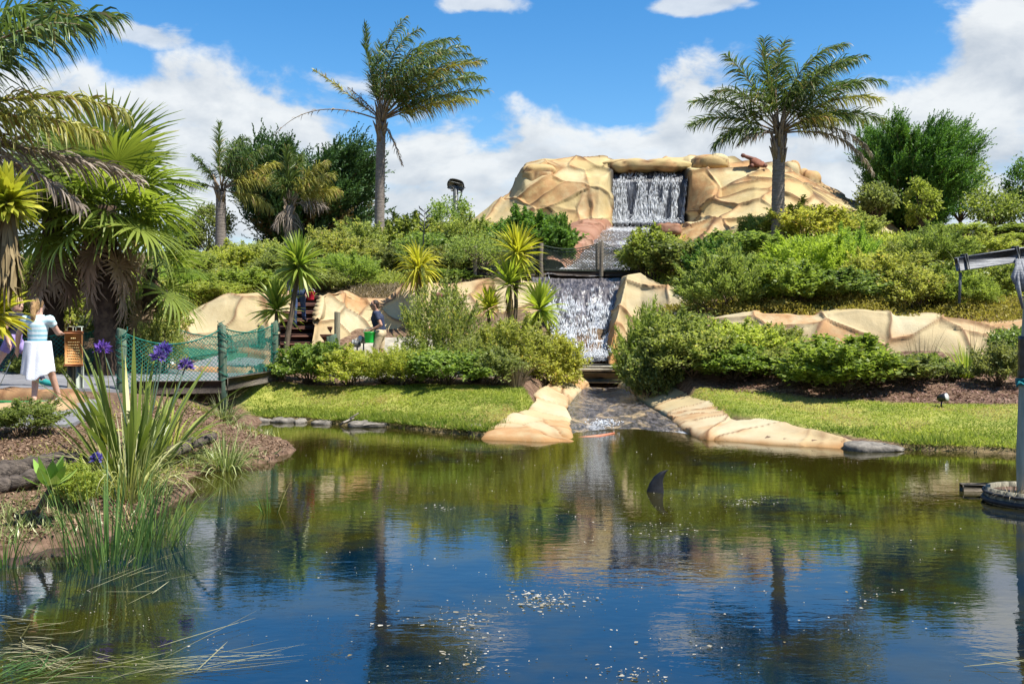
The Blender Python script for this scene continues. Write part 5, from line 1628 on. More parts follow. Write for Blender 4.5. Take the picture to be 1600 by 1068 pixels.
tuft('variegated striped grass clump below the tall strap leaves', 200, 0, 10.4, 165, 'striped_grass', 'grass', 'varieg', 83, 240, .020, .9, .6, .22)
tuft('variegated striped grass clump nearest the tip of the small headland', 352, 0, 13.4, 84, 'striped_grass', 'grass', 'varieg', 84, 230, .018, .9, .65, .16)
tuft('striped grass clump at the foot of the fence post', 350, 0, 15.6, 58, 'striped_grass', 'grass', 'varieg', 85, 160, .016, .9, .6, .16)
tuft('yellow-green strap leaves between the tall clump and the fence', 262, 0, 13.2, 120, 'strap_plant', 'plant', 'yucca', 86, 60, .045, .9, .4, .16)
tuft('thin weedy plant with pale leaves on the mulch left of the headland grass', 300, 0, 13.0, 50, 'weed', 'plant', 'varieg', 87, 60, .016, 1.1, .6, .15)
def reeds(label, x, row, hpx, seed, n, spread, base_r):
    d = FPX * CAMZ / (row - HOR)
    return tuft(label, x, row, d, hpx, 'reed_clump', 'reeds', 'reed', seed, n, .014, spread, .28, base_r, pos=((x - 800) / FPX * d, d, -.05), pw=.6)
reeds('tall green reeds standing in the water in front of the variegated grass', 170, 880, 190, 88, 150, .40, .38)
reeds('finer green reeds spreading into the water right of the tall reeds', 235, 850, 130, 89, 110, .65, .30)
reeds('sparse thin reed standing alone in the water beyond the left reeds', 425, 800, 64, 90, 9, .5, .12)
reeds('low reeds on the waterline at the left edge', 5, 880, 90, 91, 60, .6, .25)
reeds('thin single reed right of the fine reeds', 282, 852, 110, 92, 8, .25, .06)
bush('dull', 40, 12.2, 632, 86, 'sparse twiggy shrub in front of the putting green at lower left')
bush('hebe', 118, 9.6, 730, 60, 'low weedy plant between the old log and the striped grass')
# rosette succulent on a bent stem
c = at(78, 762, 9.0); b = np.array([at(30, 800, 9.1)[0], 9.1, 0]); b[2] = gz(b[0], b[1])
root = thing('succulent', 'pale green rosette succulent on a bent brown stem at the water edge', 'succulent', b)
mb = MB(); V, F = tube([(0, 0, -.1), (.08, 0, .05), (.16, 0, .06), tuple(c - b)], [.03, .028, .026, .022], 7); mb.add(V, F)
mb.build('stem', M['bark'], root, True)
rng = np.random.default_rng(15)
for i in range(15):
    a = i * 2.4; e = R(75 - 75 * i / 15)
    d0 = unit(np.array([math.cos(e) * math.cos(a) + .35, math.cos(e) * math.sin(a) - .2, math.sin(e)]))
    s = np.linspace(0, 1, 7)
    P = (c - b) + d0 * (s * .27)[:, None] + np.array([0, 0, .06]) * (s ** 2)[:, None]
    Wv = unit(np.cross(d0, np.array([0, 0, 1.0])))
    prof = np.array([.25, .5, .8, 1, .95, .6, .05]) * .055
    V, F = strips(P[None], (Wv[None] * prof[:, None])[None])
    mb = MB(); mb.add(V, F, tint=rng.uniform(.1, .95))
    mb.build('leaf', L['succulent'], root, True)

# weedy grass along the near banks
def bank_grass(label, line, width, n, seed, h, mat):
    rng = np.random.default_rng(seed)
    Q = resample(np.array(line, float), 200)
    i = rng.integers(0, 200, n)
    X = Q[i, 0] + rng.normal(0, width, n); Y = Q[i, 1] + rng.normal(0, width, n)
    pn = fbm(np.stack([X * 1.4, Y * 1.4, X * 0], -1), 3, seed)
    k = pn > rng.uniform(.42, .62, n)
    X, Y = X[k], Y[k]
    Z = ground(X, Y)
    k = Z > -.06
    X, Y, Z = X[k], Y[k], Z[k]; nn = len(X)
    D = np.stack([rng.normal(0, .6, nn), rng.normal(0, .6, nn), np.ones(nn)], -1)
    V, F = leaves(np.stack([X, Y, Z - .01], -1), D, rng.normal(0, 1, (nn, 3)), h * rng.uniform(.4, 1.5, nn), .011 * rng.uniform(.6, 1.5, nn))
    mb = MB(); mb.add(V, F, tint=np.repeat(rng.uniform(0, 1, nn), 4))
    return tag(mb.build('weedy_grass', L[mat]), label, 'grass', kind='stuff')
bank_grass('weedy grass growing along the left bank at the water edge', [(-7, 8.2), (-4.4, 8.9), (-3.9, 10.4), (-4.0, 12.2), (-3.5, 14.4), (-3.8, 15.8), (-4.6, 17.4)], .32, 9000, 4, .13, 'varieg')
bank_grass('straggling green weeds on the left mulch bed', [(-8, 9.6), (-5.2, 10.2), (-4.6, 12.0), (-4.8, 14.0), (-4.8, 16.2)], .5, 5000, 5, .10, 'hebe')
bank_grass('rough grass hanging over the edge of the left lawn', [(-5.0, 19.8), (-3.9, 19.5), (-2.5, 18.75), (-1.3, 17.75), (-.5, 17.25)], .14, 7000, 6, .15, 'lawn')
bank_grass('rough grass hanging over the edge of the right lawn', [(5.9, 15.55), (6.6, 15.25), (8.2, 14.55), (10, 13.85), (12.5, 12.55)], .14, 7000, 7, .16, 'lawn')

# bark mulch on the left bed and the right bed
def mulch(label, poly, n, seed, s=.05):
    rng = np.random.default_rng(seed)
    P = np.array(poly); lo, hi = P.min(0), P.max(0)
    X = rng.uniform(lo[0], hi[0], n * 2); Y = rng.uniform(lo[1], hi[1], n * 2)
    k = in_poly(X, Y, poly); X, Y = X[k][:n], Y[k][:n]
    Z = ground(X, Y); ok = Z > .06; X, Y, Z = X[ok], Y[ok], Z[ok]; nn = len(X)
    D = np.stack([rng.normal(0, 1, nn), rng.normal(0, 1, nn), rng.normal(.15, .3, nn)], -1)
    V, F = leaves(np.stack([X, Y, Z + .008], -1), D, np.stack([rng.normal(0, .4, nn), rng.normal(0, .4, nn), np.ones(nn)], -1), s * rng.uniform(.5, 1.6, nn), s * .45 * rng.uniform(.6, 1.3, nn))
    mb = MB(); mb.add(V, F, tint=np.repeat(rng.uniform(0, .9, nn), 4))
    return tag(mb.build('bark_mulch', L['mulch']), label, 'mulch', kind='stuff')
L['mulch'] = leafmat('mulch_chips', (0.09, 0.045, 0.03), (0.36, 0.24, 0.17), None, .05, .9, .1)
mulch('brown bark mulch on the left bed between the path and the pond', [(-9, 8.2), (-4.2, 8.5), (-3.6, 10), (-3.7, 12), (-3.2, 14), (-3.3, 15.5), (-4.3, 16.2), (-5.2, 15.2), (-6, 12.6), (-9, 12.2)], 17000, 1)
mulch('pale bark mulch on the right bed behind the lawn', [(4, 20.3), (7, 18.8), (10.5, 17.7), (14, 17.2), (15, 22), (5, 22.5)], 9000, 2, .07)

# ------------------------------------------------------------------ paths and golf
def sheet(name, poly, mat, lift=.03, res=.12, kind='structure', thick=0.10, zmin=-9.0):
    """ground-hugging sheet cut to a polygon (grid cells clipped to the outline), with a skirt"""
    P = np.array(poly, float)
    Q = resample(np.concatenate([P, P[:1]]), max(60, int(np.linalg.norm(np.diff(P, axis=0), axis=1).sum() / .15)))[:-1]
    bm = bpy.data.meshes.new(name)
    import bmesh
    b = bmesh.new()
    vs = [b.verts.new((x, y, 0)) for x, y in Q]
    f = b.faces.new(vs)
    lo, hi = P.min(0), P.max(0)
    for ax in (0, 1):
        for v in np.arange(lo[ax] + .21, hi[ax], .35):
            co = [0, 0, 0]; co[ax] = v
            no = [0, 0, 0]; no[ax] = 1
            bmesh.ops.bisect_plane(b, geom=b.verts[:] + b.edges[:] + b.faces[:], plane_co=co, plane_no=no)
    ed = [e for e in b.edges if e.is_boundary]
    r = bmesh.ops.extrude_edge_only(b, edges=ed)
    low = {v for v in r['geom'] if isinstance(v, bmesh.types.BMVert)}
    b.verts.ensure_lookup_table()
    xy = np.array([v.co[:2] for v in b.verts])
    zz = np.maximum(ground(xy[:, 0], xy[:, 1], carve=False), zmin)
    for v, z in zip(b.verts, zz):
        v.co.z = z + lift - (thick if v in low else 0)
    bmesh.ops.recalc_face_normals(b, faces=b.faces[:])
    b.to_mesh(bm); b.free()
    bm.materials.append(mat)
    o = obj(name, bm)
    if kind:
        o['kind'] = kind
    return o
sheet('path', [(-13, 15.4), (-9, 15.5), (-7.3, 16.4), (-6.75, 17.5), (-5.65, 19.1), (-5.4, 22), (-5.4, 24.4), (-7.2, 24.6), (-7.6, 22.5), (-8.2, 20.5), (-9.5, 19.4), (-13, 19)], M['concrete'], .05, zmin=.70)
sheet('concrete_apron', [(-13, 12.2), (-8, 12.3), (-5.7, 12.75), (-5.7, 13.6), (-6.1, 14.8), (-7.2, 15.5), (-13, 15.2)], M['concrete'], .045)
sheet('putting_green', [(-13, 13.9), (-8.0, 13.95), (-6.75, 14.05), (-6.6, 14.4), (-7.4, 14.75), (-13, 14.7)], M['turf'], .07)
def kerb(label, pts, w, h, seed):
    Q = resample(catmull(np.array(pts), 60), 14)
    T = unit(np.gradient(Q, axis=0))
    st = []
    for q, t in zip(Q, T):
        n = np.array([-t[1], t[0]])
        z = gz(q[0], q[1])
        st.append([np.array([*(q + n * s * w), z + zz * h + .02]) for s, zz in ((-.55, -.6), (-.5, .45), (-.25, 1), (.25, 1), (.5, .45), (.55, -.6))])
    st = [[q - np.array([0, 0, .3]) for q in st[0]]] + st + [[q - np.array([0, 0, .3]) for q in st[-1]]]
    return tag(rock('rock_kerb', st, 90, 22, seed, M['kerb'], cell=.45, amp=.02, groove=.03, rough=.02, warp=.15, flip=True), label, 'kerb')
kerb('tan rounded rock kerb in front of the green putting turf at left', [(-12, 13.65), (-9, 13.65), (-7.4, 13.68), (-6.6, 13.8), (-6.25, 14.2)], .42, .13, 3)
kerb('tan rounded rock kerb behind the green putting turf, by the children', [(-6.35, 14.45), (-6.8, 14.9), (-7.6, 15.05), (-9, 15.05), (-12, 15.0)], .36, .15, 4)
sheet('putting_green', [(-6.6, 25.2), (-6.6, 24.0), (-7.6, 23.9), (-9.0, 24.2), (-9.0, 25.2)], M['sheetgreen'], .05)
kerb('pale kerb round the far putting green behind the netted fence', [(-9.1, 22.9), (-7.4, 22.0), (-6.1, 22.2), (-5.9, 23.4), (-6.0, 25.0)], .30, .12, 5)
kerb('pale kerb along the far side of the far putting green', [(-9.2, 25.3), (-8, 25.2), (-6.6, 25.0), (-5.4, 24.9)], .30, .12, 6)

sheet('golf_path', [(-4.3, 23.3), (-2.5, 23.0), (-0.4, 23.2), (-0.3, 26.6), (-2.4, 27.4), (-4.2, 26.8)], M['slab'], .04)
# ------------------------------------------------------------------ netted fences
def net_mesh(A, B, za0, za1, zb0, zb1, sag, cell=.085, r=.0055, bulge=.04, rng=None):
    """diamond net from post A to post B (xy), foot heights z?0, top heights z?1; the top rope sags"""
    A, B = np.array(A, float), np.array(B, float)
    Ln = np.linalg.norm(B - A)
    nrm = np.array([-(B - A)[1], (B - A)[0]]) / Ln
    H = ((za1 - za0) + (zb1 - zb0)) / 2
    def pt(s, t):                                  # s along, t up, both 0..1
        top = za1 + (zb1 - za1) * s - sag * 4 * s * (1 - s)
        bot = za0 + (zb0 - za0) * s
        xy = A + (B - A) * s[:, None] + nrm * (bulge * np.sin(np.pi * s) * np.sin(np.pi * t))[:, None]
        return np.stack([xy[:, 0], xy[:, 1], bot + (top - bot) * t], -1)
    mb = MB()
    n = int(Ln / cell)
    k = H / Ln
    for sgn in (1, -1):
        for i in np.arange(-int(H / cell) - 1, n + int(H / cell) + 2):
            s0 = i * cell / Ln
            t = np.linspace(0, 1, 9)
            s = s0 + sgn * t * k
            ok = (s >= 0) & (s <= 1)
            if ok.sum() < 2:
                continue
            V, F = tube(pt(s[ok], t[ok]), r, 3, cap=False); mb.add(V, F)
    for tt, rr in ((1.0, .014), (0.0, .010)):
        s = np.linspace(0, 1, 14)
        V, F = tube(pt(s, np.full(14, tt)), rr, 5); mb.add(V, F)
    return mb

def post_mesh(x, y, z0, z1, r, rng, sides=12):
    P = np.array([[x, y, z0 - .5], [x, y, z0], [x + rng.normal(0, .008), y, (z0 + z1) / 2], [x + rng.normal(0, .01), y, z1 - .015], [x, y, z1]])
    V, F = tube(P, [r, r, r * .98, r * .97, r * .88], sides)
    return MB().add(V, F)

def fence(label, posts, mat_post, mat_net, sags, cell=.085, r=.0055, net_from=.08, rp=.085, wraps=True, group=None, seed=1, name='netted_fence'):
    """posts: (x, y, z_foot, z_top)"""
    rng = np.random.default_rng(seed)
    root = thing(name, label, 'fence', (posts[0][0], posts[0][1], posts[0][2]), 0, group)
    for p in posts:
        local(post_mesh(*p, rp, rng).build('post', mat_post, root, True), root)
    for a, b, sg in zip(posts[:-1], posts[1:], sags):
        local(net_mesh(a[:2], b[:2], a[2] + net_from, a[3] - .05, b[2] + net_from, b[3] - .05, sg, cell, r, rng=rng).build('net', mat_net, root), root)
    if wraps:                                     # netting bunched round the posts
        for p in posts:
            mb = MB()
            for i in range(26):
                z = rng.uniform(p[2] + .05, max(p[3] - .02, p[2] + .1)); a0 = rng.uniform(0, 6.28)
                th = a0 + np.linspace(0, rng.uniform(1.5, 4), 10)
                Q = np.stack([p[0] + np.cos(th) * (rp + .012), p[1] + np.sin(th) * (rp + .012), z + (th - a0) * rng.uniform(-.09, .09)], -1)
                V, F = tube(Q, .006, 3, cap=False); mb.add(V, F)
            local(mb.build('net_wrap', mat_net, root), root)
    return root

def fp(x, d, top_row, foot_row=None):
    p = at(x, top_row, d)
    z0 = gz(p[0], p[1]) if foot_row is None else at(x, foot_row, d)[2]
    z0 = min(z0, p[2] - .6)
    return (p[0], p[1], z0, p[2])
fence('green netted fence on round posts along the near side of the ramp, above the lawn', [fp(190, 17.4, 514), fp(348, 19.0, 508, 605), fp(428, 22.0, 503, 592)], M['postgreen'], M['net'], [.26, .13], seed=2)
fence('green netted fence behind the children and the wooden sign', [fp(-60, 19.2, 522), fp(28, 19.3, 525), fp(118, 19.6, 512), fp(155, 21.2, 508), fp(262, 23.0, 505), fp(408, 25.6, 508)], M['postgreen'], M['net'], [.05, .04, .08, .16, .25], seed=3)
# white box on the fence post, side timbers of the ramp
p = at(272, 522, 22.8)
root = thing('white_box', 'small white box standing against the far fence post', 'box', (p[0], p[1], gz(p[0], p[1])))
z0 = gz(p[0], p[1])
mb = MB(); add_box(mb, (0, 0, (p[2] + .2 - z0) / 2), (.17, .12, p[2] + .2 - z0), bev=.01); mb.build('box_body', M['white'], root)
mb = MB(); add_box(mb, (0, 0, p[2] + .21 - z0), (.20, .15, .03), bev=.006); mb.build('lid', M['darkgrey'], root)
mb = MB(); beam(mb, at(352, 600, 18.95), at(428, 587, 21.9), .10, .24)
tag(mb.build('edge_timber', M['timber']), 'weathered timber along the foot of the near ramp fence', 'timber')
mb = MB(); beam(mb, at(215, 606, 17.6), at(344, 604, 18.9), .10, .24)
tag(mb.build('edge_timber', M['darkdeck']), 'dark timber under the near fence, left of its middle post', 'timber')

# wooden sign
p = at(115, 600, 16.6); z0 = gz(p[0], p[1])
root = thing('sign', 'orange wooden notice board on a grey post behind the strap leaves', 'sign', (p[0], p[1], z0), R(2))
s = 16.6 / FPX
mb = MB(); add_box(mb, (-.07, .08, .5), (.11, .11, 1.15), bev=.012); mb.build('post', M['post'], root)
mb = MB(); add_box(mb, (.07, .08, .5), (.11, .10, 1.15), bev=.012); mb.build('post', M['greypole'], root)
zt, zb = at(0, 519, 16.6)[2] - z0, at(0, 570, 16.6)[2] - z0
mb = MB(); add_box(mb, (0, 0, (zt + zb) / 2), (27 * s, .03, zt - zb - .02), bev=.004); board = mb.build('board', M['sign'], root)
for zz, h_ in ((zt, .045), (zb, .035)):
    mb = MB(); add_box(mb, (0, -.005, zz), (29 * s, .06, h_), bev=.006); mb.build('frame_rail', M['signframe'], root)
rng = np.random.default_rng(2)
for i in range(9):                               # the print is too small to read in the photograph: rows of marks
    w = (.10 if i == 0 else .20) * rng.uniform(.8, 1.0)
    mb = MB()
    xx = -w / 2
    while xx < w / 2:
        q = rng.uniform(.012, .035)
        add_box(mb, (xx + q / 2, -.0175, zt - .10 - i * .045 - (.02 if i else 0)), (q, .003, .020 if i == 0 else .009)); xx += q + .008
    o = mb.build('print_line', M['signtext'], board); o['kind'] = 'stuff'

# ------------------------------------------------------------------ steps and posts
root = thing('steps', 'flight of brown timber steps climbing between the cream rock walls', 'steps', at(485, 590, 24.4))
for i in range(11):
    t = i / 10
    c = at(487 - 8 * t, 584 - 120 * t, 24.2 + 3.7 * t)
    c[0] -= 0.0
    mb = MB(); add_box(mb, c + np.array([-.05, 0, 0]), (1.35, .40, .07), rz=.10, bev=.012)
    st_ = local(mb.build('tread', M['step'], root), root)
    mb = MB(); add_box(mb, c + np.array([-.05, -.13, -.115]), (1.33, .05, .16), rz=.10, bev=.006)
    local(mb.build('riser', M['step'], root), root)
rng = np.random.default_rng(4)
def single_post(label, x, d, top, foot, r, mat, name='post'):
    p = at(x, foot, d); q = at(x, top, d)
    o = post_mesh(p[0], p[1], min(p[2], gz(p[0], p[1])), q[2], r, rng).build(name, M[mat], None, True)
    return tag(o, label, 'post')
single_post('tall weathered wooden post at the right foot of the brown steps', 527, 24.3, 487, 560, .075, 'post', 'wooden_post')
single_post('short dark green netted post beside the tall wooden post', 518, 23.9, 524, 575, .13, 'postgreen', 'wooden_post')
root = thing('capped_post', 'grey square post with a red cap at the right end of the low wall', 'post', (at(1571, 0, 22.2)[0], 22.2, gz(at(1571, 0, 22.2)[0], 22.2)))
z0 = root.location.z
hh = at(0, 517, 22.2)[2] - z0
mb = MB(); add_box(mb, (0, 0, hh / 2 - .2), (.17, .17, hh + .4), bev=.01); mb.build('shaft', M['greypole'], root)
mb = MB(); add_box(mb, (0, 0, hh + .02), (.29, .29, .06), bev=.01); mb.build('cap', M['redcap'], root)

fence('piece of green netted fence high on the right slope below the bare-stemmed tree', [fp(1372, 33, 388), fp(1410, 33.6, 383), fp(1446, 34, 380)], M['postgreen'], M['net'], [.12, .1], seed=5, rp=.05, cell=.12, r=.012)
fence('piece of green netted fence behind the mast at the right edge', [fp(1556, 30, 412), fp(1592, 30, 405), fp(1640, 30, 402)], M['postgreen'], M['net'], [.12, .1], seed=6, rp=.05, cell=.12, r=.012)
# footbridge over the cascade
root = thing('footbridge', 'dark timber footbridge with netted rails crossing above the cascade', 'bridge', at(890, 428, 31.2))
a, b = at(730, 424, 31.6), at(1000, 428, 31.0)
mb = MB(); beam(mb, a + [0, .0, 0], b + [0, 0, 0], .12, .22); local(mb.build('edge_beam', M['darkdeck'], root), root)
mb = MB(); beam(mb, a + [0, 1.3, 0], b + [0, 1.3, 0], .12, .22); local(mb.build('edge_beam', M['darkdeck'], root), root)
for i in range(26):
    t = (i + .5) / 26
    c = a * (1 - t) + b * t + np.array([0, .65, .10])
    mb = MB(); add_box(mb, c, (.19, 1.4, .04), rz=-.11, bev=.005); local(mb.build('deck_board', M['timber'], root), root)
rb = np.random.default_rng(6)
pts = [(742, 31.5, 384), (846, 31.35, 380), (939, 31.15, 376), (1004, 31.0, 380)]
for side in (0, 1.35):
    pp = []
    for x, d, top in pts:
        q = at(x, top, d); f = a + (b - a) * ((x - 730) / 270)
        pp.append((q[0], q[1] + side - .08, f[2] - .15, q[2]))
        local(post_mesh(*pp[-1], .065, rb).build('post', M['timber'], root, True), root)
    for k, (p, q) in enumerate(zip(pp[:-1], pp[1:])):
        local(net_mesh(p[:2], q[:2], p[2] + .22, p[3] - .05, q[2] + .22, q[3] - .05, .17, .10, .0065, .05).build('net', M['netdark'], root), root)

# ------------------------------------------------------------------ floodlight pole, cannon, spotlights
p = at(712, 400, 50)
root = thing('floodlight', 'floodlight on a grey pole standing on the skyline left of the mountain', 'floodlight', (p[0], 50, gz(p[0], 50)))
z0 = root.location.z; s = 50 / FPX
h = at(0, 292, 50)[2] - z0
mb = MB(); V, F = tube([(0, 0, -.3), (0, 0, h)], [.16, .13], 12); mb.add(V, F); mb.build('pole', M['darkgrey'], root, True)
th = np.linspace(0, np.pi, 10); n = 14
G = []
for a_ in np.linspace(-.5, .5, 9):
    w = math.cos(a_ * math.pi * .75)
    G.append([(-.42 * math.cos(t) * (.6 + .4 * w), a_ * .7, .24 * math.sin(t) * w) for t in th])
mb = MB(); mb.add(np.array(G).reshape(-1, 3), grid_faces(9, 10))
pass
root_l = root
o = mb.build('lamp_hood', M['darkgrey'], root, True); o.location = (0, 0, h + .06); o.rotation_euler = (R(-38), R(14), 0); sm_ = o.modifiers.new('thick', 'SOLIDIFY'); sm_.thickness = .03
mb = MB(); add_box(mb, (0, 0, 0), (.72, .5, .03), bev=.01); o = mb.build('lens', M['lampglass'], root); o.location = (0, 0, h + .055); o.rotation_euler = (R(-38), R(14), 0)
mb = MB(); add_box(mb, (-.16, -.05, h - .12), (.16, .2, .2), bev=.02); mb.build('ballast_box', M['darkgrey'], root)
mb = MB(); V, F = tube([(.38, 0, h + .0), (.3, 0, h - .3), (.12, 0, h - .9)], .035, 6); mb.add(V, F); mb.build('brace', M['darkgrey'], root, True)
mb = MB(); V, F = tube([(-.42, 0, h - .02), (-.2, 0, h - .1), (.3, 0, h - .1), (.48, 0, h - .02)], .04, 6); mb.add(V, F); mb.build('bracket', M['darkgrey'], root, True)

p = at(1180, 262, 41.6)
root = thing('cannon', 'small rusty cannon on a red-brown carriage, on top of the mountain', 'cannon', p + np.array([0, 0, -.02]), 0)
root.scale = (1.12, 1.12, 1.12)
mb = MB()
t = np.linspace(0, 1, 12)
prof = [.02, .07, .085, .085, .10, .085, .08, .075, .07, .062, .085, .055]
V, F = tube(np.stack([.28 - .80 * t, t * 0, .20 + .30 * t], -1), prof, 14); mb.add(V, F)
mb.build('barrel', M['cannon'], root, True)
for y in (-.11, .11):
    mb = MB()
    out = [(-.18, .06), (-.18, .30), (-.05, .36), (.08, .34), (.18, .26), (.30, .22), (.36, .10), (.36, .06)]
    V = np.array([[x, y + s_, z] for s_ in (-.03, .03) for x, z in out])
    k = len(out)
    mb.add(V, np.array([[i, (i + 1) % k, k + (i + 1) % k, k + i] for i in range(k)]))
    mb.F.append(np.array([list(range(k))[::-1]])); mb.F.append(np.array([list(range(k, 2 * k))]))
    mb.build('carriage_cheek', M['cannonwood'], root)
for x in (-.16, .34):
    for y in (-.17, .17):
        mb = MB(); V, F = tube([(x, y - .03, .07), (x, y + .03, .07)], .075, 16); mb.add(V, F); mb.build('wheel', M['cannon'], root, True)

def spot(label, x, row, d, yaw, mat='black', s=1.0):
    p = at(x, row, d); z0 = gz(p[0], p[1])
    root = thing('spotlight', label, 'spotlight', (p[0], p[1], z0), yaw)
    root.scale = (s, s, s)
    hz = (p[2] - z0) / s
    mb = MB(); V, F = tube([(0, .08, hz), (0, .04, hz), (0, -.05, hz + .02), (0, -.12, hz + .035)], [.05, .075, .085, .095], 14); mb.add(V, F); mb.build('housing', M[mat], root, True)
    mb = MB(); V, F = tube([(0, -.12, hz + .035), (0, -.128, hz + .037)], .085, 14); mb.add(V, F); mb.build('lens', M['lampglass'], root, True)
    mb = MB(); V, F = tube([(0, 0, -.1), (0, .0, hz - .03)], .018, 7); mb.add(V, F); mb.build('stake', M[mat], root, True)
spot('grey spotlight on the rocks left of the man with the bucket, lower of two', 658, 553, 25.0, R(-50), 'darkgrey', 1.5) if False else None
spot('black spotlight on the right lawn', 1471, 622, 18.1, R(40), 'black', .85)
spot('left of two grey spotlights left of the man with the bucket', 558, 538, 24.6, R(-65), 'darkgrey', 1.05)
spot('right of two grey spotlights left of the man with the bucket', 568, 532, 24.9, R(-40), 'darkgrey', 1.05)

# ------------------------------------------------------------------ mast with yard, barrel and plank
d = 10.9
mx = at(1590, 0, d)[0] + .02
root = thing('mast', 'grey-green timber mast with a sloping yard at the right edge, standing in the water', 'mast', (mx, d, -.3))
zt = at(0, 340, d)[2] + .3
mb = MB(); V, F = tube([(.12, 0, -.2), (.10, 0, .8), (.13, 0, 1.9), (.17, 0, zt * .8), (.20, 0, zt)], [.125, .122, .11, .10, .09], 16); mb.add(V, F); mb.build('pole', M['greypole'], root, True)
a, b = at(1495, 413, d - .13) - np.array([mx, d, -.3]), at(1640, 391, d - .13) - np.array([mx, d, -.3])
mb = MB(); beam(mb, a, b, .10, .155); yard = mb.build('yard', M['beamgrey'], root)
for x in (1508, 1588):
    q = at(x, 411 - (x - 1495) * .152, d - .13) - np.array([mx, d, -.3])
    mb = MB(); add_box(mb, q, (.03, .125, .175), ry=-.15, bev=.006); mb.build('strap', M['darkgrey'], yard)
mb = MB(); q0 = at(1501, 425, d - .13) - np.array([mx, d, -.3]); q1 = at(1499, 474, d - .13) - np.array([mx, d, -.3])
V, F = tube([q0, q1], .016, 8); mb.add(V, F); mb.build('hanging_rod', M['darkgrey'], root, True)
mb = MB()
q = at(1590, 412, d - .16) - np.array([mx, d, -.3])
for i in range(7):
    rr = np.random.default_rng(i)
    e = q + np.array([rr.uniform(-.03, .14), 0, -rr.uniform(.2, .5)])
    V, F = tube([q + [rr.uniform(-.03, .03), -.02, .05], (q + e) / 2 + [rr.normal(0, .03), -.03, 0], e], [.02, .025, .012], 6); mb.add(V, F)
mb.build('furled_cloth', M['beamgrey'], root, True)
z1, z2 = at(0, 525, d)[2] + .3, at(0, 600, d)[2] + .3
mb = MB()
zz = np.linspace(z2, z1, 14); rr = np.random.default_rng(3)
V, F = tube(np.stack([.125 + .0 * zz, zz * 0, zz], -1), .135 + rr.uniform(-.006, .012, 14) - .012 * np.linspace(0, 1, 14), 14); mb.add(V, F)
mb.build('black_sleeve', M['black'], root, True)
th = np.linspace(0, 2 * np.pi * 3, 60)
mb = MB(); V, F = tube(np.stack([.125 + np.cos(th) * .145, np.sin(th) * .145, z2 - .01 + th * .004], -1), .012, 6); mb.add(V, F)
V, F = tube([(.0, -.1, z2), (-.07, -.14, z2 + .03), (-.10, -.13, z2 - .02)], [.014, .018, .01], 6); mb.add(V, F)
mb.build('rope', M['rope'], root, True)
mb = MB(); th = np.linspace(-.5, 3.6, 16)
V, F = tube(np.concatenate([[[.1, -.135, z2 - .1]], np.stack([.1 + .05 * np.cos(th + 3.1), np.full(16, -.14), z2 - .66 + .05 * np.sin(th + 3.1)], -1)]), .009, 6); mb.add(V, F); mb.build('hook', M['darkgrey'], root, True)

d2 = 10.9
bx0 = at(1617, 0, d2)[0]
root = thing('barrel', 'cut wooden barrel with dark hoops standing in the water round the mast foot', 'barrel', (bx0, d2, -.45))
zt = .16 + .45
n = 26
for i in range(n):
    a0, a1 = 2 * np.pi * (i + .04) / n, 2 * np.pi * (i + .96) / n
    V = []
    for zf in np.linspace(0, 1, 6):
        ro = .47 + .04 * math.sin(math.pi * (.25 + .6 * zf))
        for r_ in (ro, ro - .04):
            for a_ in (a0, a1):
                V.append((math.cos(a_) * r_, math.sin(a_) * r_, zt * zf))
    V = np.array(V); Fq = []
    for k in range(5):
        o0, o1 = k * 4, k * 4 + 4
        Fq += [[o0, o0 + 1, o1 + 1, o1], [o0 + 3, o0 + 2, o1 + 2, o1 + 3], [o0 + 2, o0, o1, o1 + 2], [o0 + 1, o0 + 3, o1 + 3, o1 + 1]]
    Fq += [[20, 21, 23, 22], [2, 3, 1, 0]]
    mb = MB(); mb.add(V, np.array(Fq)); mb.build('stave', M['barrel'], root)
for z, w in ((.80, .05), (.93, .03)):
    mb = MB()
    th = np.linspace(0, 2 * np.pi, 48)
    V, F = tube(np.stack([np.cos(th) * .512, np.sin(th) * .512, np.full(48, z * zt)], -1), w * .55, 6); mb.add(V, F); mb.build('hoop', M['barrelhoop'], root, True)
mb = MB(); V, F = tube([(0, 0, 0), (0, 0, zt - .05)], .44, 24); mb.add(V, F); mb.build('soil_fill', M['mulch'], root)
tuft('dry grass and weeds growing on the barrel beside the mast', 0, 0, 11.4, 40, 'grass_tussock', 'grass', 'tussock', 93, 60, .010, 1.0, .6, .10, pos=(bx0 - .33, d2 - .16, zt - .50))
mb = MB(); beam(mb, at(1502, 761, 11.7), at(1572, 761, 11.65), .14, .09)
tag(mb.build('plank', M['timber']), 'short grey plank lying at water level left of the barrel', 'plank')

# ------------------------------------------------------------------ shark fin
fx_, fd = at(1024, 0, 12.6)[0], FPX * 2.0 / (768 - HOR)
zs = np.linspace(-.12, .178, 16)
lead = np.interp(zs, [-.12, 0, .06, .12, .165, .178], [-.10, -.085, -.062, -.022, .04, .10])
trail = np.interp(zs, [-.12, 0, .055, .11, .155, .178], [.075, .062, .055, .06, .082, .106])
an = np.linspace(0, 2 * np.pi, 14, endpoint=False)
G = np.array([[((lo_ + hi_) / 2 + math.cos(q) * (hi_ - lo_) / 2, math.sin(q) * .030 * ((hi_ - lo_) / .15) ** .8, z_) for q in an] for z_, lo_, hi_ in zip(zs, lead, trail)])
mb = MB(); mb.add(G.transpose(1, 0, 2).reshape(-1, 3), grid_faces(14, 16, wrap=True))
o = mb.build('shark_fin', M['finblack'], None, True)
o.location = ((1026 - 800) / FPX * fd, fd, 0.02); o.scale = (1.35, 1.35, 1.35)
tag(o, 'black shark fin sticking out of the pond', 'shark fin')

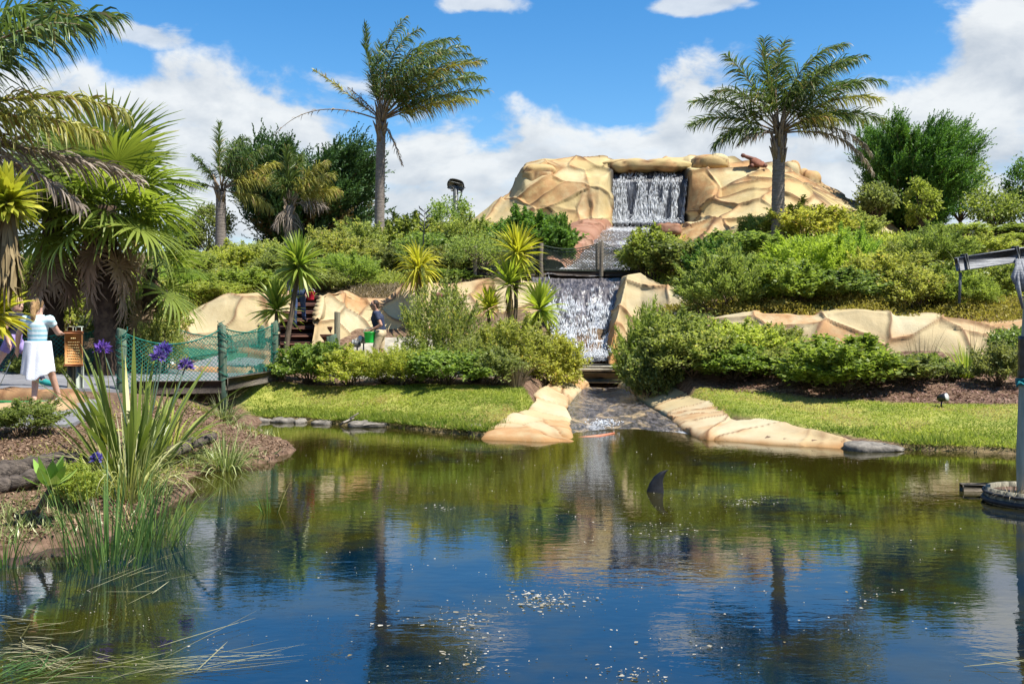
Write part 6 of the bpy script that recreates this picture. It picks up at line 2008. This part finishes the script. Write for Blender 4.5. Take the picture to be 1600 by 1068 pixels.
# ------------------------------------------------------------------ bank details
rng = np.random.default_rng(12)
def stone(label, x, d, s, seed, z=None, group=None):
    X = (x - 800) / FPX * d
    z = gz(X, d) if z is None else z
    return tag(boulder('edge_stone', (X, d, z), s, seed, M['edgestone'], None, n=16, cell=.25, amp=.03, groove=.02, rough=.06, warp=.1), label, 'stone', group)
stone('flat grey stone under the sticks on the left lawn edge', 575, 18.75, (.36, .2, .06), 5, .03)
stone('long flat grey stone at the right end of the pale stone edging', 1368, 15.35, (.46, .26, .08), 6, .03)
for i, (x, d) in enumerate([(412, 19.7), (440, 19.55), (470, 19.45), (502, 19.2)]):
    stone(['leftmost flat stone along the left lawn waterline', 'second flat stone from the left along the left lawn waterline', 'third flat stone along the left lawn waterline', 'fourth flat stone along the left lawn waterline, left of the sticks'][i], x, d, ((.16, .24, .13, .2)[i], .15, .055), 20 + i, .015)
stone('brown stone at the right tip of the left lawn, by the pale edging', 742, 17.5, (.18, .16, .13), 31, .06)
for i, (a, b) in enumerate([(at(531, 664, 18.9), at(560, 645, 18.8)), (at(536, 660, 18.7), at(553, 653, 18.9)), (at(545, 662, 18.6), at(600, 662, 18.5))]):
    mb = MB(); limb(mb, a, b, .022, .012, rng, .03, 6, 6)
    tag(mb.build('stick', M['stick'], None, True), ['longest dry stick leaning on the left lawn edge', 'short dry stick crossing the longest one', 'dry stick lying flat on the water edge stones'][i], 'stick')
def log(label, a, b, r, seed):
    rg = np.random.default_rng(seed)
    t = np.linspace(0, 1, 24)[:, None]
    P = a * (1 - t) + b * t + rg.normal(0, .012, (24, 3))
    V, F = tube(P, r * rg.uniform(.85, 1.12, 24), 12)
    V = V + (fbm(V * np.array([3, 14, 14]), 3, seed)[:, None] - .5) * .06
    mb = MB(); mb.add(V, F)
    return tag(mb.build('log', M['log'], None, True), label, 'log')
log('old dark log edging the left mulch bed above the water', at(-60, 752, 9.6), at(128, 716, 10.6), .11, 3)
log('old dark log lying lower, under the end of the first log', at(-60, 775, 9.4), at(60, 744, 9.9), .08, 4)
log('dark log half buried in the mulch left of the headland grass', at(262, 708, 12.6), at(332, 682, 13.8), .075, 5)

# ------------------------------------------------------------------ things afloat
def flecks(name, label, groups, seed, smin, smax, cat='debris', mat='fleck'):
    rg = np.random.default_rng(seed)
    P = []
    for (x, row, sx_, sy_, n) in groups:
        X = rg.normal(x, sx_, n); Y = rg.normal(row, sy_, n)
        d_ = FPX * CAMZ / (np.maximum(Y, 690) - HOR)
        P.append(np.stack([(X - 800) / FPX * d_, d_], -1))
    P = np.concatenate(P)
    P = P[in_poly(P[:, 0], P[:, 1], POND)]
    P = P[fbm(np.stack([P[:, 0] * 1.6, P[:, 1] * 2.6, P[:, 0] * 0], -1), 4, seed) > rg.uniform(.42, .64, len(P))]
    n = len(P)
    a = rg.uniform(0, 6.28, n)
    s = smin * (smax / smin) ** (rg.uniform(0, 1, n) ** 2.2)
    k = 5
    th = np.linspace(0, 2 * np.pi, k, endpoint=False)[None] + a[:, None]
    rad = s[:, None] * rg.uniform(.5, 1.1, (n, k))
    el_ = rg.uniform(.35, 1, n)[:, None]
    V = np.stack([P[:, :1] + np.cos(th) * rad, P[:, 1:] + np.sin(th) * rad * el_, np.full((n, k), .006) + rg.uniform(0, .008, (n, k))], -1)
    mb = MB(); mb.add(V.reshape(-1, 3), np.arange(n * k).reshape(n, k), tint=np.repeat(np.clip(rg.uniform(0, 1.02, n), 0, 1), k))
    return tag(mb.build(name, L[mat]), label, cat, kind='stuff')
flecks('floating_flecks', 'pale petals and flecks of scum scattered over the pond', [(900, 900, 480, 110, 900), (1000, 760, 300, 50, 700), (650, 720, 180, 25, 300), (200, 960, 150, 60, 260), (1300, 820, 200, 60, 400)], 1, .004, .013)
flecks('floating_leaf_raft', 'rafts of pale floating leaves and scum on the near water', [(850, 940, 35, 8, 170), (655, 1015, 60, 28, 330), (720, 985, 30, 20, 150), (1065, 825, 45, 9, 240), (1170, 785, 30, 5, 80), (690, 795, 22, 4, 60), (1020, 1015, 60, 18, 60), (1000, 1055, 40, 8, 80), (740, 1050, 30, 8, 60), (1360, 930, 30, 6, 40)], 2, .006, .026)
rg = np.random.default_rng(9)
def straws(label, groups, seed, mat='straw', name='floating_straw'):
    rg = np.random.default_rng(seed)
    Q = []
    for (x, row, sx_, sy_, n, ln, ang) in groups:
        X = rg.normal(x, sx_, n); Y = rg.normal(row, sy_, n); d_ = FPX * CAMZ / (Y - HOR)
        a = ang + rg.normal(0, .45, n); l_ = ln * rg.uniform(.4, 1.2, n)
        c = np.stack([(X - 800) / FPX * d_, d_, np.full(n, .012)], -1)
        s = np.linspace(-.5, .5, 6)
        q = c[:, None] + np.stack([np.cos(a)[:, None] * s * l_[:, None], np.sin(a)[:, None] * s * l_[:, None] + rg.normal(0, .12, n)[:, None] * (s ** 2) * l_[:, None], np.abs(rg.normal(0, .05, n))[:, None] * (s + .5)], -1)
        Q.append(q)
    Q = np.concatenate(Q); n = len(Q)
    Wv = unit(np.cross(Q[:, -1] - Q[:, 0], np.array([0, 0, 1.0])))[:, None] * (.0028 * np.array([.4, 1, 1, 1, .8, .2]))[None, :, None] * rg.uniform(.6, 1.8, n)[:, None, None]
    V, F = strips(Q, Wv)
    mb = MB(); mb.add(V, F, tint=np.repeat(rg.uniform(0, .9, n), 12))
    return tag(mb.build(name, L[mat]), label, 'straw', kind='stuff')
straws('tangle of dry floating grass in the lower left corner of the pond', [(50, 1015, 55, 26, 50, .32, -.35), (110, 1048, 55, 15, 24, .3, -.2)], 1)
straws('long pale reed stems floating on the near water', [(330, 1000, 6, 4, 2, 1.6, .35), (360, 1038, 25, 6, 9, .9, .12), (260, 1045, 40, 8, 14, .5, .1), (240, 905, 40, 30, 12, .4, .8), (1570, 1040, 10, 4, 3, .5, -.4)], 2)
straws('green grass blades standing in the lower left corner', [(40, 1050, 30, 10, 40, .35, .6)], 3, 'reed', 'grass_blades')

# ------------------------------------------------------------------ people
def capsule(a, b, ra, rb, sides=14, sq=(1, 1)):
    """tapered limb with round ends"""
    a, b = np.asarray(a, float), np.asarray(b, float)
    d = b - a; Ln = max(np.linalg.norm(d), 1e-5); d = d / Ln
    ts, rs = [], []
    for th in np.linspace(-np.pi / 2, 0, 5):
        ts.append(math.sin(th) * ra); rs.append(max(math.cos(th) * ra, 1e-4))
    for t in (.25, .5, .75):
        ts.append(Ln * t); rs.append(ra + (rb - ra) * t)
    for th in np.linspace(0, np.pi / 2, 5):
        ts.append(Ln + math.sin(th) * rb); rs.append(max(math.cos(th) * rb, 1e-4))
    P = a + d * np.array(ts)[:, None]
    ref = np.array([0, 1.0, 0]) if abs(d[1]) < .9 else np.array([1.0, 0, 0])
    U = unit(np.cross(d, ref)); B = np.cross(d, U)
    an = np.linspace(0, 2 * np.pi, sides, endpoint=False)
    V = P[:, None] + (np.cos(an)[None, :, None] * U * sq[0] + np.sin(an)[None, :, None] * B * sq[1]) * np.array(rs)[:, None, None]
    n = len(P)
    i = np.arange(n - 1)[:, None]; j = np.arange(sides)[None]
    F = np.stack([i * sides + j, i * sides + (j + 1) % sides, (i + 1) * sides + (j + 1) % sides, (i + 1) * sides + j], -1).reshape(-1, 4)
    mb = MB(); mb.add(V.reshape(-1, 3), F)
    mb.F.append(np.array([list(range(sides))[::-1]])); mb.F.append(np.array([list(range((n - 1) * sides, n * sides))]))
    return mb

def fuse(parts, voxel, it=4):
    """melt overlapping closed pieces into one continuous surface"""
    mb = MB()
    for p in parts:
        n0 = mb.n
        for v in p.V:
            mb.V.append(v)
        for f in p.F:
            mb.F.append(f + n0)
        mb.n += p.n
    me = mb.mesh('tmp')
    o = bpy.data.objects.new('tmp', me); col.objects.link(o)
    r = o.modifiers.new('r', 'REMESH'); r.mode = 'VOXEL'; r.voxel_size = voxel
    s = o.modifiers.new('s', 'SMOOTH'); s.iterations = it; s.factor = .5
    dg = bpy.context.evaluated_depsgraph_get()
    out = bpy.data.meshes.new_from_object(o.evaluated_get(dg))
    bpy.data.objects.remove(o, do_unlink=True)
    n = len(out.vertices)
    V = np.zeros(n * 3); out.vertices.foreach_get('co', V); V = V.reshape(-1, 3)
    F = np.array([list(p.vertices) for p in out.polygons if len(p.vertices) == 4])
    N_ = np.zeros(n * 3); out.vertex_normals.foreach_get('vector', N_); N_ = N_.reshape(-1, 3)
    bpy.data.meshes.remove(out)
    return V, F, N_

def skinmat(name, c):
    m, N = mat_base(name)
    tc = N.n('ShaderNodeTexCoord').outputs['Object']
    p = finish(N, N.mix(N.noise(tc, 14, 3, .5), tuple(v * .86 for v in c), c), .5, spec=.35)
    p.inputs['Subsurface Weight'].default_value = .08
    p.inputs['Subsurface Radius'].default_value = (.02, .008, .004)
    return m
def cloth(name, c1, c2=None):
    return plain(name, c1, c2 or tuple(v * 1.25 for v in c1), 9, .85, .35, 60, spec=.15)
SK = skinmat('skin_fair', (.56, .34, .25)); SK2 = skinmat('skin_tan', (.45, .25, .17))
m, N = mat_base('striped_shirt')
tc = N.n('ShaderNodeTexCoord').outputs['Object']
zz_ = N.sep(tc)[2]
st_ = N.sstep(.35, .6, N.m('FRACT', N.m('MULTIPLY', zz_, 15.0)))
c = N.mix(N.sstep(.84, 1.16, zz_), (.05, .30, .46), (.42, .66, .70))
c = N.mix(N.m('MULTIPLY', st_, N.sstep(.88, 1.02, zz_)), c, (.68, .76, .78))
finish(N, c, .85, N.noise(tc, 40, 3, .5), .2, .01, .15)
SHIRT = m

def person(label, loc, J, rad, garments, hair, skin, rz=0.0, scale=1.0, voxel=.015, extra=None, hands=None):
    """J: joints in metres (x right, y away, z up); garments: (name, material, test(bone, t, point), offset)"""
    root = thing('person', label, 'person', loc, rz)
    root.scale = (scale,) * 3
    J = {k: np.array(v, float) for k, v in J.items()}
    bones = []
    def bone(n, a, b, ra, rb, sq=(1, 1)):
        bones.append((n, J[a] if isinstance(a, str) else np.array(a), J[b] if isinstance(b, str) else np.array(b), ra, rb, sq))
    g = rad
    bone('pelvis', 'hipL', 'hipR', .098 * g, .098 * g)
    bone('torso', 'pelvis', 'waist', .112 * g, .102 * g, (1.22, .92))
    bone('torso', 'waist', 'chest', .102 * g, .118 * g, (1.22, .92))
    bone('torso', 'chest', 'neck', .112 * g, .058 * g, (1.2, .9))
    bone('neck', 'neck', 'head', .052, .056)
    bone('head', 'head', 'crown', .080, .088)
    fwd = J['face'] - J['head']; fwd = fwd / np.linalg.norm(fwd)
    hc = (J['head'] + J['crown']) / 2
    bone('head', hc + fwd * .03 - np.array([0, 0, .055]), hc + fwd * .055 - np.array([0, 0, .062]), .055, .034)     # jaw
    bone('head', hc + fwd * .085 + np.array([0, 0, .0]), hc + fwd * .106 - np.array([0, 0, .022]), .010, .013)      # nose
    sd_ = np.cross(fwd, [0, 0, 1.0])
    for s in (-1, 1):
        bone('head', hc + sd_ * s * .083 - np.array([0, 0, .022]), hc + sd_ * s * .089 + np.array([0, 0, .018]), .014, .018)
    for S in 'LR':
        bone('shoulder', 'chest', 'sh' + S, .085 * g, .058 * g)
        bone('uarm' + S, 'sh' + S, 'el' + S, .052 * g, .040)
        bone('farm' + S, 'el' + S, 'wr' + S, .040, .026)
        bone('thigh' + S, 'hip' + S, 'kn' + S, .090 * g, .056 * g)
        bone('calf' + S, 'kn' + S, 'an' + S, .056 * g, .035)
        bone('foot' + S, J['an' + S] + np.array([0, 0, -.035]), 'to' + S, .042, .033)
        bone('foot' + S, J['an' + S] + np.array([0, 0, -.035]), J['an' + S] + unit(J['an' + S] - J['to' + S]) * .05 + np.array([0, 0, -.045]), .04, .035)
        w, e = J['wr' + S], J['el' + S]
        hd = unit(w - e)
        cur = unit((hands or {}).get(S, np.array([0, -.3, -1.0])))
        palm = w + hd * .05
        bone('hand' + S, w, palm + hd * .03, .026, .030, (1.25, .7))
        side = unit(np.cross(hd, cur) + 1e-3)
        for f_, (o_s, ln) in enumerate(((-.027, .060), (-.009, .072), (.010, .068), (.027, .052))):
            b0 = palm + hd * .035 + side * o_s
            k1 = b0 + unit(hd + cur * .35) * ln * .5
            k2 = k1 + unit(hd * .4 + cur) * ln * .55
            bone('hand' + S, b0, k1, .0105, .0095); bone('hand' + S, k1, k2, .0095, .0085)
        t0 = w + hd * .03 - side * .03
        bone('hand' + S, t0, t0 + unit(hd * .7 - side * .5 + cur * .5) * .05, .012, .010)
    V, F, Nn = fuse([capsule(a, b, ra, rb, sq=sq) for _, a, b, ra, rb, sq in bones], voxel)
    mb = MB(); mb.add(V, F); mb.build('body', skin, root, True)
    # nearest bone for each vertex
    best = np.full(len(V), 1e9); bi = np.zeros(len(V), int); bt = np.zeros(len(V))
    for i, (n, a, b, ra, rb, sq) in enumerate(bones):
        d = b - a; L2 = max(d @ d, 1e-9)
        t = np.clip(((V - a) @ d) / L2, 0, 1)
        q = np.linalg.norm(V - a - t[:, None] * d, axis=1) - (ra + (rb - ra) * t)
        k = q < best
        best = np.where(k, q, best); bi = np.where(k, i, bi); bt = np.where(k, t, bt)
    names = np.array([b[0] for b in bones])[bi]
    pairs = []
    for g_ in garments:                          # left and right of a pair are pieces of their own
        if g_[0] in ('shoe', 'sock'):
            for S in 'LR':
                pairs.append((g_[0], g_[1], (lambda n, t, p, S=S, ts=g_[2]: n.endswith(S) and ts(n, t, p)), g_[3]))
        else:
            pairs.append(g_)
    for gname, gm, test, off in pairs:
        sel = np.array([test(n, t, p) for n, t, p in zip(names, bt, V)])
        fs = F[sel[F].all(1)]
        if len(fs) == 0:
            continue
        u, inv = np.unique(fs, return_inverse=True)
        inv = inv.reshape(fs.shape)
        wr = (fbm(V[u] * np.array([14, 14, 7]), 3, 4) - .5) * .012
        VV = V[u] + Nn[u] * (off + np.abs(wr))[:, None]
        mb = MB(); mb.add(VV, inv)
        o = mb.build(gname, gm, root, True)
        so = o.modifiers.new('thick', 'SOLIDIFY'); so.thickness = .008; so.offset = -1
    if hair:
        hm, pieces = hair
        V2, F2, _ = fuse([capsule(hc + np.array(a), hc + np.array(b), ra, rb) for a, b, ra, rb in pieces], .013, 3)
        V2 = V2 + (fbm(V2 * np.array([60, 60, 14]), 2, 5)[:, None] - .5) * .012
        mb = MB(); mb.add(V2, F2); mb.build('hair', hm, root, True)
    # eyes
    eb = None
    for s in (-1, 1):
        c = hc + fwd * .083 + sd_ * s * .032 + np.array([0, 0, .012])
        eb = capsule(c, c + sd_ * .004, .0115, .0115, 8)
        eb.build('eye', M['black'], root, True)
    if extra:
        extra(root, J, hc, fwd, sd_)
    return root

HB = plain('hair_blonde', (.24, .13, .05), (.46, .29, .13), 30, .5, .6, 60, (4, 4, .6))
HD = plain('hair_dark', (.020, .012, .008), (.05, .03, .02), 30, .5, .6, 60)
HF = plain('hair_fair', (.36, .24, .13), (.52, .38, .22), 30, .5, .6, 60)

legs = lambda n: n.startswith('thigh') or n.startswith('calf')
# woman with her back to us
J = dict(pelvis=(0, 0, .82), waist=(.01, 0, .97), chest=(.02, .0, 1.16), neck=(.02, .01, 1.31), head=(.0, .03, 1.37), crown=(-.01, .04, 1.45), face=(-.02, .30, 1.37),
         shL=(-.155, .0, 1.235), shR=(.185, .0, 1.235), elL=(-.27, .03, 1.02), wrL=(-.335, .13, .83), elR=(.235, .14, 1.05), wrR=(.17, .33, 1.05),
         hipL=(-.075, 0, .80), hipR=(.085, 0, .80), knL=(-.06, .10, .45), anL=(-.01, -.06, .085), toL=(-.03, .09, .03), knR=(.11, .22, .46), anR=(.17, .33, .10), toR=(.19, .47, .035))
def club(root, J, hc, fwd, sd_):
    pass
white = cloth('white_cloth', (.66, .68, .74), (.74, .76, .80)); teal = cloth('teal_shoe', (.02, .20, .19), (.04, .30, .27)); whit = cloth('white_shoe', (.6, .6, .58), (.7, .7, .68))
def woman_extra(root, J, hc, fwd, sd_):
    # white jumper tied round the waist, hanging over the back
    th = np.linspace(0, 2 * np.pi, 40, endpoint=False); G = []
    for k, z in enumerate(np.linspace(.94, .52, 12)):
        t = k / 11
        rx, ry = .165 + .045 * t, .135 + .05 * t
        hem = .08 * np.sin(th) * t
        G.append(np.stack([.01 + np.cos(th) * rx * (1 + (.09 * np.sin(th * 7 + 1) + .05 * np.sin(th * 13 + 2 * t)) * (.25 + t)), .02 + np.sin(th) * ry * (1 + (.09 * np.sin(th * 6) + .05 * np.sin(th * 11 + 3 * t)) * (.25 + t)), z + hem * (t > .5) - .05 * t * (np.sin(th * 3) > .4)], -1))
    G = np.array(G).transpose(1, 0, 2)
    mb = MB(); mb.add(G.reshape(-1, 3), grid_faces(40, 12, wrap=True)); o = mb.build('skirt', white, root, True)
    so = o.modifiers.new('thick', 'SOLIDIFY'); so.thickness = .012
    su = o.modifiers.new('s', 'SUBSURF'); su.levels = su.render_levels = 1
p = at(57, 645, 13.9)
def gl(x, y):
    return gz(x, y) + .05
WP = np.array([p[0], 13.9, gl(p[0], 13.9) + .02])
person('person with a blonde ponytail, striped blue shirt and white skirt, walking away at left', WP, J, .92,
       [('shirt', SHIRT, lambda n, t, p: n in ('torso', 'pelvis', 'shoulder') and p[2] > .80 and p[2] < 1.30 or n.startswith('uarm') and t < .42, .014),
        ('shoe', teal, lambda n, t, p: n == 'footL', .008), ('shoe', whit, lambda n, t, p: n == 'footR', .008)],
       (HB, [((0, -.005, .03), (0, -.015, .045), .092, .090), ((0, -.05, -.02), (0, -.03, .03), .062, .07), ((0, -.10, .03), (0, -.125, .0), .035, .034), ((0, -.125, .0), (.004, -.135, -.12), .034, .040), ((.004, -.135, -.12), (.0, -.11, -.25), .040, .014)]),
       SK, voxel=.0125, scale=1.0, extra=woman_extra, hands={'L': np.array([.2, .5, -.6]), 'R': np.array([0, .2, -1])})
# golf club in her left hand
a = WP + np.array([-.34, .16, .86]); b = WP + np.array([-.78, .34, .10])
root = thing('golf_club', 'thin golf putter held by the person with the ponytail', 'golf club', b)
mb = MB(); V, F = tube([a - b, (a - b) * .72], .014, 8); mb.add(V, F); mb.build('grip', M['black'], root, True)
mb = MB(); V, F = tube([(a - b) * .72, (0, 0, 0)], .006, 6); mb.add(V, F); mb.build('shaft', M['lampglass'], root, True)
mb = MB(); add_box(mb, (-.04, 0, -.01), (.11, .03, .035), bev=.008); mb.build('head', M['darkgrey'], root)

# child beside her, striding left to right, seen in profile
J = dict(pelvis=(0, 0, .70), waist=(.03, 0, .84), chest=(.05, 0, 1.00), neck=(.055, 0, 1.12), head=(.07, 0, 1.18), crown=(.07, 0, 1.255), face=(.35, -.10, 1.17),
         shL=(.04, .12, 1.07), shR=(.06, -.13, 1.07), elL=(.16, .16, .88), wrL=(.33, .12, .84), elR=(-.04, -.17, .86), wrR=(.02, -.18, .68),
         hipL=(0, .07, .69), hipR=(0, -.07, .69), knL=(.24, .07, .42), anL=(.42, .06, .10), toL=(.55, .06, .03), knR=(-.16, -.06, .42), anR=(-.33, -.05, .12), toR=(-.22, -.05, .03))
KP = np.array([at(20, 0, 16.6)[0], 16.6, gl(at(20, 0, 16.6)[0], 16.6)])
purple = cloth('purple_shorts', (.24, .18, .42), (.33, .26, .52)); navy = cloth('navy_shirt', (.02, .022, .045), (.035, .04, .07)); red = cloth('red_jumper', (.42, .012, .03), (.55, .03, .05))
def child_extra(root, J, hc, fwd, sd_):
    th = np.linspace(0, 2 * np.pi, 28)
    mb = MB(); V, F = tube(np.stack([.01 + np.cos(th) * .145, np.sin(th) * .125, .80 + .03 * np.cos(th)], -1), .04, 8); mb.add(V, F)
    V, F = tube([(-.02, -.14, .80), (-.06, -.19, .66), (-.14, -.20, .55)], [.05, .055, .04], 8); mb.add(V, F)
    V, F = tube([(-.10, -.10, .80), (-.16, -.14, .68), (-.15, -.16, .58)], [.05, .06, .03], 8); mb.add(V, F)
    mb.build('tied_jumper', red, root, True)
person('fair-haired child in dark shirt and purple shorts with a red jumper tied round the waist', KP, J, .86,
       [('shirt', navy, lambda n, t, p: n in ('torso', 'shoulder') and p[2] < 1.11 or n.startswith('uarm') and t < .6, .012),
        ('shorts', purple, lambda n, t, p: (n == 'pelvis' or n.startswith('thigh') and t < .62) or (n == 'torso' and p[2] < .78), .013),
        ('sock', navy, lambda n, t, p: n.startswith('calf') and t > .80, .004),
        ('shoe', teal, lambda n, t, p: n.startswith('foot'), .008)],
       (HF, [((-.015, 0, .03), (-.02, 0, .045), .090, .090), ((-.04, 0, -.02), (-.03, 0, .03), .065, .07)]), SK, voxel=.014, scale=1.10)

# man with the green bucket, walking left
J = dict(pelvis=(.0, 0, .93), waist=(-.02, 0, 1.08), chest=(-.07, 0, 1.30), neck=(-.10, 0, 1.47), head=(-.13, 0, 1.55), crown=(-.14, 0, 1.635), face=(-.5, -.10, 1.55),
         shL=(-.08, -.16, 1.40), shR=(-.07, .16, 1.40), elL=(.05, -.22, 1.14), wrL=(-.16, -.18, 1.03), elR=(.02, .22, 1.14), wrR=(-.2, .12, 1.04),
         hipL=(0, -.085, .92), hipR=(0, .085, .92), knL=(-.12, -.09, .50), anL=(.03, -.09, .10), toL=(-.12, -.09, .03), knR=(.02, .09, .50), anR=(.22, .09, .12), toR=(.09, .09, .03))
mp = at(594, 0, 24.6); MP = np.array([mp[0], 24.6, gz(mp[0], 24.6)])
polo = cloth('navy_polo', (.025, .035, .07), (.05, .06, .10)); khaki = cloth('khaki', (.46, .36, .22), (.56, .46, .30)); grey = cloth('grey_shoe', (.12, .12, .12), (.2, .2, .2))
def man_extra(root, J, hc, fwd, sd_):
    mb = MB()
    for s in (-1, 1):
        c = hc + fwd * .092 + sd_ * s * .034 + np.array([0, 0, .012])
        V, F = tube([c - sd_ * .026, c + sd_ * .026], .02, 8); mb.add(V, F)
        V, F = tube([c + sd_ * s * .03, hc + sd_ * s * .09 + np.array([0, 0, .014])], .005, 5); mb.add(V, F)
    mb.build('sunglasses', M['black'], root, True)
msc = (at(0, 469, 24.6)[2] - MP[2]) / 1.72
person('person in navy polo, khaki shorts and sunglasses carrying a green bucket', MP, J, 1.0,
       [('polo_shirt', polo, lambda n, t, p: n in ('torso', 'shoulder') and 1.0 < p[2] < 1.47 or n.startswith('uarm') and t < .62, .014),
        ('shorts', khaki, lambda n, t, p: n == 'pelvis' or (n == 'torso' and p[2] <= 1.02) or n.startswith('thigh') and t < .86, .016),
        ('shoe', grey, lambda n, t, p: n.startswith('foot'), .008)],
       (HD, [((.015, 0, .04), (.02, 0, .05), .092, .092), ((.04, 0, -.01), (.03, 0, .03), .07, .075)]), SK2, scale=msc, voxel=.016, extra=man_extra)
c = MP + np.array([-.24, -.10, 1.0]) * msc
root = thing('bucket', 'bright green plastic bucket held by the person in the navy polo', 'bucket', c + np.array([0, 0, -.30]))
th = np.linspace(0, 2 * np.pi, 24, endpoint=False)
prof = [(0.001, 0), (.105, 0), (.112, .02), (.135, .24), (.15, .255), (.15, .27), (.138, .27), (.128, .24), (.105, .03), (.001, .03)]
G = np.array([[(math.cos(t) * r_, math.sin(t) * r_, z) for r_, z in prof] for t in th])
mb = MB(); mb.add(G.reshape(-1, 3), grid_faces(24, len(prof), wrap=True)); mb.build('bucket_body', M['bucket'], root, True)
mb = MB(); t_ = np.linspace(0, np.pi, 14); V, F = tube(np.stack([np.cos(t_) * .145, np.sin(t_) * .0, .25 + np.sin(t_) * .13], -1), .006, 6); mb.add(V, F); mb.build('handle', M['white'], root, True)

# figure in a pirate hat behind the tallest shrub
stand = dict(pelvis=(0, 0, .93), waist=(0, 0, 1.08), chest=(0, 0, 1.30), neck=(0, .01, 1.47), head=(0, 0, 1.55), crown=(0, 0, 1.635), face=(.05, -.4, 1.54),
         shL=(-.18, 0, 1.40), shR=(.18, 0, 1.40), elL=(-.25, .02, 1.12), wrL=(-.24, -.12, .90), elR=(.25, .02, 1.12), wrR=(.24, -.12, .90),
         hipL=(-.085, 0, .92), hipR=(.085, 0, .92), knL=(-.09, -.03, .50), anL=(-.09, .02, .10), toL=(-.10, -.12, .03), knR=(.09, -.03, .50), anR=(.09, .02, .10), toR=(.10, -.12, .03))
pp = at(685, 0, 26.0); PZ = gz(pp[0], 26.0)
maroon = cloth('maroon_hat', (.12, .02, .035), (.2, .05, .07)); tan_ = cloth('tan_coat', (.42, .30, .18), (.5, .38, .25))
def hat_extra(root, J, hc, fwd, sd_):
    th = np.linspace(0, 2 * np.pi, 36, endpoint=False)
    G = []
    for r_, z in ((.02, .17), (.07, .165), (.10, .12), (.105, .05), (.15, .035), (.20, .06), (.215, .10), (.205, .10), (.19, .055), (.10, .03)):
        bend = .05 * np.cos(th * 2) * (r_ > .14)
        G.append(np.stack([hc[0] + np.cos(th) * r_, hc[1] + np.sin(th) * r_ * .9, hc[2] + .02 + z + bend], -1))
    mb = MB(); mb.add(np.array(G).transpose(1, 0, 2).reshape(-1, 3), grid_faces(36, 10, wrap=True)); mb.build('pirate_hat', maroon, root, True)
    mb = capsule(hc + fwd * .07 + np.array([0, 0, -.07]), hc + fwd * .08 + np.array([0, 0, -.15]), .055, .03); mb.build('beard', HD, root, True)
person('person with dark beard and maroon pirate hat showing above the tallest shrub', (pp[0], 26.0, PZ), stand, 1.0,
       [('coat', tan_, lambda n, t, p: n in ('torso', 'shoulder', 'pelvis') and p[2] < 1.47 or n.startswith('uarm') or n.startswith('farm') and t < .85, .02),
        ('trousers', navy, lambda n, t, p: legs(n) or n == 'pelvis', .014), ('shoe', grey, lambda n, t, p: n.startswith('foot'), .008)],
       (HD, [((0, .015, .02), (0, .02, .04), .09, .09), ((0, .05, -.06), (0, .03, .03), .07, .07)]), SK2, voxel=.018, scale=(at(0, 456, 26)[2] - PZ) / 1.80, extra=hat_extra)

# figure climbing the steps
climb = dict(stand); climb.update(knR=(.10, .10, .60), anR=(.12, .14, .27), toR=(.13, .28, .21), face=(0, .4, 1.54), toL=(-.10, .14, .03))
sp = at(468, 0, 25.9)
jeans = cloth('blue_jeans', (.035, .055, .12), (.07, .10, .19)); dkt = cloth('dark_top', (.03, .03, .045), (.06, .06, .08))
SP = np.array([sp[0], 25.75, at(470, 512, 25.75)[2]])
person('person in blue jeans on the brown steps, half hidden by the tall yucca', SP, climb, 1.0,
       [('top', dkt, lambda n, t, p: n in ('torso', 'shoulder') and p[2] > .95 and p[2] < 1.47 or n.startswith('uarm') or n.startswith('farm') and t < .8, .016),
        ('jeans', jeans, lambda n, t, p: legs(n) or n == 'pelvis' or n == 'torso' and p[2] <= .97, .014), ('shoe', navy, lambda n, t, p: n.startswith('foot'), .008)],
       (HD, [((0, -.015, .02), (0, -.02, .04), .092, .092)]), SK2, voxel=.018, scale=1.0)
q = SP + np.array([.34, -.10, .72])
root = thing('bucket', 'small red bucket held by the person on the brown steps', 'bucket', q)
mb = MB(); mb.add(G_ := np.array([[(math.cos(t) * r_ * .75, math.sin(t) * r_ * .75, z * .75) for r_, z in prof] for t in th]).reshape(-1, 3), grid_faces(24, len(prof), wrap=True)); mb.build('bucket_body', red, root, True)
mb = MB(); V, F = tube(np.stack([np.cos(t_) * .108, t_ * 0, .19 + np.sin(t_) * .10], -1), .005, 6); mb.add(V, F); mb.build('handle', M['white'], root, True)

# child in white on the upper slope
hp = at(491, 0, 36.5); HZ = gz(hp[0], 36.5)
person('small distant person in a white top and red hat on the left slope', (hp[0], 36.5, HZ), stand, .95,
       [('top', white, lambda n, t, p: n in ('torso', 'shoulder', 'pelvis') and p[2] < 1.47 or n.startswith('uarm') and t < .8, .016), ('trousers', navy, lambda n, t, p: legs(n) or n == 'pelvis', .012)],
       (red, [((0, .0, .05), (0, 0, .06), .095, .09)]), SK2, voxel=.02, scale=(at(0, 377, 36.5)[2] - HZ) / 1.72)
